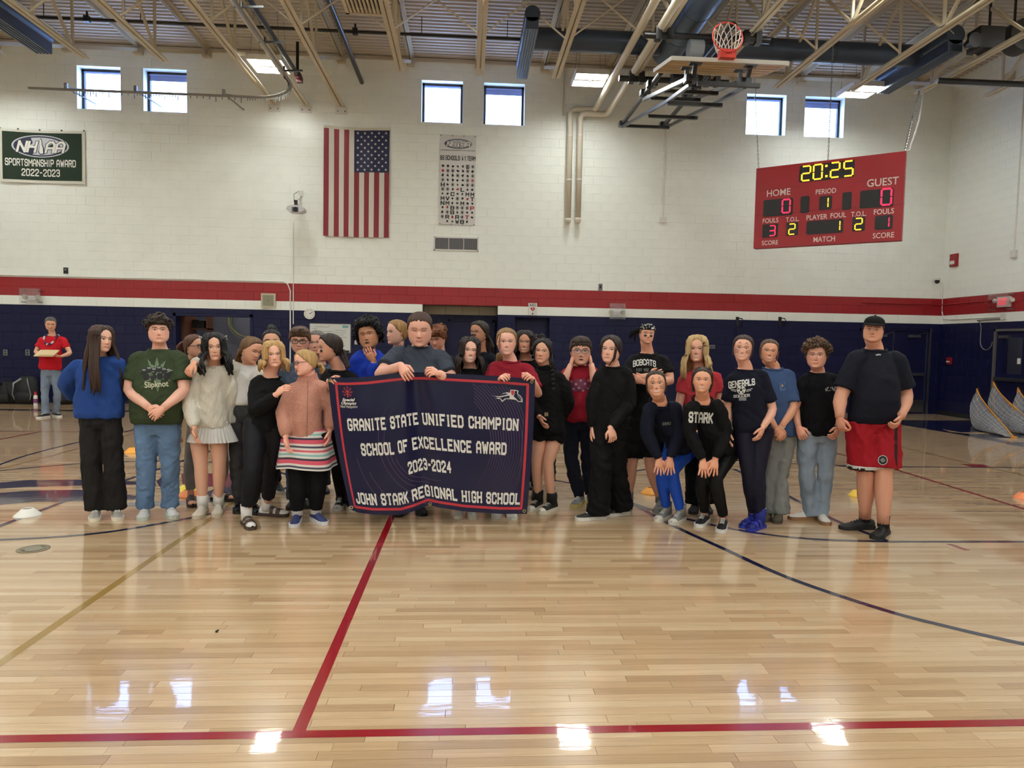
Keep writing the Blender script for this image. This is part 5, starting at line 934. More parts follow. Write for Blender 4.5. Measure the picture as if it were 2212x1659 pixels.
class Frame:
    def __init__(s, O, yaw=0, pitch=0, roll=0):
        y, p, r = (math.radians(a) for a in (yaw, pitch, roll)); f = np.array((math.sin(y), -math.cos(y), 0)); rt = np.array((math.cos(y), math.sin(y), 0)); up = np.array((0, 0, 1.))
        f, up = f * math.cos(p) - up * math.sin(p), up * math.cos(p) + f * math.sin(p); rt, up = rt * math.cos(r) - up * math.sin(r), up * math.cos(r) + rt * math.sin(r)
        s.O, s.r, s.f, s.u = np.array(O, float), rt, f, up
    def w(s, P): P = np.asarray(P, float); return s.O + P[..., :1] * s.r + P[..., 1:2] * s.f + P[..., 2:3] * s.u
def mixc(C, m, col): return C * (1 - m[..., None]) + np.asarray(col) * m[..., None]
def seg_mask(x, t, segs, th):
    M = np.zeros_like(x)
    for (x0, t0, x1, t1) in segs:
        dx, dt = x1 - x0, t1 - t0; k = np.clip(((x - x0) * dx + (t - t0) * dt) / (dx * dx + dt * dt + 1e-9), 0, 1); d = np.hypot(x - x0 - k * dx, t - t0 - k * dt); M = np.maximum(M, sm((th * 1.5 - d) / th))
    return M
CAT = [s for g in (1, -1) for s in ((g * .17, .66, g * .12, .74), (g * .12, .74, g * .08, .66), (g * .13, .40, g * .28, .45), (g * .13, .36, g * .30, .38), (g * .13, .32, g * .28, .31))] + [(-.02, .31, .02, .31)]
def build_head(mb, F, H, s):
    hi = s.get('hi', 1); fem = s.get('fem', 0); n1 = (10, 62, 18) if hi else (7, 34, 12); nc = 136 if hi else 84
    t = np.concatenate([np.linspace(0, .14, n1[0], endpoint=False), np.linspace(.14, .62, n1[1], endpoint=False), np.linspace(.62, 1, n1[2])]); ss = np.linspace(-1, 1, nc, endpoint=False); ph = PI * np.sign(ss) * np.abs(ss) ** 1.35
    T, PH = np.meshgrid(t, ph, indexing='ij'); kw = dict(jaw=s.get('jaw', .88 if fem else 1.0), nose=.075 if fem else .095); L = head_pt(PH, T, 1.0, **kw); x = L[..., 0]; ax = np.abs(x); fr = sm((np.cos(PH) - .1) / .3)
    sk = lin(s['skin']); C = np.ones(x.shape + (3,)) * sk
    C = mixc(C, .5 * fr * np.exp(-((ax - .19) / .075) ** 2 - ((T - .36) / .065) ** 2), sk * np.array((1.05, .72, .68)))
    C = mixc(C, .35 * fr * np.exp(-(x / .05) ** 2 - ((T - .33) / .04) ** 2), sk * np.array((1.02, .75, .7)))
    C = mixc(C, .5 * fr * np.exp(-((ax - .135) / .075) ** 2 - ((T - .505) / .045) ** 2), sk * .5)  # eye-socket shade painted into the skin colour
    sq = s.get('squint', 0); hh = .025 * (1 - .55 * sq); ex = (ax - .136) / .062; et = (T - .498 - .006 * ex) / hh; eye = fr * sm((1.0 - (ex ** 2 + et ** 2)) * 2.2)
    down = s.get('lookdown', 0); gz = s.get('gaze', 0) * .022
    if down: eye = eye * 0
    C = mixc(C, eye, (.70, .67, .65)); xg = x - gz; ir = fr * eye * sm((1 - np.hypot((np.abs(np.where(x > 0, x - gz, -(x - gz))) - .136) / .030, (T - .498) / .032)) * 3); C = mixc(C, ir, (.03, .022, .016))
    lash = fr * sm((1 - np.abs(et - (1.0 if not down else -.35) + (.55 if not down else -.4) * ex ** 2) / (.42 if fem or down else .3)) * 1.6) * (np.abs(ex) < 1.12); C = mixc(C, (.9 if fem or down else .6) * lash, (.03, .02, .016))
    bc = lin(s.get('brow', (60, 44, 34))); bt = .578 + .018 * (1 - ((ax - .14) / .1) ** 2); C = mixc(C, s.get('brow_w', .95) * fr * sm((1 - np.abs(T - bt) / (.017 if fem else .022)) * 1.8) * (ax > .055) * (ax < .225), bc)
    smi = s.get('smile', .3); tm = .203 + (smi * .036) * (ax / .12) ** 2 - .008 * smi; lw = .092 + .036 * smi; op = s.get('open', 0)
    lip = fr * sm((1 - np.abs(T - tm) / (.027 + .012 * op + .008 * smi)) * 2) * sm((lw - ax) / .02 + .3); C = mixc(C, .75 * lip, s.get('lip', sk * (np.array((.80, .38, .38)) if fem else np.array((.82, .5, .48)))))
    if s.get('teeth'): C = mixc(C, fr * sm((1 - np.abs(T - tm - .002) / .019) * 2.2) * sm((lw * .88 - ax) / .016), (.86, .84, .80))
    elif op: C = mixc(C, fr * sm((1 - np.abs(T - tm) / (.02 + .02 * op)) * 2.2) * sm((lw * .7 - ax) / .016), (.05, .02, .02))
    else: C = mixc(C, .85 * fr * sm((1 - np.abs(T - tm) / .007) * 2) * sm((lw * .95 - ax) / .02), sk * .22)
    C = mixc(C, .7 * fr * np.exp(-((ax - .028) / .012) ** 2 - ((T - .288) / .008) ** 2), sk * .2)
    pt = s.get('paint')
    if pt == 'cat': C = mixc(C, fr * seg_mask(x, T, CAT, .0085), (.015, .012, .012))
    elif pt == 'black': C = mixc(C, fr * sm((1 - np.abs((ax - .15) / .075) ** 4 - np.abs((T - .40) / .055) ** 4) * 3), (.015, .013, .012))
    elif pt == 'band': C = mixc(C, fr * sm((1 - np.abs((x + .06) / .2) ** 4 - np.abs((T - .38) / .05) ** 4) * 3), (.02, .015, .013))
    elif pt == 'gems':
        for g in (1, -1):
            for k in range(4): C = mixc(C, fr * sm((1 - np.hypot(x - g * (.08 + .042 * k), T - .425 - .006 * k) / .013) * 3), (.85, .8, .78))
    if s.get('stubble'): C = mixc(C, s['stubble'] * fr * np.exp(-((T - .13) / .1) ** 2), sk * .45)
    mb.grid(F.w(head_pt(PH, T, H, **kw)), wrap=True, col=C.reshape(-1, 3))
    k0 = len(mb.v) - T.size; mb.f.append(tuple(range(k0 + nc - 1, k0 - 1, -1))); mb.mi.append(0)
    for g in (1, -1):           # ears
        vs = []
        for i in range(9):
            th = PI * i / 8
            for j in range(10): q = 2 * PI * j / 10; vs.append(np.array((g * .348 + g * .028 * math.sin(th) * math.cos(q) + g * .012 * math.cos(th), -.035 + .055 * math.sin(th) * math.sin(q), .44 + .098 * math.cos(th))) * H)
        mb.add(F.w(np.array(vs)), [(i * 10 + j, (i + 1) * 10 + j, (i + 1) * 10 + (j + 1) % 10, i * 10 + (j + 1) % 10) for i in range(8) for j in range(10)], sk * np.array((1, .82, .78)))
HL = {'back': [(0, .85), (.5, .83), (.9, .745), (1.25, .60), (1.5, .50), (1.75, .34), (2.3, .20), (PI, .14)], 'part': [(0, .87), (.35, .82), (.75, .66), (1.1, .50), (1.4, .40), (1.75, .3), (2.3, .16), (PI, .12)],
      'short': [(0, .80), (.5, .79), (.85, .745), (1.15, .60), (1.4, .46), (1.6, .46), (1.8, .36), (2.3, .24), (PI, .20)], 'fringe': [(0, .69), (.4, .68), (.8, .66), (1.1, .56), (1.4, .44), (1.6, .46), (1.8, .36), (2.3, .24), (PI, .2)]}
def hair_shell(F, H, style, vol, rgb, top=0.0, rough=0.0, seed=0, streak=.22, hi=1):
    vol = vol * 1.15 + .006; streak *= 1.35
    r = np.random.default_rng(seed); t = np.linspace(.1, 1, 44); nc = 110; ph = np.linspace(-PI, PI, nc, endpoint=False); T, PH = np.meshgrid(t, ph, indexing='ij')
    hl = HL[style]; th = np.interp(np.abs(PH), [a for a, b in hl], [b for a, b in hl]); jag = r.normal(size=nc) * (.014 if style in ('fringe', 'short') else .006); th = th + jag[None, :]
    m = sm((T - th) / .045); cs = r.uniform(-1, 1, nc); cs = (cs + np.roll(cs, 1)) / 2; fine = r.normal(size=T.shape)
    wob = .010 * np.sin(PH * 23 + 2 * np.sin(T * 7)) + .006 * cs[None, :] + rough * fine
    off = m * (vol + top * sm((T - .6) / .35) + wob * (1 if vol < .08 else 1.6)); keep = m > .02
    P = F.w(head_pt(PH, T, H, np.where(keep, np.maximum(off, .004), -.01), feat=False)); mb = MB()
    base = lin(rgb); C = base * (1 + streak * (cs[None, :, None] + .35 * fine[..., None]))
    idx = np.arange(T.size).reshape(T.shape); fs = []
    for i in range(len(t) - 1):
        for j in range(nc):
            j2 = (j + 1) % nc
            if keep[i, j] or keep[i, j2] or keep[i + 1, j] or keep[i + 1, j2]: fs.append((idx[i, j], idx[i, j2], idx[i + 1, j2], idx[i + 1, j]))
    mb.add(P.reshape(-1, 3), fs, np.clip(C, 0, 1).reshape(-1, 3)); return mb
def lock(mb, pts, r0, r1, r2, col, flat=.7, n=6):
    P = [np.array(p) for p in pts]; k = len(P); u = np.linspace(0, 1, k); mb.tube(P, np.interp(u, [0, .15, .7, 1], [r0, r1, r1, r2]), n, rad2=np.interp(u, [0, .15, .7, 1], [r0, r1, r1, r2]) * flat, col=np.clip(col, 0, 1))
def long_hair(mb, F, H, rgb, zend, phmin=.8, front=.05, n=34, seed=0, wave=.01, streak=.25, ph_range=None, end_fn=None):
    r = np.random.default_rng(seed); base = lin(rgb); n = int(n * 1.5); phs = np.concatenate([np.linspace(phmin, PI, n // 2), -np.linspace(phmin, PI, n // 2)])
    for p in phs:
        ab = abs(p); g = np.sign(p); o = .035 + .02 * r.random()
        pts = [F.w(head_pt(np.array(p * f), np.array(tt), H, o * k, feat=False)) for f, tt, k in ((.5, .992, .4), (.66, .96, .7), (.8, .89, .9), (.92, .76, 1.), (1, .57, 1.1), (1, .36, 1.3))]
        last = pts[-1]; fw = F.f * np.array((1, 1, 0)); L = zend + r.uniform(-.03, .03); z0 = last[2]; side = np.array((F.r[0], F.r[1], 0)) * g
        for k, u in enumerate((.2, .4, .6, .8, 1.0)):
            q = last.copy(); q[2] = z0 + (L - z0) * u; q = q + side * (.035 * min(1, u * 2) * (1 if ab < 2.2 else .4)) + fw * ((front * min(1, u * 1.6)) if ab < 1.7 else (-.03 * u)) + side * wave * math.sin(u * 6 + p * 9); pts.append(q)
        lock(mb, pts, .008, .0175, .005, base * (1 + streak * r.uniform(-1, 1)), .6)
def curls(mb, F, H, rgb, n, rad, off, tmin=.6, seed=0, streak=.35, front=.74):
    r = np.random.default_rng(seed); base = lin(rgb); hl = HL['short']
    k = 0; tries = 0
    while k < n and tries < n * 30:
        tries += 1; p = r.uniform(-PI, PI); t = 1 - r.random() ** 1.15 * (1 - tmin) if tmin > .5 else r.uniform(tmin, 1.0)
        if t < np.interp(abs(p), [a for a, b in hl], [b for a, b in hl]) - .02: continue
        c = F.w(head_pt(np.array(p), np.array(t), H, off * r.uniform(.5, 1.1), feat=False)); rr_ = rad * r.uniform(.7, 1.25); col = base * (1 + streak * r.uniform(-1, 1)); a0 = r.uniform(0, 6); ax1 = nrm(r.normal(size=3)); ax2 = nrm(np.cross(ax1, r.normal(size=3))); ax3 = np.cross(ax1, ax2)
        mb.tube([c + rr_ * (ax1 * math.cos(a0 + s) + ax2 * math.sin(a0 + s)) + ax3 * rr_ * .16 * (s - 4) for s in np.linspace(0, 8.5, 11)], rr_ * .42, 5, col=np.clip(col, 0, 1)); k += 1
def braid(mb, pts, r, rgb, n=9, seed=0):
    P = [np.array(p) for p in pts]; base = lin(rgb); rr_ = np.random.default_rng(seed); L = len(P) - 1
    for k in range(n):
        u = k / (n - 1) * L; i = min(int(u), L - 1); c = P[i] + (P[i + 1] - P[i]) * (u - i); q = r * (1 - .35 * k / n)
        for g in (-1, 1): mb.ball(c + np.array((g * q * .45, 0, (g * .15) * q)), (q * .72, q * .72, q * .95), 8, 6, col=base * (1 + .2 * rr_.uniform(-1, 1)))
def pony(mb, F, H, rgb, t0, zend, n=16, seed=0, side=0.0, fan=.035, back=.05, streak=.25):
    r = np.random.default_rng(seed); base = lin(rgb); o = F.w(head_pt(np.array(PI + side * .6), np.array(t0), H, .03, feat=False))
    for k in range(n):
        a = r.uniform(0, 2 * PI); d = F.r * math.cos(a) + np.array((0, 0, 1)) * math.sin(a) * .3; L = zend + r.uniform(-.03, .03)
        p1 = o - F.f * back + d * fan * .5; p2 = o - F.f * (back * 1.1) + d * fan + F.r * side * .1; p2[2] = (o[2] + L) / 2; p3 = o - F.f * back * .8 + d * fan + F.r * side * .12; p3[2] = L; lock(mb, [o + d * .008, p1, p2, p3], .008, .014, .004, base * (1 + streak * r.uniform(-1, 1)))
    mb.tube([o + F.r * .02 * math.cos(a) + F.u * .02 * math.sin(a) - F.f * .012 for a in np.linspace(0, 2 * PI, 11)[:-1]], .007, 5, closed=True, col=(.02, .02, .02))
def hand(mb, wrist, d, n, ts, sk, curl=.35, splay=.12, sc=1.0, thumb=.5, curls_=None):
    d = nrm(d); n = np.array(n, float); n = nrm(n - d * np.dot(n, d)); s = np.cross(d, n) * ts; w0 = np.array(wrist, float); c1 = sk * np.array((1.0, .93, .9))
    ax = (s, n); pts = [w0 - d * .015, w0 + d * .012, w0 + d * .04 * sc, w0 + d * .07 * sc, w0 + d * .088 * sc]; mb.tube(pts, [.026 * sc, .029 * sc, .038 * sc, .041 * sc, .034 * sc], 10, rad2=[.020 * sc, .018 * sc, .017 * sc, .014 * sc, .010 * sc], axes=ax, col=c1)
    for k, (o, L) in enumerate(((.029, .066), (.0105, .076), (-.0095, .071), (-.029, .056))):
        cu = curl if curls_ is None else curls_[k]; b = w0 + d * .078 * sc + s * o * sc; dd = nrm(d + s * splay * (o / .029)); p = [b]; ang = 0
        for j, f in enumerate((.44, .32, .24)): ang += cu * (.9, 1.15, .8)[j]; p.append(p[-1] + (dd * math.cos(ang) + n * math.sin(ang)) * L * f * sc)
        mb.tube(p, [.0092 * sc, .0088 * sc, .0078 * sc, .0058 * sc], 7, col=[c1 * q for q in (1, 1, 1, 1.04) for _ in range(7)])
    b = w0 + d * .022 * sc + s * .024 * sc; t1 = nrm(d * .62 + s * .72 + n * .25); t2 = nrm(d * .9 + s * (.55 - thumb) + n * (.2 + .5 * thumb)); mb.tube([b, b + t1 * .036 * sc, b + t1 * .036 * sc + t2 * .03 * sc, b + t1 * .036 * sc + t2 * .052 * sc], [.0135 * sc, .0115 * sc, .0098 * sc, .0066 * sc], 7, col=c1)
def bez(P, n=4):     # smooth limb through joints
    P = [np.array(p, float) for p in P]; Q = [2 * P[0] - P[1]] + P + [2 * P[-1] - P[-2]]; out = []
    for i in range(1, len(Q) - 2):
        a, b, c, d = Q[i - 1:i + 3]
        for k in range(n):
            t = k / n; lin_ = b + (c - b) * t; cr = .5 * ((2 * b) + (-a + c) * t + (2 * a - 5 * b + 4 * c - d) * t * t + (-a + 3 * b - 3 * c + d) * t ** 3); out.append(lin_ * .55 + cr * .45)
    return out + [P[-1]]
def limb(mb, J, radii, n=12, col=None, sub=4):
    pts = bez(J, sub); L = np.cumsum([0] + [np.linalg.norm(b - a) for a, b in zip(pts, pts[1:])]); 
    us = [L[min(i * sub, len(L) - 1)] for i in range(len(J))]; kn = []
    for u, r in radii: i = min(int(u), len(J) - 2); kn.append((us[i] + (us[i + 1] - us[i]) * (u - i), r))
    mb.tube(pts, np.interp(L, [k[0] for k in kn], [k[1] for k in kn]), n, col=col)
CL = {}
def cloth_m(rgb, kind='cotton'):
    key = 'cloth_%s_%d_%d_%d' % ((kind,) + tuple(rgb))
    kw = dict(cotton=dict(rough=.85, bump=.25, bscale=18, dist=.02), denim=dict(rough=.9, bump=.3, bscale=22, dist=.02, var=.22, vscale=5), fleece=dict(rough=1, bump=.8, bscale=120, dist=.012, var=.10, vscale=60), knit=dict(rough=.95, bump=.6, bscale=90, dist=.012, stretch=(1, 1, .35)), lycra=dict(rough=.55, bump=.1, bscale=12, dist=.01), nylon=dict(rough=.75, bump=.25, bscale=16, dist=.02))[kind]
    return mat(key, rgb, sheen=.12 if kind == 'fleece' else 0, spec=.22, **kw)
M_skin = mat('skin', (200, 160, 136), .5, attr='Col', spec=.4); M_hair = mat('hair', (60, 40, 30), .5, attr='Col', spec=.35); M_lens = glass_mat('spectacle_lens', (.95, .96, 1), .10)
M_sole = mat('sole_white', (214, 210, 200), .6); M_sock = mat('sock_white', (216, 214, 208), .9)
def shoe(root, toe, ang, kind, rgb, sole=None, sock=None, sc=1.0, lace=(220, 218, 210)):
    a = math.radians(ang); d = np.array((math.sin(a), -math.cos(a), 0)); s = np.array((math.cos(a), math.sin(a), 0)); L = .275 * sc; heel = np.array((toe[0], toe[1], 0)) - d * L; ank = heel + d * .075 * sc + Z_ * .095
    P = lambda u, v, z: heel + d * u * L + s * v + Z_ * z
    open_ = kind in ('sandal', 'slide'); ms = mat('sole_%d_%d_%d' % tuple(sole or (214, 210, 200)), sole or (214, 210, 200), .65); mu = mat('shoe_%s_%d_%d_%d' % ((kind,) + tuple(rgb)), rgb, .6, bump=.15, bscale=60)
    out = [(0, .026), (.04, .034), (.2, .036), (.45, .038), (.68, .047), (.85, .045), (.95, .033), (1, .014)]; loop = [(u, w_) for u, w_ in out] + [(u, -w_) for u, w_ in reversed(out)]; th = .03 if kind in ('sneaker', 'high', 'slip') else .026
    sh = empty_child('shoe' if not open_ else 'sandal', root)
    q = MB(); lo = [P(u, v * sc, .0) for u, v in loop]; hi_ = [P(u, v * 1.02 * sc, th) for u, v in loop]; n = len(loop); q.add(lo + hi_, [tuple(range(n)), tuple(range(2 * n - 1, n - 1, -1))] + [(i, (i + 1) % n, (i + 1) % n + n, i + n) for i in range(n)]); mk('sole', q, ms, sh, fix=True)
    if not open_:
        rows = [(.0, .012, .060, .030), (.03, .030, .080, .045), (.14, .033, .088, .05), (.28, .033, .092, .05), (.42, .034, .082, .045), (.58, .038, .066, .035), (.75, .042, .052, .025), (.9, .036, .043, .02), (.985, .012, .034, .012)]; q = MB(); g = []
        for u, w_, z, zc in rows: g.append([P(u, w_ * sc * math.cos(t), (th * .6) + (z - th * .6) * max(0, math.sin(t)) ** .75) for t in np.linspace(0, PI, 11)])
        q.grid(g)
        if kind == 'high': q.tube([P(.24, 0, .06), P(.235, 0, .10), P(.22, 0, .145)], [.046, .043, .045], 12, rad2=[.06, .05, .048], axes=(s, d))
        mk('upper', q, mu, sh, smooth=True, fix=False)
        if kind in ('sneaker', 'high'):
            q = MB()
            for k in range(5): u = .34 + k * .075; z = float(np.interp(u, [r[0] for r in rows], [r[2] for r in rows])) + .004; q.tube([P(u, -.018, z - .005), P(u + .01, 0, z + .002), P(u, .018, z - .005)], .0035, 4)
            mk('laces', q, mat('lace_%d_%d_%d' % tuple(lace), lace, .8), sh)
            if kind == 'high': q = MB(); q.grid([[P(u, w_ * sc * 1.04 * math.cos(t), th * .6 + (z + .003 - th * .6) * max(0, math.sin(t)) ** .75) for t in np.linspace(0, PI, 9)] for u, w_, z in ((.83, .042, .049), (.9, .037, .044), (.96, .026, .039), (.99, .012, .034))]); mk('toe_cap', q, ms, sh, smooth=True)
    else:
        ft = MB(); skc = lin(sock) if sock else root_skin(root); ft.grid([[P(u, w_ * sc * math.cos(t), th + .002 + (z - th) * max(0, math.sin(t)) ** .8) for t in np.linspace(0, PI, 9)] for u, w_, z in ((.03, .018, .06), (.1, .028, .09), (.25, .03, .095), (.45, .03, .075), (.65, .037, .06), (.82, .038, .05), (.93, .028, .044), (.975, .01, .036))], col=skc); mk('foot', ft, M_skin, sh, smooth=True)
        for u0, u1, z in (((.42, .54, .08), (.62, .76, .066)) if kind == 'sandal' else ((.5, .78, .075),)):
            q = MB(); q.grid([[P(u, .046 * sc * math.cos(t), .02 + (zz - .02) * max(0, math.sin(t)) ** .7) for t in np.linspace(0, PI, 11)] for u, zz in ((u0, z + .007), (u1, z - .004))]); mk('strap', q, mu, sh, smooth=True)
    if sock and not open_: mk('sock', one('tube', [ank - Z_ * .03, ank + Z_ * .02, ank + Z_ * .07], [.047, .047, .049], 12), mat('sock_%d_%d_%d' % tuple(sock), sock, .9), root, smooth=True)
    if sock and open_: mk('sock', one('tube', [ank - Z_ * .05, ank, ank + Z_ * .08], [.043, .045, .049], 12), mat('sock_%d_%d_%d' % tuple(sock), sock, .9), root, smooth=True)
    return ank
def empty_child(name, root): o = bpy.data.objects.new(name, None); COL.objects.link(o); o.parent = root; ORG[o] = ORG[root]; o.empty_display_size = .05; return o
SKINOF = {}
def root_skin(root): return SKINOF.get(root, lin((200, 160, 136)))
def glasses(root, F, H, rgb, rnd=.6):
    q = MB(); g = MB(); z = .495; y = .425
    for s in (1, -1):
        pts = []
        for a in np.linspace(0, 2 * PI, 17)[:-1]: c, si = math.cos(a), math.sin(a); pts.append(F.w(np.array((s * .14 + .115 * np.sign(c) * abs(c) ** rnd, y - .06 * abs(c * .115 + .14 - .0) , z + .075 * np.sign(si) * abs(si) ** rnd)) * H))
        q.tube(pts, .0026, 5, closed=True); g.add(pts, [tuple(range(16))]); q.tube([F.w(np.array((s * .255, y - .03, z + .03)) * H), F.w(np.array((s * .345, y - .18, z + .03)) * H), F.w(np.array((s * .355, -.05, z)) * H)], .0026, 4)
    q.tube([F.w(np.array((-.03, y, z + .02)) * H), F.w(np.array((.03, y, z + .02)) * H)], .0026, 4)
    o = mk('glasses', q, mat('frame_%d' % rgb[0], rgb, .3), root); mk('lenses', g, M_lens, o)
def person(label, hd, sh, Y=None, feet=(), hip=None, hem=None, kn=None, el=None, wr=None, ha=None, yaw=0, pitch=0, roll=0, skin=(206, 162, 138), top=('tee', (60, 60, 60)), bot=('jeans', (90, 110, 140)), shoes=None, wd=(1, 1, 1), hair=None, face=None, group=None, hdy=-.03, arm=1.0, leg=1.0, dep=1.0, fold=.0058, hnorm=None, hcurl=(.3, .3), bare=False, stance=None, gl=None, shdy=(0, 0), prints=None, hand_sc=1.0, skip=(), neck=1.0, hsplay=.12):
    skin = tuple(min(250, c * 1.085) for c in skin); f_ = dict(face or {}); f_['skin'] = skin; f_['fem'] = int('girl' in label.split(' with')[0].split(' in ')[0] or 'woman' in label); sk = lin(skin); S_ = None
    toes = [FL(*ft[0]) for ft in feet]
    if not feet:
        x0_ = W(hip[0] if hip else hd[0], 950, Y)[0]; toes = [np.array((x0_ + g * .1, Y - .19, 0)) for g in (-1, 1)]; feet = ((None, -4), (None, 4)); shoes = shoes or ('slip', (20, 20, 22), dict(sole=(40, 40, 40)))
    feet = tuple((ft[0], ft[1] + math.degrees(math.atan2(-t[0], t[1]))) + tuple(ft[2:]) for ft, t in zip(feet, toes))
    if Y is None: Y = float(np.mean([t[1] + .19 * math.cos(math.radians(ft[1])) for t, ft in zip(toes, feet)]))
    yaw = yaw + math.degrees(math.atan2(-W(hd[0], hd[1], Y)[0], Y))      # turn is measured from the line to the viewer
    (hx, htop, hchin) = hd; top_p = W(hx, htop, Y + hdy); ch_p = W(hx, hchin, Y + hdy); hv = (hair or {}).get('lift', .035); H = (top_p[2] - ch_p[2]) / (1 + hv) / max(.86, math.cos(math.radians(pitch)) + .25 * abs(math.sin(math.radians(pitch))))
    F0 = Frame((0, 0, 0), yaw, pitch, roll); mid = (top_p * (1 - hv) + ch_p * (1 + hv)) / 2; O = mid - F0.w(np.array((0., 0, .5)) * H); F = Frame(O, yaw, pitch, roll)
    base = np.array((W(hip[0] if hip else hx, 900, Y)[0], Y, 0)) if not toes else np.array((np.mean([t[0] for t in toes]), Y, 0))
    body = MB(); build_head(body, F, H, f_)
    SL, SR = W(*sh[0], Y + shdy[0]), W(*sh[1], Y + shdy[1]); across = nrm(SR - SL); shw = np.linalg.norm(SR - SL); neckb = (SL + SR) / 2 + Z_ * .035
    neckb = neckb * .75 + np.array((F.w(np.array((0, -.1, 0)) * H)[0], neckb[1], neckb[2])) * .25; neckb[1] += .02
    nk_top = F.w(np.array((0, -.09, .16)) * H); limb(body, [neckb - Z_ * .06 + np.array((0, .01, 0)), neckb + Z_ * .0, nk_top], [(0, .070 * neck), (.55, .068 * neck), (1, .058 * neck), (1.5, .051 * neck), (2, .054 * neck)], 16, sk * np.array((.97, .92, .9)))
    hipc = W(hip[0], hip[1], Y + (hip[2] if len(hip) > 2 else 0)) if hip else W((sh[0][0] + sh[1][0]) / 2, (sh[0][1] + sh[1][1]) / 2, Y) - Z_ * .52
    hemc = W(hem[0], hem[1], hipc[1]) if hem else hipc - Z_ * .06
    root = None
    # arms
    J = []; armM = []
    for k in (0, 1):
        s = SL if k == 0 else SR; g = -1 if k == 0 else 1; inn = s + across * (-g) * .040 - Z_ * .052 * max(1, arm * 1.05)
        e = el[k] if el and el[k] else None; w_ = wr[k] if wr and wr[k] else None
        E = W(e[0], e[1], Y + shdy[k] + (e[2] if len(e) > 2 else 0)) if e else inn + np.array((g * .05, .02, -.27)); WR = W(w_[0], w_[1], Y + (w_[2] if len(w_) > 2 else -.05)) if w_ else E + np.array((-g * .01, -.05, -.24))
        J.append((inn, E, WR))
        if k in skip: continue
        limb(body, [inn, E, WR], [(0, .05 * arm), (.5, .047 * arm), (.92, .038 * arm), (1.3, .041 * arm), (1.75, .029 * arm), (2, .026 * arm)], 12, sk)
        tip = ha[k] if ha and ha[k] else None; dv = (W(tip[0], tip[1], Y + (tip[2] if len(tip) > 2 else (w_[2] if w_ and len(w_) > 2 else -.05))) - WR) if tip else (WR - E)
        nv = hnorm[k] if hnorm and hnorm[k] is not None else (np.array((-g, -.15, 0)))
        hand(body, WR, dv, nv, 1 if k == 0 else -1, sk, curl=hcurl[k], sc=hand_sc * .98, splay=hsplay)
    # torso under the clothes keeps head, arms and legs one figure
    bxx = nrm(across - Z_ * across[2]); body.tube([hipc + (neckb - hipc) * .12, (hipc * .6 + neckb * .4), neckb - (neckb - hipc) * .16, neckb - Z_ * .03, neckb], [shw * .20, shw * .24, shw * .34, .07, .05], 14, rad2=[.05, .055, .055, .045, .045], col=sk, axes=(bxx, np.cross(Z_, bxx)))
    ank = []; KN = []; hips = []
    for k in range(2):
        g = -1 if k == 0 else 1; hips.append(hipc + across * g * .085 * leg)
    rootm = body
    bdata = dict(F=F, H=H, Y=Y, SL=SL, SR=SR, neckb=neckb, hipc=hipc, J=J, across=across)
    # feet positions
    for k in range(2):
        if k < len(toes): a = math.radians(feet[k][1]); d = np.array((math.sin(a), -math.cos(a), 0)); sc_ = feet[k][2] if len(feet[k]) > 2 else 1.0; L = .275 * sc_; ank.append(np.array((toes[k][0], toes[k][1], 0)) - d * L + d * .075 * sc_ + Z_ * .095)
        else: g = -1 if k == 0 else 1; ank.append(np.array((hipc[0] + g * .1, Y + .02, .095)))
        kk = kn[k] if kn and kn[k] else None; yk = (hipc[1] + ank[k][1]) / 2; KN.append(W(kk[0], kk[1], yk + (kk[2] if len(kk) > 2 else -.03)) if kk else (hips[k] + ank[k]) / 2 + np.array((0, -.03, .03)))
    if bare: 
        for k in range(2): limb(body, [hips[k] - Z_ * .02, KN[k], ank[k]], [(0, .062 * leg), (.5, .074 * leg), (.93, .056 * leg), (1.08, .052 * leg), (1.35, .057 * leg), (1.75, .040 * leg), (2, .036 * leg)], 14, sk)
    else:
        for k in range(2): limb(body, [hips[k] - Z_ * .0 + np.array((0, 0, .05)), KN[k], ank[k] - Z_ * .03], [(0, .05), (1, .036), (1.6, .028), (2, .03)], 10, sk)
    root = mk('person', body, M_skin, base=base, smooth=True, label=label, cat='person', group=group); SKINOF[root] = sk
    # ---- top
    kind, rgb = top[0], top[1]; opt = top[2] if len(top) > 2 else {}
    q = MB(); nb2 = neckb - Z_ * (.022 if kind not in ('jacket', 'hood') else .0); up = nb2 - hemc; bx = nrm(across - Z_ * across[2]); fwd = nrm(np.cross(up, bx)); fwd = fwd if fwd[1] < 0 else -fwd
    hw = shw / 2; wh, ww, wc = wd; loose = opt.get('loose', 1.0)
    prof = [(0, .74 * wh, .108), (.08, .78 * wh, .118), (.32, .755 * ww, .114), (.62, .76 * wc, .115), (.78, .80 * wc, .104), (.87, .80, .088), (.93, .70, .074), (.97, .52, .066), (1.0, .090 * neck / hw, .060 * neck)]
    pts = []; ra = []; rb = []; bel = opt.get('belly', 0)
    for s, a, b in prof:
        bow = fwd * (bel * math.sin(PI * min(1, s * 1.2 + .1)) * .5 + .01); pts.append(hemc + up * s + bow); ra.append(a * hw * loose); rb.append((b + bel * math.sin(PI * min(1, s * 1.15 + .1)) * .5) * dep * loose * (1 if s < .85 else .95))
    q.tube(pts, ra, 24, rad2=rb, axes=(bx, fwd))
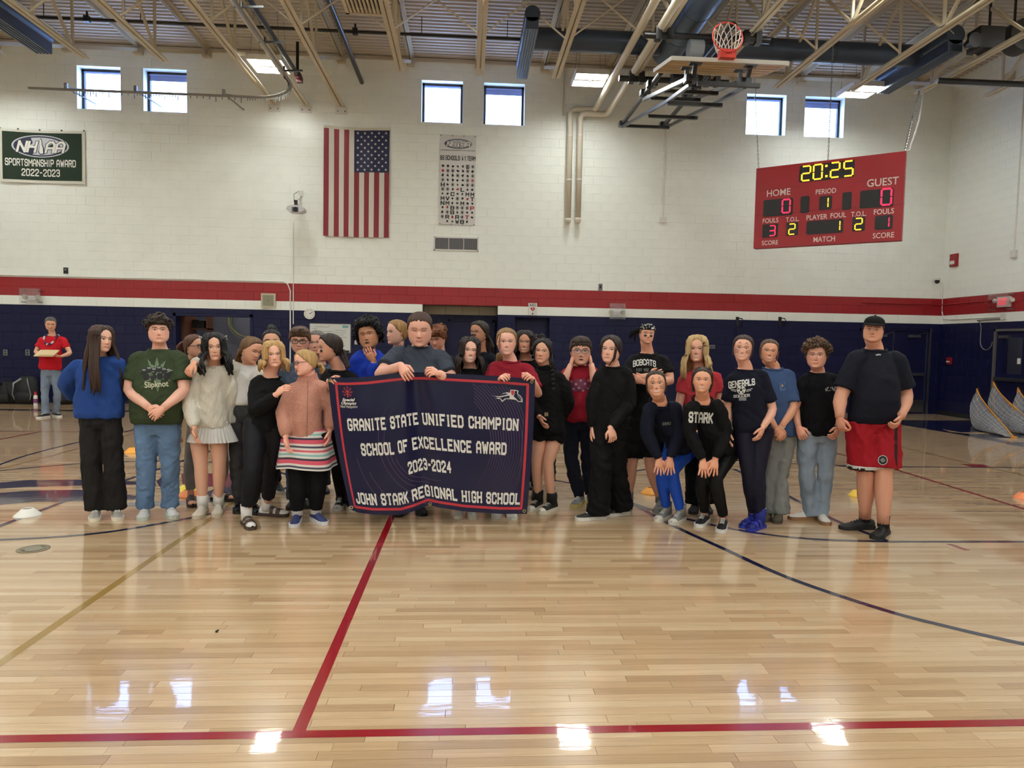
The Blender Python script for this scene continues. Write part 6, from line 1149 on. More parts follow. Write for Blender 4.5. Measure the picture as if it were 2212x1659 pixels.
    for k in (0, 1):
        s, e, w_ = J[k]; a = arm
        if k in skip and kind != 'tee': continue
        if kind == 'tee': u = opt.get('sl', .62); end = s + (e - s) * u; limb(q, [s + across * (.06 if k == 0 else -.06) + Z_ * .012, s, (s + end) / 2, end], [(0, .052 * a), (1, .060 * a), (2, .064 * a), (3, .067 * a)], 16)
        elif kind != 'tank': r = opt.get('slr', 1.0); limb(q, [s + across * (.06 if k == 0 else -.06) + Z_ * .012, s, e, w_ - nrm(w_ - e) * .005], [(0, .052 * a), (1, .059 * a * min(r, 1.1)), (1.6, .057 * a * r), (2, .053 * a * r), (2.55, .050 * a * r), (2.85, .044 * a * r), (3, .034 * a)], 16)
    if kind in ('hood',): q.tube([neckb + fwd * .05 - Z_ * .03, neckb - fwd * .06 + Z_ * .03, neckb - fwd * .11 - Z_ * .02], [.05, .09, .05], 12)
    if opt.get('collar'): q.tube([neckb - Z_ * .02, neckb + Z_ * opt['collar']], [.085, .072], 14)
    vx = .0105 if Y < 8 else .016
    sm_ = remesh(q, vx, 5, fold, seed=int(hx * 7) % 1000, freq=opt.get('freq', 1)); names = dict(tee='t_shirt', long='sweatshirt', hood='hoodie', tank='tank_top', jacket='jacket', sweater='sweater')
    shirt = mk(opt.get('name', names.get(kind, 'shirt')), sm_, cloth_m(rgb, opt.get('m', 'cotton')), root, smooth=True)
    bv = BVHTree.FromPolygons([Vector(v) for v in sm_.v], sm_.f)
    if opt.get('neckline', 1): # collar rib
        pts = [nb2 + bx * .088 * neck * math.cos(a) + fwd * (.064 * neck * math.sin(a) + .006) + Z_ * (.004 - .022 * max(0, math.sin(a))) for a in np.linspace(0, 2 * PI, 25)[:-1]]; mk('collar_rib', one('tube', pts, .008, 6, closed=True), cloth_m(tuple(int(c * .88) for c in rgb), opt.get('m', 'cotton')), shirt, smooth=True)
    # ---- bottoms
    if bot:
        bk, brgb = bot[0], bot[1]; bo = bot[2] if len(bot) > 2 else {}; q = MB(); hwid = bo.get('hip', .155) * leg; top_c = hipc + (neckb - hipc) * .18
        q.tube([top_c, hipc + (neckb - hipc) * .06, hipc - Z_ * .03, hipc - Z_ * .10], [hwid * .86, hwid, hwid * 1.0, hwid * .72], 20, rad2=[.095 * leg, .105 * leg, .11 * leg, .09 * leg], axes=(bx, np.array((0, 1., 0))))
        R = dict(jeans=[(0, .087), (.5, .080), (1, .065), (1.5, .062), (1.85, .063), (2, .066)], slim=[(0, .086), (.45, .074), (.95, .055), (1.1, .054), (1.35, .057), (1.8, .045), (2, .042)], wide=[(0, .088), (.5, .088), (1, .084), (1.5, .087), (2, .092)], jogger=[(0, .088), (.5, .080), (1, .068), (1.5, .066), (1.85, .06), (2, .048)], flare=[(0, .086), (.5, .077), (1, .06), (1.5, .075), (2, .1)], capri=[(0, .095), (.45, .084), (1, .063), (1.4, .062), (2, .05)], shorts=[(0, .092), (2, .102)])[bk]
        R = [(u, r * leg * bo.get('k', 1)) for u, r in R]
        for k in range(2):
            endz = {'capri': .82, 'slim': bo.get('len', .97)}.get(bk, 1.0); a_ = ank[k]; kk = KN[k]; hj = hips[k]
            if bk == 'shorts': e_ = hj + (kk - hj) * bo.get('len', .85); limb(q, [hj, (hj + e_) / 2, e_], R, 16)
            else:
                low = kk + (a_ - kk) * endz if bk in ('capri', 'slim') else a_ - Z_ * bo.get('drop', .03); limb(q, [hj, kk, low], R, 16, sub=5)
        pm = remesh(q, vx * 1.05, 4, bo.get('fold', .008 if bk not in ('slim', 'capri') else .002), seed=int(hx * 3) % 997 + 5, freq=1.2); pants = mk({'shorts': 'shorts', 'slim': 'leggings'}.get(bk, 'trousers'), pm, cloth_m(brgb, bo.get('m', 'denim' if bk == 'jeans' else 'cotton')), root, smooth=True); bdata['pants'] = pants; bdata['pm'] = pm
    for k, ft in enumerate(feet):
        if shoes: shoe(root, toes[k], ft[1], shoes[0], shoes[1], **dict(shoes[2] if len(shoes) > 2 else {}, sc=ft[2] if len(ft) > 2 else 1.0))
    # ---- hair
    if hair:
        hm = hair_shell(F, H, hair.get('line', 'back'), hair.get('vol', .035), hair['rgb'], hair.get('top', 0), hair.get('rough', 0), seed=int(hx), streak=hair.get('streak', .22))
        for fn in hair.get('add', ()): fn(hm, F, H, bdata)
        ho = mk('hair', hm, M_hair, root, smooth=True); bdata['hair'] = ho
    if gl: glasses(root, F, H, *gl)
    bdata.update(root=root, shirt=shirt, bv=bv, S=FPX / Y); return bdata
def decal(bd, name, polys, m, cx_, cy_, sx, sy, rot=0, off=.004, bv=None, par=None):
    """print flat shapes (lists of xy) on a garment around photo position (cx_,cy_)"""
    q = MB(); cr, sr = math.cos(math.radians(rot)), math.sin(math.radians(rot)); bv = bv or bd['bv']
    pl2 = []
    for poly in polys:
        if len(poly) > 8 and max(sx, sy) > 8:
            c0 = (sum(p[0] for p in poly) / len(poly), sum(p[1] for p in poly) / len(poly)); R_ = [[(c0[0] + (p[0] - c0[0]) * f, c0[1] + (p[1] - c0[1]) * f) for p in poly] for f in (1, .75, .5, .25, .02)]; n_ = len(poly)
            for a_, b_ in zip(R_, R_[1:]): pl2 += [[a_[i], a_[(i + 1) % n_], b_[(i + 1) % n_], b_[i]] for i in range(n_)]
        else: pl2.append(poly)
    for k, poly in enumerate(pl2):
        vs = []
        for x, y in poly:
            X, Yy = x * sx, y * sy; px_, py_ = cx_ + X * cr - Yy * sr, cy_ - (X * sr + Yy * cr); d = nrm(ray(px_, py_)); h = bv.ray_cast(Vector(CAM), Vector(d))
            if h[0] is None or h[3] > 30: vs = None; break
            vs.append(np.array(h[0]) - d * (off + 3e-5 * (k % 11)))
        if vs: q.add(vs, [tuple(range(len(vs)))])
    if q.v: mk(name, q, m, par or bd['shirt'])
def textq(t, th=1.2, serif=0, gap=1.75, sub=2): Q, wd = stroke_text(t, th, serif, gap, sub); return [[(x / wd, y - .45) for x, y in f] for f in Q]
def blob(n, r0, r1, seed): r = random.Random(seed); return [(math.cos(2 * PI * k / n) * r.uniform(r0, r1), math.sin(2 * PI * k / n) * r.uniform(r0, r1)) for k in range(n)]
def disc_poly(x, y, r, n=12): return [(x + r * math.cos(2 * PI * k / n), y + r * math.sin(2 * PI * k / n)) for k in range(n)]
def wedge(x0, y0, x1, y1, w_): d = math.hypot(x1 - x0, y1 - y0); nx, ny = -(y1 - y0) / d * w_ / 2, (x1 - x0) / d * w_ / 2; return [(x0 + nx, y0 + ny), (x0 - nx, y0 - ny), (x1 - nx, y1 - ny), (x1 + nx, y1 + ny)]
M_pw = mat('garment_print_white', (214, 214, 210), .7); M_pg = mat('garment_print_grey', (120, 124, 122), .7); M_pk = mat('garment_print_black', (16, 16, 18), .7)
# ============================================================ WHO IS THERE
def zpx(x, y, Y): return W(x, y, Y)[2]
PIN = (0, 1, 0)       # palm turned to the body
LT_, MD_, TN_ = (214, 168, 146), (200, 150, 124), (182, 130, 102)
DKB, BRN, LBR, BLD, BLK, RED_, GRY_ = (42, 28, 22), (66, 44, 32), (104, 76, 50), (176, 138, 86), (17, 14, 15), (120, 66, 36), (92, 88, 86)
def LH(zy, phmin=.8, front=.05, n=34, wave=.01, rgb=None, streak=.25, sd=1):
    return lambda hm, F, H, b: long_hair(hm, F, H, rgb, zpx(CX, zy, b['Y']), phmin, front, n, sd, wave, streak)
def PO(rgb, t0, zy, side=0, n=16, fan=.035): return lambda hm, F, H, b: pony(hm, F, H, rgb, t0, zpx(CX, zy, b['Y']), n, 3, side, fan)
def BUN(rgb, t, r): 
    def f(hm, F, H, b):
        c = F.w(head_pt(np.array(PI), np.array(t), H, .10, feat=False)); rr_ = np.random.default_rng(4)
        for k in range(16): d = rr_.normal(size=3); hm.ball(c + nrm(d) * r * .45, r * rr_.uniform(.5, .7), 8, 6, col=lin(rgb) * rr_.uniform(.8, 1.2))
    return f
def CU(rgb, n, rad, off, tmin=.6, sd=0): return lambda hm, F, H, b: curls(hm, F, H, rgb, n, rad, off, tmin, sd)
def FR(rgb, n=16, drop=.12, sd=2, spread=.95):      # fringe locks swept over the forehead
    def f(hm, F, H, b):
        r = np.random.default_rng(sd)
        for p in np.linspace(-spread, spread, n):
            d = drop * r.uniform(.6, 1.1); lock(hm, [F.w(head_pt(np.array(p * a), np.array(t), H, o, feat=False)) for a, t, o in ((.5, .97, .05), (.8, .9, .075), (1., .82, .06), (1.05 + r.uniform(-.1, .1), .82 - d, .03))], .008, .014, .004, lin(rgb) * r.uniform(.75, 1.25))
    return f
def STR(rgb, ends):                                  # loose strands framing the face
    def f(hm, F, H, b):
        for p, zt in ends: lock(hm, [F.w(head_pt(np.array(p * a), np.array(t), H, o, feat=False)) for a, t, o in ((.5, .96, .03), (.9, .8, .035), (1, .5, .045), (1.0, .25, .06), (.98, zt, .07))], .006, .008, .003, lin(rgb))
    return f
# 1 man in red by the wall
b = person('man in a red tee and flower lei reading papers by the far wall', (109.5, 684, 714), ((86, 728), (140.5, 727)), feet=(((80, 904), -40, 1.05), ((131, 901), 22, 1.05)), hip=(110, 800), hem=(110, 799), kn=((97, 850), (124, 850)), el=((78, 760, -.05), (151, 762, -.05)), wr=((88, 767, -.26), (134, 769, -.26)), ha=((99, 769, -.3), (118, 771, -.3)), hnorm=((.3, 0, 1), (-.3, 0, 1)), pitch=14, skin=(198, 150, 124), top=('tee', (186, 24, 38), dict(belly=.04)), bot=('jeans', (120, 134, 152)), shoes=('sneaker', (24, 26, 32), dict(sole=(210, 210, 205))), wd=(1.15, 1.12, 1.1), hair=dict(rgb=GRY_, line='short', vol=.02, lift=.02), face=dict(hi=0, brow=(90, 80, 76), lookdown=1, stubble=.25), hcurl=(.5, .5))
M_lei = [mat('lei%d' % i, c, .8) for i, c in enumerate(((180, 30, 44), (220, 216, 214), (40, 50, 100)))]; nb = b['neckb']; root = empty('flower_lei', nb - Z_ * .3, 'red, white and blue flower lei around the neck of the man in red', 'lei')
for k in range(34):
    a = 2 * PI * k / 34; p = nb + np.array((.105 * math.sin(a), -.02 - .115 * max(-.3, math.cos(a)), -.05 - .17 * max(0, math.cos(a)) ** 1.0 + .04)); h = b['bv'].find_nearest(Vector(p)); q = np.array(h[0]) + np.array(h[1]) * .018; mk('flower', one('ball', q, .02, 7, 5), M_lei[(k * 5 // 2) % 3], root)
p = W(101, 763, b['Y'] - .3); q = MB(); q.obox(p, X_ * .17, nrm((0, 1, .5)) * .12, nrm((0, -.5, 1)) * .006); q.obox(p + np.array((.05, -.01, .014)), X_ * .13, nrm((0, 1, .5)) * .1, nrm((0, -.5, 1)) * .004); mk('paper_stack', q, mat('manila_paper', (214, 190, 146), .8), base=p, label='stack of cream papers held by the man in red', cat='papers')
# 2 girl, blue sweatshirt
b = person('girl with long brown hair in blue sweatshirt and black wide jeans', (219, 703, 760), ((156, 780), (263, 770)), feet=(((203, 1128), -4), ((256, 1126), 4)), hip=(217, 900), hem=(216, 903), kn=((198, 1010), (246, 1008)), el=((142, 830, .08), (272, 832, .08)), wr=((165, 862, .24), (258, 868, .24)), yaw=30, roll=4, skin=LT_, top=('long', (34, 66, 132), dict(slr=1.25, loose=1.04)), bot=('wide', (34, 32, 32), dict(m='denim', k=.93)), shoes=('sneaker', (160, 156, 150), dict(sole=(222, 214, 196))), wd=(1.25, 1.28, 1.12), hair=dict(rgb=BRN, line='part', vol=.04, add=[LH(858, .75, .06, 40, .006, (62, 42, 32), .45)]), face=dict(smile=.35, brow=DKB, gaze=1))
# 3 boy, green band tee
b = person('boy in dark green band tee and blue jeans with hands clasped', (343, 681, 741), ((287, 760), (397, 757)), feet=(((307, 1126), -6, 1.05), ((376, 1122), 8, 1.05)), hip=(341, 912), hem=(341, 915), kn=((316, 1008), (367, 1008)), el=((279, 842, -.07), (397, 842, -.07)), wr=((321, 880, -.24), (352, 882, -.26)), ha=((344, 899, -.28), (328, 900, -.29)), hnorm=(PIN, PIN), yaw=0, skin=(214, 164, 144), top=('tee', (56, 68, 46), dict(sl=.72, belly=.06, loose=1.05)), bot=('jeans', (96, 122, 154), dict(k=1.08)), shoes=('sneaker', (206, 206, 204), dict(sole=(190, 196, 186))), wd=(1.28, 1.3, 1.2), arm=1.18, leg=1.06, hair=dict(rgb=(48, 34, 28), line='fringe', vol=.05, top=.03, rough=.012, lift=.06, add=[FR((48, 34, 28), 18, .14), CU((50, 36, 28), 60, .017, .10, .62, 3)]), face=dict(jaw=1.12, smile=.2, brow=(40, 28, 24)), hcurl=(.5, .45))
decal(b, 'tee_graphic', [[(0, 1), (.14, .42), (.5, .75), (.34, .28), (.95, .18), (.4, -.05), (.8, -.5), (.25, -.35), (.05, -1.15), (-.2, -.4), (-.75, -.55), (-.45, -.05), (-1, .1), (-.4, .3), (-.55, .85), (-.14, .42)]], mat('print_pale_green', (104, 124, 98), .7), 339, 806, 38, 36)
decal(b, 'tee_figures', [[(x + .2 * c, y + .3 * s) for c, s in ell(9)[:-1]] for x, y in ((-.75, .1), (-.45, .3), (-.15, .2), (.15, .35), (.45, .2), (.72, .1), (-.6, -.3), (-.2, -.3), (.2, -.25), (.6, -.3))], M_pk, 338, 806, 36, 26, off=.006); decal(b, 'tee_figure_heads', [disc_poly(x, y, .13, 8) for x, y in ((-.75, .38), (-.45, .62), (-.15, .5), (.15, .68), (.45, .5), (.72, .4))], M_pg, 338, 806, 36, 18, off=.008)
vs, fs = font_text('Slipknot', .02); wdt = max(v[0] for v in vs) - min(v[0] for v in vs); decal(b, 'tee_lettering', [[(vs[i][0] / wdt, vs[i][1] / wdt) for i in f] for f in fs], mat('print_bone', (196, 196, 168), .7), 338, 836, 52, 58, 4, off=.010)
# 4 woman with ponytail behind
b = person('woman with ponytail and glasses in pale grey trousers, turned away behind the group', (420, 722, 772), ((388, 792), (470, 792)), feet=(((417, 1097), 5), ((512, 1083), 55)), hip=(446, 920), kn=((410, 1008), (482, 1004)), Y=6.75, yaw=46, skin=MD_, top=('tee', (60, 62, 70)), bot=('slim', (132, 128, 124), dict(m='denim', len=.86)), shoes=('sandal', (30, 26, 24), dict(sole=(50, 40, 34))), hair=dict(rgb=(84, 52, 36), line='back', vol=.03, add=[PO((88, 54, 38), .62, 770, -.3)]), gl=((40, 34, 32),), face=dict(brow=BRN))
# 5 girl, white sweater
b5 = person('girl with long black hair in white cable sweater and pleated skirt', (462, 719, 779), ((420, 795), (495, 793)), feet=(((423, 1122), -16), ((467, 1118), -6)), hip=(449, 905), hem=(459, 924), kn=((434, 1008), (474, 1006)), el=((408, 862, -.08), (503, 862, .05)), wr=((420, 924, -.22), (490, 912, .12)), ha=((423, 956, -.24), None), yaw=4, roll=-3, skin=(206, 158, 134), top=('sweater', (216, 210, 196), dict(slr=1.2, loose=1.04, m='knit')), bot=None, shoes=('sneaker', (206, 196, 180), dict(sole=(196, 184, 164), sock=(216, 212, 206))), wd=(1.22, 1.12, 1.02), bare=True, leg=1.02, hair=dict(rgb=BLK, line='part', vol=.05, add=[LH(814, .7, .07, 38, .02, BLK, .3), STR(BLK, ((.55, .2), (-.6, .1)))]), face=dict(smile=.5, paint='gems', brow=BLK), skip=())
q = MB(); hc = b5['hipc']; t0 = W(459, 905, b5['Y']); n = 72
q.grid([[np.array((t0[0] + (r + (.008 if k % 2 else -.004) * f) * math.cos(2 * PI * k / n), t0[1] + (r * .72 + (.008 if k % 2 else -.004) * f) * math.sin(2 * PI * k / n), z)) for k in range(n)] for r, z, f in ((.125, t0[2] + .05, 0), (.145, t0[2] - .04, .4), (.205, zpx(459, 953, b5['Y']), 1.4))], wrap=True); mk('skirt', q, cloth_m((210, 208, 204)), b5['root'], smooth=False)
ax_ = b5['across']; dq = []
for i in range(-4, 5):
    for j in range(6): dq.append(wedge(i * .22 - .11, -1 + j * .4, i * .22 + .11, -.8 + j * .4, .03)); dq.append(wedge(i * .22 + .11, -.8 + j * .4, i * .22 - .11, -.6 + j * .4, .03))
decal(b5, 'cable_stitch', dq, mat('knit_cable', (224, 218, 204), .95), 464, 868, 30, 46, off=.006)
for s in (-1, 1):
    c = b5['F'].w(np.array((s * .36, -.1, .86)) * b5['H']); q = MB()
    for g in (-1, 1): q.tube([c, c + b5['F'].r * g * .025 + Z_ * .012, c + b5['F'].r * g * .03 - Z_ * .02, c], .005, 5); q.tube([c, c + b5['F'].r * g * .012 - Z_ * .045], .004, 4)
    mk('hair_ribbon', q, M_whiteink, b5['root'])
# 6 girl, white tank and cardigan
b = person('girl in white tank top and open white cardigan, arm around the black-haired girl', (543, 726, 783), ((505, 783), (568, 802)), feet=(((513, 1111), -6), ((556, 1113), 14)), hip=(530, 885), hem=(527, 876), kn=((513, 990), (556, 996)), el=((462, 776, .06), (585, 870, .0)), wr=((420, 785, -.30), (575, 900, .05)), ha=((408, 799, -.34), None), hnorm=((.1, .5, -1), None), yaw=40, pitch=16, roll=8, skin=(206, 154, 128), top=('tank', (214, 212, 210), dict(neckline=0, name='tank_top')), bot=('jogger', (58, 58, 60), dict(m='cotton')), shoes=('slide', (22, 20, 20), dict(sole=(24, 22, 22), sock=(30, 30, 34))), wd=(1.02, .95, 1.0), hair=dict(rgb=LBR, line='back', vol=.03, add=[PO((112, 82, 54), .3, 800, -.2)]), face=dict(paint='gems', lookdown=1, brow=BRN), hcurl=(.7, .3))
q = MB(); J = b['J']
for k in (0, 1): s, e, w_ = J[k]; limb(q, [s + b['across'] * (.05 if k == 0 else -.05), s, e, w_ - nrm(w_ - e) * .01], [(0, .06), (1, .066), (2, .06), (2.8, .052), (3, .05)], 14)
for g, xx in ((-1, 506), (1, 560)): p0 = J[0 if g < 0 else 1][0]; q.tube([p0 + np.array((-g * .02, .02, .02)), W(xx, 850, b['Y'] - .0), W(xx + g * 2, 912, b['Y'])], [.05, .055, .05], 10, rad2=[.09, .12, .12], axes=(X_, np.array((0, 1., 0))))
mk('cardigan', remesh(q, .012, 5, .005, 3), cloth_m((206, 202, 192), 'knit'), b['root'], smooth=True)
# 8 girl with bun
b = person('girl with dark hair in a bun and glasses standing behind the blonde girl', (587, 711, 763), ((552, 790), (622, 790)), Y=6.95, hip=(588, 920), feet=(((609, 1068), 10), ((580, 1068), -5)), yaw=-4, skin=MD_, top=('tee', (52, 60, 84)), bot=('slim', (26, 26, 30)), shoes=('slip', (20, 20, 22)), hair=dict(rgb=(32, 24, 22), line='back', vol=.025, lift=.03, add=[BUN((24, 18, 17), .93, .05)]), gl=((30, 26, 26),), face=dict(brow=DKB, hi=0))
# 9 blonde girl in black
b9 = person('blonde girl in black sweatshirt and cropped leggings with brown sandals', (591, 736, 792), ((546, 811), (612, 826)), feet=(((546, 1146), 14), ((624, 1116), 66)), hip=(575, 915), hem=(571, 931), kn=((545, 1016, -.1), (588, 1005)), el=((552, 886, -.14), (630, 880, .1)), wr=((596, 853, -.26), (632, 900, .15)), ha=((613, 838, -.28), None), hnorm=((.5, .6, -.5), None), yaw=5, pitch=2, roll=-4, skin=(222, 172, 150), top=('long', (14, 14, 17), dict(slr=1.15, loose=1.05)), bot=('capri', (18, 19, 26), dict(m='lycra', k=1.12)), shoes=('sandal', (70, 52, 40), dict(sole=(64, 48, 38), sock=(214, 210, 206))), wd=(1.38, 1.35, 1.15), hair=dict(rgb=(186, 150, 98), line='part', vol=.05, add=[LH(806, .72, .02, 40, .006, (190, 152, 98), .35)]), face=dict(smile=.15, brow=(120, 90, 60), jaw=1.05), hcurl=(.5, .3), bare=True)
# 10 boy with glasses, 11 older person
b = person('boy with brown fringe and glasses in slate blue tee looking down', (648, 703, 762), ((610, 786), (703, 788)), Y=6.62, hip=(655, 915), feet=(((627, 1103), -8), ((664, 1100), 8)), yaw=-6, pitch=10, skin=(200, 152, 132), top=('tee', (72, 84, 102), dict(belly=.03)), bot=('jeans', (58, 70, 90)), shoes=('sneaker', (22, 22, 24), dict(sole=(30, 30, 30))), wd=(1.2, 1.2, 1.1), hair=dict(rgb=(84, 62, 46), line='fringe', vol=.045, lift=.05, add=[FR((84, 62, 46), 20, .16)]), gl=((26, 24, 30),), face=dict(brow=BRN))
b = person('grey-haired woman mostly hidden behind the boy with glasses', (684, 714, 766), ((656, 792), (726, 790)), Y=7.25, hip=(690, 905), yaw=-12, skin=(190, 140, 120), top=('tee', (76, 84, 100)), bot=('jeans', (40, 44, 54)), hair=dict(rgb=(104, 98, 94), line='back', vol=.035), face=dict(hi=0, brow=(90, 80, 76)))
# 12 woman in pink fleece
b12 = person('woman with glasses in pink fleece jacket and striped dress beside the banner', (659, 754, 810), ((622, 830), (703, 823)), feet=(((633, 1141), -10, .95), ((704, 1135), 26, .95)), hip=(660, 935), hem=(659, 950), kn=((643, 1030), (686, 1028)), el=((611, 890, -.10), (716, 885, .02)), wr=((617, 944, -.2), (712, 930, -.05)), ha=((622, 976, -.22), None), yaw=-70, pitch=6, roll=-6, skin=(224, 170, 152), top=('jacket', (198, 142, 124), dict(slr=1.08, loose=1.0, m='fleece', collar=.05, belly=.05, neckline=0)), bot=('slim', (14, 14, 16), dict(k=1.3, hip=.118)), shoes=('slip', (52, 62, 108), dict(sole=(214, 212, 214), sock=(210, 206, 206))), wd=(1.28, 1.15, 1.05), leg=1.05, hair=dict(rgb=(176, 142, 92), line='back', vol=.03, add=[PO((182, 146, 94), .34, 808, .35, 20, .04), STR((186, 150, 98), ((-.7, .2), (-1.0, .1)))]), gl=((110, 90, 92),), face=dict(open=.5, jaw=1.12, brow=(150, 120, 86)))
q = MB(); c0 = W(661, 930, b12['Y'] + .01); rows = 40; n = 48; stripes = [(214, 88, 108), (226, 222, 214), (140, 190, 190), (226, 222, 214), (40, 44, 66), (214, 88, 108), (214, 88, 108), (226, 222, 214), (60, 60, 80), (226, 222, 214)]; cols = []; g = []; zt, zb_ = zpx(661, 925, b12['Y']), zpx(661, 1008, b12['Y'])
for i in range(rows):
    f = i / (rows - 1); z = zt + (zb_ - zt) * f; ln = []
    for k in range(n): a = 2 * PI * k / n; rr_ = (.19 + .06 * f) * (1 + .05 * f * math.sin(7 * a)); ln.append((c0[0] + rr_ * math.cos(a), c0[1] + rr_ * .8 * math.sin(a), z + .012 * f * math.sin(3 * a + 1))); cols.append(lin(stripes[int(f * 19.99) % 10]))
    g.append(ln)
q.grid(g, wrap=True, col=np.array(cols)); mk('striped_dress', q, mat('striped_jersey', (220, 210, 200), .85, attr='Col'), b12['root'], smooth=True)
decal(b12, 'zip', [wedge(0, 1 - .1 * k, 0, .9 - .1 * k, .06) for k in range(20)], mat('zip_rose', (150, 98, 86), .6), 664, 885, 30, 62, -1)
# 13 girl with braid
b = person('girl with dark braid and black face paint in black top, seen from the side', (711, 720, 780), ((696, 800), (770, 806)), Y=6.42, hip=(738, 925), feet=(((727, 1105), -10), ((764, 1106), 12)), el=((722, 856, -.2), None), wr=((711, 823, -.56), None), ha=((724, 812, -.68), None), hnorm=((0, 1, -.9), None), yaw=-74, pitch=4, skin=(200, 148, 124), top=('tee', (12, 12, 14)), bot=('slim', (14, 14, 16)), shoes=('high', (22, 22, 26), dict(sole=(208, 204, 194))), hair=dict(rgb=(40, 28, 24), line='back', vol=.035, add=[lambda hm, F, H, bb: braid(hm, [F.w(np.array((.1, -.46, .3)) * H), F.w(np.array((.22, -.5, .08)) * H), W(752, 792, bb['Y'] - .12)], .026, (44, 30, 25), 10)]), face=dict(paint='black', brow=DKB), hcurl=(.8, .3))
# 14 boy with afro, blue shirt
b = person('boy with black curly afro in royal blue shirt, hand on chin', (796, 692, 752), ((763, 764), (828, 758)), Y=6.7, hip=(800, 905), el=((752, 830), (806, 826, -.16)), wr=((752, 880), (807, 780, -.24)), ha=(None, (793, 757, -.25)), hnorm=(None, (-.5, .5, .8)), yaw=-14, roll=-8, skin=(180, 128, 98), top=('long', (26, 60, 180), dict(m='nylon', slr=1.1)), bot=('jeans', (40, 44, 54)), wd=(1.15, 1.1, 1.05), hair=dict(rgb=(15, 13, 14), line='short', vol=.085, top=.08, rough=.02, lift=.04, streak=.4, add=[CU((18, 15, 16), 300, .012, .19, .3, 5)]), face=dict(open=1.2, squint=.8, brow=BLK), hcurl=(.35, .4))
# 15 blonde bun in profile
b = person('blonde girl with slicked-back hair seen in profile behind the tall boy', (857, 690, 744), ((830, 764), (888, 764)), Y=7.15, hip=(860, 900), yaw=-62, skin=(216, 168, 148), top=('tee', (30, 34, 54)), bot=('slim', (30, 30, 36)), hair=dict(rgb=(150, 112, 66), line='back', vol=.022, add=[BUN((150, 112, 66), .5, .035)]), face=dict(hi=1, brow=(130, 96, 60)))
# 16 big boy in slate tee
b = person('big boy with buzz cut in slate grey tee gripping the banner top', (907, 673, 747), ((851, 746), (961, 757)), feet=(((857, 1118), -10, 1.1), ((914, 1116), 8, 1.1)), hip=(905, 900), kn=((880, 1000), (930, 1000)), el=((822, 808, -.26), (980, 826, -.26)), wr=((866, 790, -.53), (949, 808, -.52)), ha=((886, 822, -.64), (932, 800, -.60)), hnorm=((.3, 1, -.5), (-.2, 1, -.9)), pitch=12, yaw=-3, skin=(216, 164, 144), top=('tee', (58, 64, 76), dict(sl=.7, belly=.1, loose=1.03)), bot=('jeans', (24, 26, 32)), shoes=('slip', (16, 16, 18), dict(sole=(20, 20, 20))), wd=(1.35, 1.38, 1.25), arm=1.35, leg=1.15, neck=1.15, hair=dict(rgb=(70, 50, 40), line='short', vol=.014, lift=.01, streak=.12), face=dict(jaw=1.06, lookdown=1, brow=(100, 72, 54), brow_w=.8), hcurl=(.45, .75), hand_sc=1.12, dep=1.1)
# 17 red hair, 19, 21, 23
b = person('boy with wavy red-brown hair looking down behind the big boy', (944, 702, 752), ((915, 770), (986, 770)), Y=7.2, hip=(948, 905), yaw=-24, pitch=24, skin=(206, 150, 128), top=('tee', (22, 24, 30)), bot=('jeans', (36, 38, 48)), hair=dict(rgb=(112, 64, 36), line='fringe', vol=.06, top=.03, lift=.05, add=[FR((118, 66, 36), 16, .18), CU((112, 64, 36), 30, .016, .1, .62, 9)]), face=dict(lookdown=1, brow=RED_, hi=0))
b = person('girl with dark ponytail and black paint across her cheeks at the back', (1035, 693, 742), ((1004, 764), (1072, 764)), Y=7.1, hip=(1038, 905), yaw=-40, skin=(170, 120, 96), top=('tee', (18, 20, 28)), bot=('slim', (24, 24, 28)), hair=dict(rgb=(40, 28, 22), line='back', vol=.04, add=[PO((46, 32, 25), .35, 765, .4, 18, .05)]), face=dict(paint='band', brow=DKB))
b = person('smiling girl with long dark hair at the back between the red tee and black hoodie', (1134, 714, 763), ((1106, 782), (1168, 782)), Y=7.0, hip=(1136, 915), yaw=-6, skin=(186, 132, 106), top=('tee', (16, 16, 20)), bot=('slim', (24, 24, 28)), hair=dict(rgb=(36, 26, 22), line='part', vol=.035, add=[LH(775, .85, .02, 26, .012, (38, 27, 22))]), face=dict(smile=1.1, teeth=1, brow=DKB))
b = person('person with curly dark hair almost hidden behind the girl in black hoodie', (1166, 728, 776), ((1138, 796), (1196, 796)), Y=7.5, hip=(1168, 915), skin=(170, 120, 96), top=('tee', (20, 22, 30)), bot=('jeans', (24, 26, 34)), hair=dict(rgb=(34, 26, 24), line='short', vol=.05, rough=.01, add=[CU((36, 27, 25), 70, .016, .12, .6, 8)]), face=dict(hi=0))
# 18 smiling girl behind banner
b = person('smiling girl with long dark hair in black top behind the banner', (1014, 728, 784), ((979, 800), (1053, 800)), feet=(((988, 1122), -5, .92), ((1022, 1123), 6, .92)), hip=(1014, 915), yaw=8, roll=3, skin=(216, 168, 148), top=('long', (13, 13, 15)), bot=('slim', (18, 18, 22)), shoes=('slip', (206, 202, 192), dict(sole=(206, 200, 186))), hair=dict(rgb=(38, 27, 24), line='part', vol=.04, add=[LH(806, .72, .05, 38, .008, (40, 28, 24), .35)]), face=dict(smile=1.1, teeth=1, brow=DKB))
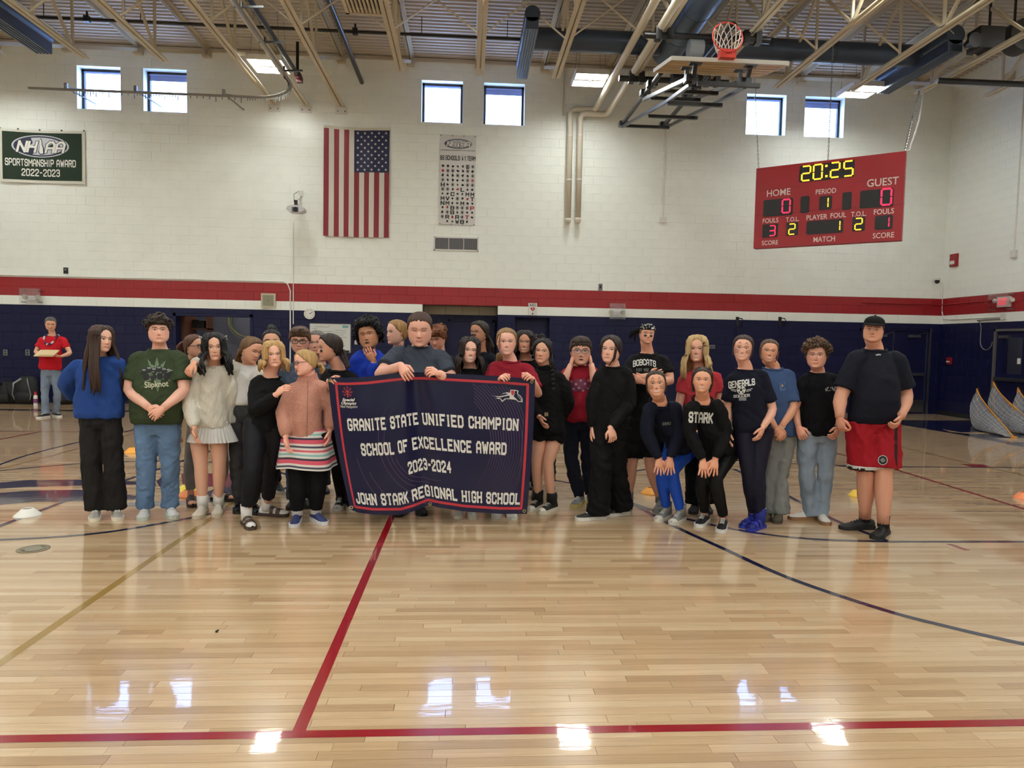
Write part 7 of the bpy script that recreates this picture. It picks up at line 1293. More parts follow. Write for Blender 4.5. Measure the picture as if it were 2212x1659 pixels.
# 20 red tee girl
b = person('girl with low side ponytail in a dark red tee holding the banner corner', (1094, 708, 767), ((1060, 780), (1149, 787)), feet=(((1071, 1121), -6), ((1109, 1124), 10)), hip=(1100, 920), el=((1046, 850, -.10), (1162, 850, -.10)), wr=((1078, 819, -.37), (1149, 818, -.37)), ha=((1094, 806, -.50), (1136, 803, -.50)), hnorm=((0, 1, -.9), (0, 1, -.9)), yaw=2, skin=(214, 164, 146), top=('tee', (140, 26, 42), dict(sl=.8)), bot=('jeans', (40, 46, 60)), shoes=('sneaker', (210, 208, 204), dict(sole=(214, 212, 206))), wd=(1.15, 1.12, 1.08), hair=dict(rgb=(140, 108, 72), line='back', vol=.03, add=[PO((150, 116, 78), .25, 782, -.9, 18, .03), STR((140, 108, 72), ((-.8, .3),))]), face=dict(smile=.9, teeth=1, brow=(110, 80, 56)), hcurl=(.75, .8))
# 22 black hoodie
b = person('girl with hoop earrings and braid in black hoodie and shorts, bare legs', (1171, 731, 784), ((1150, 797), (1217, 806)), feet=(((1143, 1106), -24), ((1165, 1111), -34)), hip=(1186, 925), hem=(1190, 938), kn=((1160, 1000), (1184, 1000)), el=((1150, 870), (1228, 868, .0)), wr=((1165, 900, -.1), (1212, 908, .1)), yaw=-6, roll=4, skin=(206, 156, 132), top=('hood', (13, 13, 15), dict(slr=1.15)), bot=('shorts', (12, 12, 14), dict(len=.36, k=.95)), bare=True, leg=.95, shoes=('high', (20, 20, 22), dict(sole=(214, 208, 192), sock=(18, 18, 20))), wd=(1.25, 1.22, 1.12), hair=dict(rgb=(28, 21, 20), line='part', vol=.045, add=[lambda hm, F, H, bb: braid(hm, [F.w(np.array((.38, -.05, .3)) * H), F.w(np.array((.45, .05, 0)) * H), W(1196, 840, bb['Y'] - .16)], .02, (26, 20, 19), 12), STR((28, 21, 20), ((-.75, .15),))]), face=dict(smile=.6, brow=BLK))
decal(b, 'chest_patch', [[(-1, -1), (1, -1), (1, 1), (-1, 1)]], mat('patch_tan', (150, 136, 112), .8), 1180, 895, 4, 4)
for s in (-1, 1): c = b['F'].w(np.array((s * .37, -.03, .27)) * b['H']); mk('earring', one('tube', [c + np.array((.018 * math.cos(a), 0, .022 * math.sin(a) - .015)) for a in np.linspace(0, 2 * PI, 17)[:-1]], .003, 5, closed=True), M_steel, b['root'])
# 24 boy covering his ears
b = person('boy with glasses in red star tee covering both ears with his hands', (1254, 726, 788), ((1217, 795), (1289, 792)), feet=(((1238, 1097), -18), ((1278, 1092), 5)), hip=(1252, 905), hem=(1249, 911), kn=((1234, 988), (1270, 986)), el=((1216, 828, -.16), (1286, 830, -.16)), wr=((1233, 788, -.10), (1277, 786, -.10)), ha=((1241, 754, -.02), (1272, 752, -.02)), hnorm=((1, .3, 0), (-1, .3, 0)), yaw=4, skin=(206, 154, 132), top=('tee', (150, 26, 44), dict(sl=.5, belly=.04)), bot=('jogger', (22, 26, 40)), shoes=('sneaker', (128, 130, 134), dict(sole=(200, 186, 110))), wd=(1.15, 1.15, 1.1), hair=dict(rgb=(62, 48, 40), line='fringe', vol=.04, lift=.04, add=[FR((62, 48, 40), 20, .13)]), gl=((120, 118, 116),), face=dict(open=.5, brow=BRN), hcurl=(.12, .12))
star8 = [(math.cos(PI / 2 + PI * k / 8) * (1 if k % 2 == 0 else .3), math.sin(PI / 2 + PI * k / 8) * (1 if k % 2 == 0 else .3)) for k in range(16)]
decal(b, 'print_field', [blob(16, .75, 1.05, 4)], mat('print_plum', (104, 36, 66), .7), 1252, 832, 26, 16); decal(b, 'print_star', [[(x * .16 + ox, y * .2 + oy) for x, y in star8] for ox, oy in ((-.7, .4), (-.3, .1), (.1, .5), (.45, .15), (.75, .5), (-.5, -.4), (-.05, -.3), (.3, -.6), (.7, -.35), (-.8, -.75), (.9, -.1))], mat('print_pink_white', (196, 150, 164), .7), 1252, 832, 26, 20, off=.007)
# 25 girl in black
b = person('girl all in black with dark tied hair standing turned beside the ear-covering boy', (1319, 724, 783), ((1292, 795), (1362, 794)), feet=(((1243, 1124), -68, 1.05), ((1304, 1116), -55)), hip=(1318, 920), hem=(1314, 936), kn=((1300, 1008, -.06), (1330, 1006)), el=((1280, 862, -.02), (1361, 872, -.04)), wr=((1280, 924, -.05), (1319, 924, -.2)), ha=((1276, 946, -.05), (1325, 948, -.22)), hnorm=(None, (-.3, 1, 0)), yaw=-14, roll=5, skin=(214, 166, 146), top=('long', (11, 11, 13), dict(slr=1.1)), bot=('wide', (10, 10, 12), dict(k=1.05, drop=.04)), shoes=('sneaker', (20, 20, 22), dict(sole=(210, 206, 196))), wd=(1.35, 1.3, 1.2), leg=1.08, hair=dict(rgb=(44, 32, 28), line='part', vol=.04, add=[BUN((44, 32, 28), .5, .045), STR((46, 33, 28), ((.7, -.05), (-.75, -.1), (.85, .1)))]), face=dict(smile=.1, brow=(70, 50, 42), jaw=1.08), hcurl=(.4, .5))
# 26 boy with bandana
b26 = person('boy in black bandana with black cheek paint, arms crossed, black tee', (1397, 695, 742), ((1361, 766), (1441, 768)), feet=(((1350, 1107), -8, 1.05), ((1420, 1110), -6, 1.05)), hip=(1396, 905), hem=(1398, 900), kn=((1364, 1003), (1405, 1002)), el=((1350, 822, -.08), (1447, 822, -.08)), wr=((1402, 812, -.26), (1390, 824, -.24)), ha=((1425, 808, -.26), (1366, 816, -.2)), hnorm=((0, 1, 0), (0, 1, 0)), yaw=14, roll=3, skin=(206, 152, 128), top=('tee', (15, 15, 17), dict(sl=.66)), bot=('shorts', (13, 13, 15), dict(len=.84)), bare=True, shoes=('high', (110, 108, 106), dict(sole=(120, 118, 114), sock=(120, 120, 118))), wd=(1.05, 1.05, 1.12), arm=1.12, hair=dict(rgb=(120, 92, 60), line='short', vol=.015, lift=.12), face=dict(paint='black', smile=.5, brow=(120, 92, 64)))
F, H = b26['F'], b26['H']; t = np.linspace(.70, 1, 16); ph = np.linspace(-PI, PI, 60, endpoint=False); T, PH = np.meshgrid(t, ph, indexing='ij'); PT = F.w(head_pt(PH, T, H, .05 + .01 * np.sin(PH * 3 + T * 20) - .03 * (T < .71), feat=False)); q = one('grid', PT, wrap=True); bd_ = mk('bandana', q, cloth_m((16, 16, 18)), b26['root'], smooth=True)
c = F.w(np.array((-.42, -.2, .66)) * H); q = MB(); q.ball(c, (.035, .03, .03)); q.tube([c, c + np.array((-.03, .02, -.05)), c + np.array((-.02, .02, -.11))], [.015, .03, .012], 8, rad2=[.008, .01, .006]); q.tube([c, c + np.array((-.05, .02, -.02)), c + np.array((-.07, .03, -.07))], [.012, .025, .01], 8, rad2=[.008, .01, .006]); mk('bandana_knot', q, cloth_m((16, 16, 18)), bd_, smooth=True)
q = MB(); r = random.Random(3)
for k in range(46): p = F.w(head_pt(np.array(r.uniform(-1.7, 1.7)), np.array(r.uniform(.73, .96)), H, .058, feat=False)); q.ball(p, (.006, .003, .004), 6, 4)
mk('paisley_dots', q, M_pw, bd_, kind='stuff')
decal(b26, 'tee_lettering', [[(x, y + .30 * (1 - 4 * x * x) * 1.0) for x, y in f] for f in textq('BOBCATS', 1.3, 0)], M_pw, 1392, 786, 48, 13); decal(b26, 'tee_small_print', textq('EST 192', 1.3, 0), M_pg, 1388, 799, 26, 6)
# 27 bent girl, blue leggings
b27 = person('girl with cat-whisker face paint bent over with hands on knees, blue leggings', (1417, 799, 858), ((1393, 872), (1468, 868)), feet=(((1418, 1128), -24), ((1450, 1135), -22)), Y=5.95, hip=(1488, 952, .42), hem=(1474, 962), kn=((1430, 1016, -.16), (1453, 1018, -.16)), el=((1397, 934, .0), (1467, 934, .02)), wr=((1424, 990, -.02), (1447, 990, -.02)), ha=((1424, 1016, -.06), (1447, 1018, -.06)), hnorm=((0, 1, -.25), (0, 1, -.25)), yaw=2, roll=-5, pitch=-6, hdy=-.12, skin=(206, 152, 124), top=('long', (18, 22, 40), dict(slr=1.05, m='cotton', belly=.12)), bot=('slim', (30, 74, 176), dict(m='lycra', k=1.02)), shoes=('high', (128, 126, 122), dict(sole=(206, 200, 188))), wd=(1.2, 1.12, 1.1), hair=dict(rgb=(58, 44, 36), line='back', vol=.022, add=[BUN((58, 44, 36), .4, .03), STR((58, 44, 36), ((1.2, .1), (-1.2, .15)))]), face=dict(paint='cat', smile=1.2, teeth=1, brow=BRN), hcurl=(.12, .12), hsplay=.3)
decal(b27, 'chest_emblem', textq('GENERALS', 1.3, .6), M_pg, 1440, 915, 18, 6, 6)
q = MB(); n = 40; hc = b27['hipc']; g = []
for rr_, z in ((.14, .10), (.22, .0), (.27, -.14)): g.append([hc + np.array(((rr_ + .012 * math.sin(9 * a)) * math.cos(a), (rr_ + .012 * math.cos(7 * a)) * .85 * math.sin(a), z + .01 * math.sin(5 * a))) for a in np.linspace(0, 2 * PI, n, endpoint=False)])
q.grid(g, wrap=True); mk('tulle_skirt', q, glass_mat('blue_tulle', (.20, .36, .85), .03), b27['root'], smooth=True)
# 28 blonde in coral tee
b = person('girl with long straight blonde hair in a coral red tee', (1506, 724, 781), ((1472, 806), (1556, 804)), Y=6.62, hip=(1512, 925), feet=(((1496, 1112), -5), ((1530, 1112), 5)), yaw=-4, skin=(214, 160, 138), top=('tee', (190, 58, 66), dict(sl=.5)), bot=('wide', (12, 12, 14)), shoes=('slip', (14, 14, 16), dict(sole=(20, 20, 20))), wd=(1.1, 1.05, 1.05), hair=dict(rgb=(186, 154, 106), line='part', vol=.05, add=[LH(812, .68, .05, 42, .012, (194, 162, 114), .3)]), face=dict(smile=1.1, teeth=1, brow=(130, 98, 66)))
# 29 STARK
b = person('girl with two braids in black sweatshirt lettered STARK, bent with hands on knee', (1517, 793, 849), ((1484, 870), (1562, 864)), feet=(((1507, 1140), -16), ((1556, 1152), -6)), Y=5.78, hip=(1580, 946, .36), hem=(1560, 964), kn=((1518, 1030, -.2), (1547, 1034, -.2)), el=((1490, 935, .0), (1566, 935, .02)), wr=((1518, 994, -.06), (1545, 992, -.06)), ha=((1520, 1018, -.1), (1540, 1018, -.1)), hnorm=((0, 1, -.25), (0, 1, -.25)), hdy=-.1, roll=1, pitch=-6, skin=(206, 150, 122), top=('long', (13, 13, 15), dict(slr=1.08, belly=.13)), bot=('slim', (13, 13, 15), dict(m='lycra', k=1.05)), shoes=('sneaker', (18, 18, 20), dict(sole=(214, 212, 208))), wd=(1.45, 1.42, 1.28), hair=dict(rgb=(50, 36, 28), line='back', vol=.03, add=[lambda hm, F, H, bb: [braid(hm, [F.w(np.array((s * .2, .12, .95)) * H), F.w(np.array((s * .33, -.1, .75)) * H), F.w(np.array((s * .36, -.25, .4)) * H), F.w(np.array((s * .3, -.3, .1)) * H)], .02, (52, 38, 30), 12) for s in (-1, 1)]]), face=dict(smile=1.2, teeth=1, brow=DKB), hcurl=(.12, .12), hsplay=.3)
decal(b, 'chest_lettering', textq('STARK', 1.6, 1.0, 2.0), M_pw, 1514, 902, 50, 22, -3)
# 30 GENERALS
b = person('girl with cat-whisker face paint standing in navy GENERALS soccer tee', (1605, 723, 779), ((1575, 804), (1655, 798)), feet=(((1600, 1141), -34, .9), ((1617, 1148), -30, .9)), hip=(1628, 925), hem=(1623, 934), kn=((1617, 1022, -.08), (1638, 1020)), el=((1570, 880, .05), (1668, 884, -.03)), wr=((1572, 930, .0), (1649, 922, -.14)), ha=(None, (1638, 948, -.14)), hnorm=(None, (-.6, .6, 0)), yaw=-2, roll=5, skin=(214, 162, 140), top=('tee', (15, 18, 33), dict(sl=.78)), bot=('slim', (22, 23, 40), dict(m='lycra', k=1.1, len=.92)), shoes=('sandal', (34, 46, 150), dict(sole=(34, 46, 150), sock=(28, 36, 118))), wd=(1.28, 1.22, 1.1), hair=dict(rgb=(64, 48, 40), line='back', vol=.03, add=[BUN((64, 48, 40), .45, .035), STR((66, 50, 42), ((1.2, .1), (-1.2, .2)))]), face=dict(paint='cat', smile=1.2, teeth=1, brow=BRN))
decal(b, 'tee_lettering', [[(x, y + .25 * x) for x, y in f] for f in textq('GENERALS', 1.5, .9)], M_pw, 1602, 828, 56, 14, 4); decal(b, 'tee_ball', [disc_poly(0, 0, 1, 18)], M_pw, 1601, 842, 9.5, 9.5); decal(b, 'tee_ball_patches', [disc_poly(0, 0, .36, 5)] + [disc_poly(.68 * math.cos(a), .68 * math.sin(a), .2, 5) for a in np.linspace(.3, .3 + 2 * PI, 6)[:-1]], M_pk, 1601, 842, 9.5, 9.5, off=.006); decal(b, 'tee_wings', [wedge(s * 1.1, .1, s * 2.6, .5, .14) for s in (-1, 1)] + [wedge(s * 1.15, -.2, s * 2.3, .1, .12) for s in (-1, 1)], M_pw, 1601, 844, 9.5, 9.5); decal(b, 'tee_lettering_small', textq('SOCCER', 1.2), M_pw, 1602, 855, 34, 6, 4); decal(b, 'tee_year_box', [[(-1, -1), (1, -1), (1, 1), (-1, 1)]], M_pg, 1604, 862, 8, 3.4)
for k, a in enumerate((0, 1)): ft = ((1600, 1141), (1617, 1148))[k]; tt = FL(*ft); an = math.radians((-34, -30)[k]) + math.atan2(-tt[0], tt[1]); d = np.array((math.sin(an), -math.cos(an), 0)); p = np.array((tt[0], tt[1], 0)) - d * .18; mk('sock_stripe', one('tube', [p + Z_ * .17, p + Z_ * .176], .0462, 14), M_pw, b['root']); mk('sock_stripe', one('tube', [p + Z_ * .153, p + Z_ * .159], .0462, 14), M_pw, b['root'])
# 31 blue tee
b = person('smiling girl in faded blue pocket tee and light grey flared trousers', (1661, 732, 783), ((1640, 800), (1712, 798)), feet=(((1650, 1128), -8), ((1677, 1132), -4)), hip=(1682, 925), hem=(1684, 940), kn=((1664, 1020), (1688, 1020)), el=((1648, 874, -.06), (1714, 880, -.10)), wr=((1676, 926, -.18), (1688, 922, -.16)), ha=((1690, 944, -.2), (1690, 946, -.2)), hnorm=((0, 1, 0), (-.4, 1, 0)), yaw=8, roll=5, skin=(206, 150, 122), top=('tee', (62, 84, 124), dict(sl=.85, loose=1.06)), bot=('flare', (128, 130, 128)), shoes=('slip', (84, 80, 66), dict(sole=(70, 62, 50))), wd=(1.3, 1.22, 1.12), hair=dict(rgb=(90, 68, 52), line='back', vol=.025, add=[BUN((90, 68, 52), .4, .03), STR((100, 76, 58), ((1.25, .1), (-1.25, .1)))]), face=dict(smile=1.3, teeth=1, squint=.4, brow=BRN), hcurl=(.6, .6))
decal(b, 'pocket', [[(-1, -1), (1, -1), (1, 1), (-1, 1)]], cloth_m((84, 108, 150)), 1690, 835, 6.5, 9, 4); decal(b, 'pocket_print', [blob(9, .6, 1, 6)], mat('print_tan', (190, 150, 110), .7), 1690, 833, 3.2, 3.4, off=.006)
q = MB(); p = b['J'][1][2]; q.tube([p + np.array((.03 * math.cos(a), .03 * math.sin(a), .004 * math.sin(a))) for a in np.linspace(0, 2 * PI, 17)[:-1]], .004, 5, closed=True); mk('bracelet', q, mat('beads_cream', (214, 200, 170), .5), b['root'])
# 32 curly boy
b = person('boy with curly brown hair in plain black tee and light washed jeans', (1764, 736, 795), ((1731, 808), (1811, 808)), feet=(((1703, 1122), -62, 1.05), ((1788, 1136), 18, 1.05)), hip=(1764, 930), hem=(1768, 940), kn=((1742, 1018), (1784, 1018)), el=((1717, 880, .02), (1817, 878, .0)), wr=((1725, 922, -.10), (1811, 924, -.16)), ha=((1737, 951, -.16), (1799, 953, -.22)), hnorm=((.6, .8, 0), (-.6, .8, 0)), yaw=-2, skin=(208, 154, 132), top=('tee', (9, 10, 15), dict(sl=.72, loose=1.05)), bot=('jeans', (136, 150, 166), dict(k=1.08, drop=.05)), shoes=('sneaker', (208, 204, 198), dict(sole=(140, 104, 72))), wd=(1.28, 1.22, 1.12), hair=dict(rgb=(84, 62, 46), line='short', vol=.05, top=.04, rough=.02, lift=.06, add=[CU((92, 68, 50), 190, .014, .16, .62, 11)]), face=dict(smile=.3, brow=(70, 50, 38)), hcurl=(.6, .6))
decal(b, 'chest_script', [wedge(-1 + k * .22, (-.4 if k % 2 else .2), -.9 + k * .22, (.6 if k % 3 else -.6), .09) for k in range(9)] + [wedge(-1, -.55, -.2, -.5, .1), wedge(.4, -.7, 1, -.5, .08)], M_pw, 1796, 840, 13, 7, 3)
for s in (0, 1): p = b['J'][1][2] + Z_ * (.02 * s); q = MB(); q.tube([p + np.array((.032 * math.cos(a), .032 * math.sin(a), 0)) for a in np.linspace(0, 2 * PI, 17)[:-1]], .004, 5, closed=True); mk('bracelet', q, mat('beads_dark', (110, 104, 96), .5), b['root'])
# 33 tall boy with cap
b33 = person('tall boy in black cap, dark navy tee and red basketball shorts', (1887, 684, 740), ((1842, 757), (1947, 760)), feet=(((1813, 1143), -58, 1.15), ((1888, 1166), -16, 1.15)), hip=(1884, 905), hem=(1884, 914), kn=((1870, 1024), (1909, 1026)), el=((1816, 858, .0), (1958, 856, .0)), wr=((1814, 902, -.06), (1945, 900, -.16)), ha=((1820, 932, -.08), (1931, 934, -.22)), hnorm=((1, .3, 0), (-1, .3, 0)), yaw=-3, pitch=-4, roll=4, skin=(200, 146, 122), top=('tee', (13, 16, 30), dict(sl=.78, belly=.06, m='nylon')), bot=('shorts', (152, 20, 34), dict(len=.88, k=1.0, hip=.14, m='nylon')), bare=True, arm=1.35, leg=1.3, shoes=('sneaker', (18, 18, 20), dict(sole=(24, 24, 26), sock=(16, 16, 18), lace=(30, 30, 32))), wd=(1.32, 1.26, 1.18), fold=.003, neck=1.15, hair=dict(rgb=(40, 32, 28), line='short', vol=.012, lift=.03), face=dict(jaw=1.14, smile=.05, brow=(50, 38, 34)), hcurl=(.75, .75), hand_sc=1.1, dep=1.12)
F, H = b33['F'], b33['H']; t = np.linspace(.70, 1, 14); ph = np.linspace(-PI, PI, 48, endpoint=False); T, PH = np.meshgrid(t, ph, indexing='ij'); cp = empty_child('cap', b33['root']); M_cap = cloth_m((17, 17, 19))
mk('crown', one('grid', F.w(head_pt(PH, T, H, .05 + .03 * sm((T - .7) / .2), feat=False)), wrap=True), M_cap, cp, smooth=True); g = []
for a in np.linspace(-1.15, 1.15, 17): r0_ = head_pt(np.array(a), np.array(.72), H, .045, feat=False); ext = .075 * math.cos(a * 1.2) ** .7 if abs(a) < 1.15 else 0; tip = r0_ + np.array((0, ext, -.022 * math.cos(a))); g.append([F.w(r0_), F.w((r0_ + tip) / 2 + np.array((0, 0, .006))), F.w(tip), F.w(tip - np.array((0, 0, .006))), F.w(r0_ - np.array((0, 0, .006)))])
mk('bill', one('grid', np.transpose(np.array(g), (1, 0, 2))), M_cap, cp, smooth=True); mk('button', one('ball', F.w(head_pt(np.array(0.), np.array(1.), H, .08, feat=False)), .008, 8, 5), M_cap, cp)
decal(b33, 'chest_mark', [wedge(-1, -.2, .2, .3, .3), wedge(-.6, -.7, .1, -.1, .25), wedge(.1, .2, 1, .1, .3), wedge(0, -.1, .9, -.5, .22)], M_pw, 1897, 766, 6, 3.4)
pbv = BVHTree.FromPolygons([Vector(v) for v in b33['pm'].v], b33['pm'].f)
decal(b33, 'shorts_badge', [disc_poly(0, 0, 1, 20)], M_pw, 1907, 994, 10.5, 10.5, bv=pbv, par=b33['pants']); decal(b33, 'shorts_badge_ring', [disc_poly(0, 0, 1, 20)], M_pk, 1907, 994, 9.2, 9.2, bv=pbv, par=b33['pants'], off=.006); decal(b33, 'shorts_badge_face', [disc_poly(0, 0, 1, 12), wedge(-1.5, .1, -1.1, .1, .3), wedge(1.1, .1, 1.5, .1, .3)], M_pg, 1907, 994, 5, 5, bv=pbv, par=b33['pants'], off=.008)
decal(b33, 'shorts_side_stripe', [wedge(0, 1 - k * .2, -.1 * k / 5, .8 - k * .2, .9) for k in range(10)], M_pk, 1936, 965, 7, 42, bv=pbv, par=b33['pants'])
pv = np.array(b33['pm'].v); zmin = pv[:, 2].min()
for k in range(2):
    hj = b33['hipc'] + b33['across'] * (-1, 1)[k] * .085 * 1.3; kk = W(*((1870, 1024), (1909, 1026))[k], b33['Y'] - .03)
    zm = min(v[2] for v in b33['pm'].v if (v[0] < (hj[0] + kk[0]) / 2 + .12 and k == 0) or (v[0] > (hj[0] + kk[0]) / 2 - .12 and k == 1)); zf_ = hj[2] + (kk[2] - hj[2]) * .88
    for nm, z_, m_ in (('hem_stripe', zm - zf_ + .024, M_pw), ('hem_edge', zm - zf_ + .010, M_pk)):
        g = []
        for dz in (0, .013):
            row = []; z0_ = hj[2] + (kk[2] - hj[2]) * .88 + z_ + dz; f = (z0_ - hj[2]) / (kk[2] - hj[2]); c0 = hj + (kk - hj) * f
            for a in np.linspace(0, 2 * PI, 33):
                d = np.array((math.cos(a), math.sin(a), 0)); h = pbv.ray_cast(Vector(c0 + d * .3), Vector(-d)); row.append((np.array(h[0]) if h[0] is not None else c0 + d * .12) + d * .005)
            g.append(row)
        mk(nm, one('grid', g), m_, b33['pants'], smooth=True)
# ============================================================ THE BIG BANNER
TOPC = [(0, 708, 815), (.1, 750, 816), (.2, 792, 814), (.3, 832, 809), (.4, 872, 805), (.5, 912, 804), (.7, 1012, 809), (.85, 1085, 813), (1, 1156, 819)]; BOTC = [(0, 757, 1100), (.05, 772, 1107), (.15, 808, 1112), (.3, 868, 1112), (.38, 895, 1104), (.45, 926, 1091), (.52, 952, 1097), (.65, 1004, 1105), (.85, 1078, 1110), (1, 1138, 1110)]
def bpx(u, v):
    t = [np.interp(u, [a[0] for a in TOPC], [a[i] for a in TOPC]) for i in (1, 2)]; o = [np.interp(u, [a[0] for a in BOTC], [a[i] for a in BOTC]) for i in (1, 2)]
    x = t[0] * v + o[0] * (1 - v); y = t[1] * v + o[1] * (1 - v); x += -6 * math.sin(PI * v) * (1 - u) + 3 * math.sin(PI * v) * u; return x, y
def bY(u, v):
    y = 5.77 + .09 * float(sm(np.array(u / .25))) + .02 * u
    w_ = 1 - v; s1 = .03 + .06 * w_; y -= .042 * (.35 + .65 * v) * (math.exp(-((u - .405 + .09 * w_) / s1) ** 2) + .9 * math.exp(-((u - .515 - .10 * w_) / s1) ** 2)); y += .014 * v * math.exp(-((u - .46) / .03) ** 2) - .012 * math.exp(-((u - .14 - .1 * v) / .05) ** 2) * v; y += .05 * w_ ** 2 * math.exp(-((u - .45) / .05) ** 2) - .03 * (1 - v) * math.sin(PI * u) + .012 * math.sin(11 * u + 3 * v) * (1 - .5 * v)
    return y
def BP(u, v, off=0.0): x, y = bpx(u, v); return W(x, y, bY(u, v) - off)
bn = empty('team_banner', W(930, 1110, 5.8) * np.array((1, 1, 0)), 'large navy award banner with red border held by the group', 'banner')
NU, NV = 72, 40; g = [[BP(i / NU, j / NV) for i in range(NU + 1)] for j in range(NV + 1)]
def navy_vinyl():
    m = mat('banner_navy_vinyl', (19, 21, 56), .22, bump=.10, bscale=7, dist=.01, spec=.4); return m
mk('sheet', one('grid', g), navy_vinyl(), bn, smooth=True); g2 = [[p + np.array((0, .003, 0)) for p in r_] for r_ in g]; mk('backing', one('grid', g2), mat('banner_back', (60, 60, 70), .5), bn, smooth=True)
M_bred = mat('banner_red', (186, 44, 58), .4); M_btx = mat('banner_white_print', (222, 220, 214), .4); q = MB()
def bstrip(q, uv0, uv1, w0, n=40, off=.0025):
    (a, b_), (c_, d) = uv0, uv1; L = []
    for k in range(n + 1):
        f = k / n; u, v = a + (c_ - a) * f, b_ + (d - b_) * f
        L.append([BP(u, v - w0 / 2 * 1.5, off), BP(u, v + w0 / 2 * 1.5, off)] if abs(c_ - a) > abs(d - b_) else [BP(u - w0 / 2, v, off), BP(u + w0 / 2, v, off)])
    q.grid(L)
for a, b_ in (((.035, .955), (.972, .955)), ((.035, .04), (.972, .04)), ((.04, .04), (.04, .955)), ((.967, .04), (.967, .955))): q = MB(); bstrip(q, a, b_, .0125, 60); mk('border_line', q, M_bred, bn)
for t, u0, u1, v, hh in (('GRANITE STATE UNIFIED CHAMPION', .082, .925, .655, .078), ('SCHOOL OF EXCELLENCE AWARD', .138, .872, .475, .078), ('2023-2024', .378, .592, .312, .076), ('JOHN STARK REGIONAL HIGH SCHOOL', .062, .955, .112, .074)):
    Qs, wd_ = stroke_text(t, 1.5, 1.05, 2.35, 3); q = MB()
    gi = list(GI)
    for gk in sorted(set(gi)):
        q = MB()
        for k, f in enumerate(Qs):
            if gi[k] == gk: q.add([BP((u0 + u1) / 2 + x / wd_ * (u1 - u0), v + (y - .45) * hh * 1.08, .003 + 2e-5 * (k % 9)) for x, y in f], [(0, 1, 2, 3)])
        mk('letter', q, M_btx, bn)
def bq(name, polys, m, u, v, su, sv, off=.004):
    q = MB()
    for k, pl_ in enumerate(polys): q.add([BP(u + x * su, v + y * sv, off + 2e-5 * (k % 9)) for x, y in pl_], [tuple(range(len(pl_)))])
    return mk(name, q, m, bn)
fig = [disc_poly(0, .12, .16, 10)]
for a in np.linspace(-.25 * PI, 1.25 * PI, 7): c_, s = math.cos(a), math.sin(a); fig += [wedge(.30 * c_, .30 * s - .1, .78 * c_, .78 * s, .12), disc_poly(.9 * c_, .9 * s + .02, .11, 8), wedge(.78 * math.cos(a - .2), .78 * math.sin(a - .2), .95 * math.cos(a - .3), .95 * math.sin(a - .3), .09)]
fig += [wedge(-.08, -.1, -.1, -1, .12), wedge(.08, -.1, .1, -1, .12), wedge(-.3, .2, 0, -.1, .12), wedge(.3, .2, 0, -.1, .12)]
bq('unity_emblem', fig, M_bred, .095, .895, .026, .040)
for t, v, s in (('Special', .828, .062), ('Olympics', .802, .078), ('New Hampshire', .777, .088)):
    vs, fs = font_text(t, .03 if 'New' not in t else 0); wd_ = max(x for x, y in vs) - min(x for x, y in vs); sh_ = .30; bq('sponsor_lettering', [[((vs[i][0] + sh_ * vs[i][1]), vs[i][1]) for i in f] for f in fs], M_btx, .095, v, s / wd_, .029)
hat_w = [(-1.9, .15), (-1.3, -.05), (-.9, .05), (-.4, .45), (.05, .62), (.35, .55), (.38, 1.0), (.85, 1.05), (1.3, .95), (1.22, .5), (1.5, .3), (1.75, -.1), (1.78, -.62), (1.25, -.6), (1.0, -.35), (.5, -.32), (-.1, -.35), (-.55, -.8), (-.75, -.4), (-1.3, -.35), (-.75, -.15), (-1.2, -.12)]
bq('generals_emblem_outline', [[hat_w[i] for i in idx] for idx in ((0, 1, 2, 3, 4, 5, 15, 16, 19, 20, 21), (5, 6, 7, 8, 9, 10, 11, 12, 13, 14, 15), (16, 17, 18, 19))], M_btx, .872, .855, .041, .052)
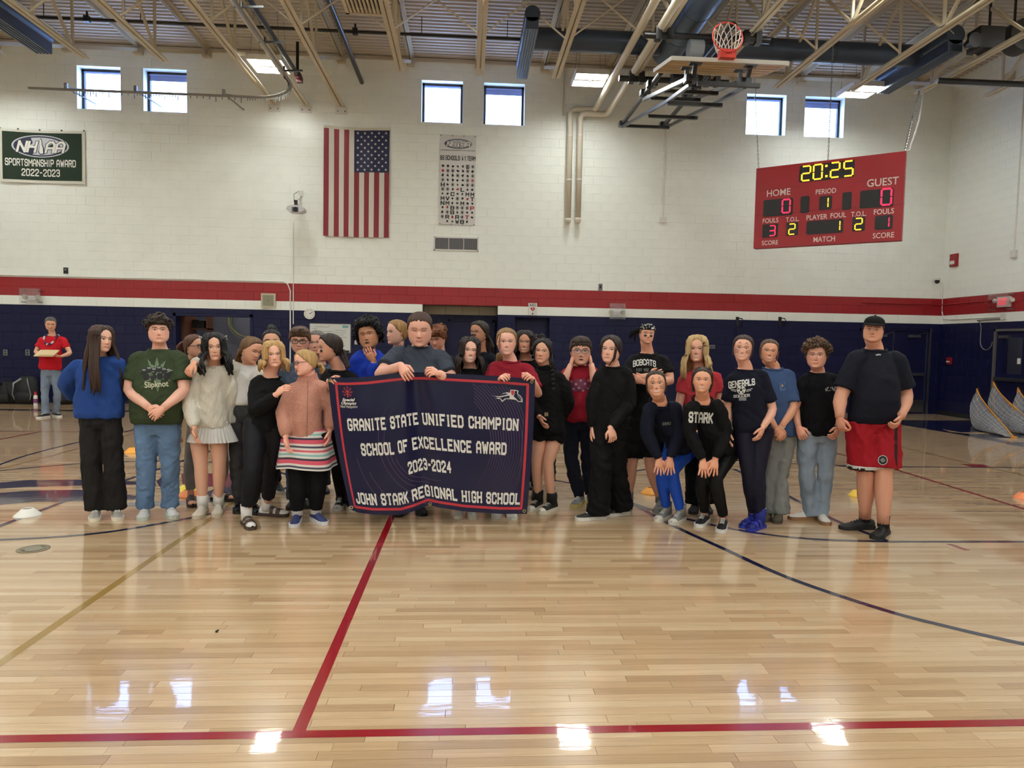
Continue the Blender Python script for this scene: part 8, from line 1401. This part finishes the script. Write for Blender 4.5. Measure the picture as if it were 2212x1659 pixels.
bq('generals_emblem_navy', [[(-1.6, .02), (-1.2, .02), (-.8, .2), (-.2, .45), (.2, .4), (-.3, .15), (-.9, -.02)], [(-.9, -.22), (-.3, .0), (.3, .2), (.3, -.2), (-.2, -.26), (-.52, -.6), (-.65, -.35)], [(.9, .93), (1.2, .86), (1.12, .5), (1.42, .25), (1.65, -.1), (1.68, -.5), (1.3, -.5), (1.05, -.2), (.75, .1), (.85, .45)]], navy_vinyl(), .872, .855, .041, .052, .006); bq('generals_emblem_red', [[(.45, .92), (.85, .95), (.8, .4), (.62, .2), (.5, .35)]], M_bred, .872, .855, .041, .052, .007); bq('generals_emblem_studs', [disc_poly(1.25 + .12 * k, .2 - .18 * k, .06, 6) for k in range(4)], M_btx, .872, .855, .041, .052, .007)
M_arc = mat('banner_arc_violet', (84, 60, 98), .4); q = MB()
for k in range(15):
    r_k = .30 + .0125 * k; a0, a1 = (-.95 + .02 * k, .75 + .035 * k); pts = []
    for a in np.linspace(a0, a1, 36):
        u, v = .50 + r_k * math.cos(a) * 1.0, .50 + r_k * math.sin(a) * 1.5
        if .05 < u < .955 and .06 < v < .94: pts.append((u, v))
    if len(pts) > 3: q.grid([[BP(u, v - .0011, .0022), BP(u, v + .0011, .0022)] if False else [BP(u - .0009, v - .0009, .0022), BP(u + .0009, v + .0009, .0022)] for u, v in pts])
for r_k, a0, a1 in ((.24, 2.2, 4.3), (.27, 2.1, 4.5), (.22, 3.2, 4.6), (.40, 3.3, 4.4), (.36, 3.5, 4.7), (.2, 3.5, 4.9), (.3, 4.0, 5.3), (.33, 4.2, 5.5)):
    pts = [(.50 + r_k * math.cos(a), .50 + r_k * math.sin(a) * 1.5) for a in np.linspace(a0, a1, 30)]; pts = [p for p in pts if .05 < p[0] < .955 and .06 < p[1] < .94]
    if len(pts) > 3: q.grid([[BP(u - .0009, v - .0009, .0022), BP(u + .0009, v + .0009, .0022)] for u, v in pts])
mk('arc_pattern', q, M_arc, bn, kind='stuff')
for u, v in ((.012, .978), (.985, .978), (.46, .012), (.985, .02), (.012, .02)): c_ = BP(u, v, .004); mk('grommet', one('tube', [c_ + np.array((.011 * math.cos(a), 0, .011 * math.sin(a))) for a in np.linspace(0, 2 * PI, 13)[:-1]], .004, 5, closed=True), mat('brass_grommet', (196, 180, 130), .3, metal=.8), bn)
bpy.data.scenes.remove(TS)
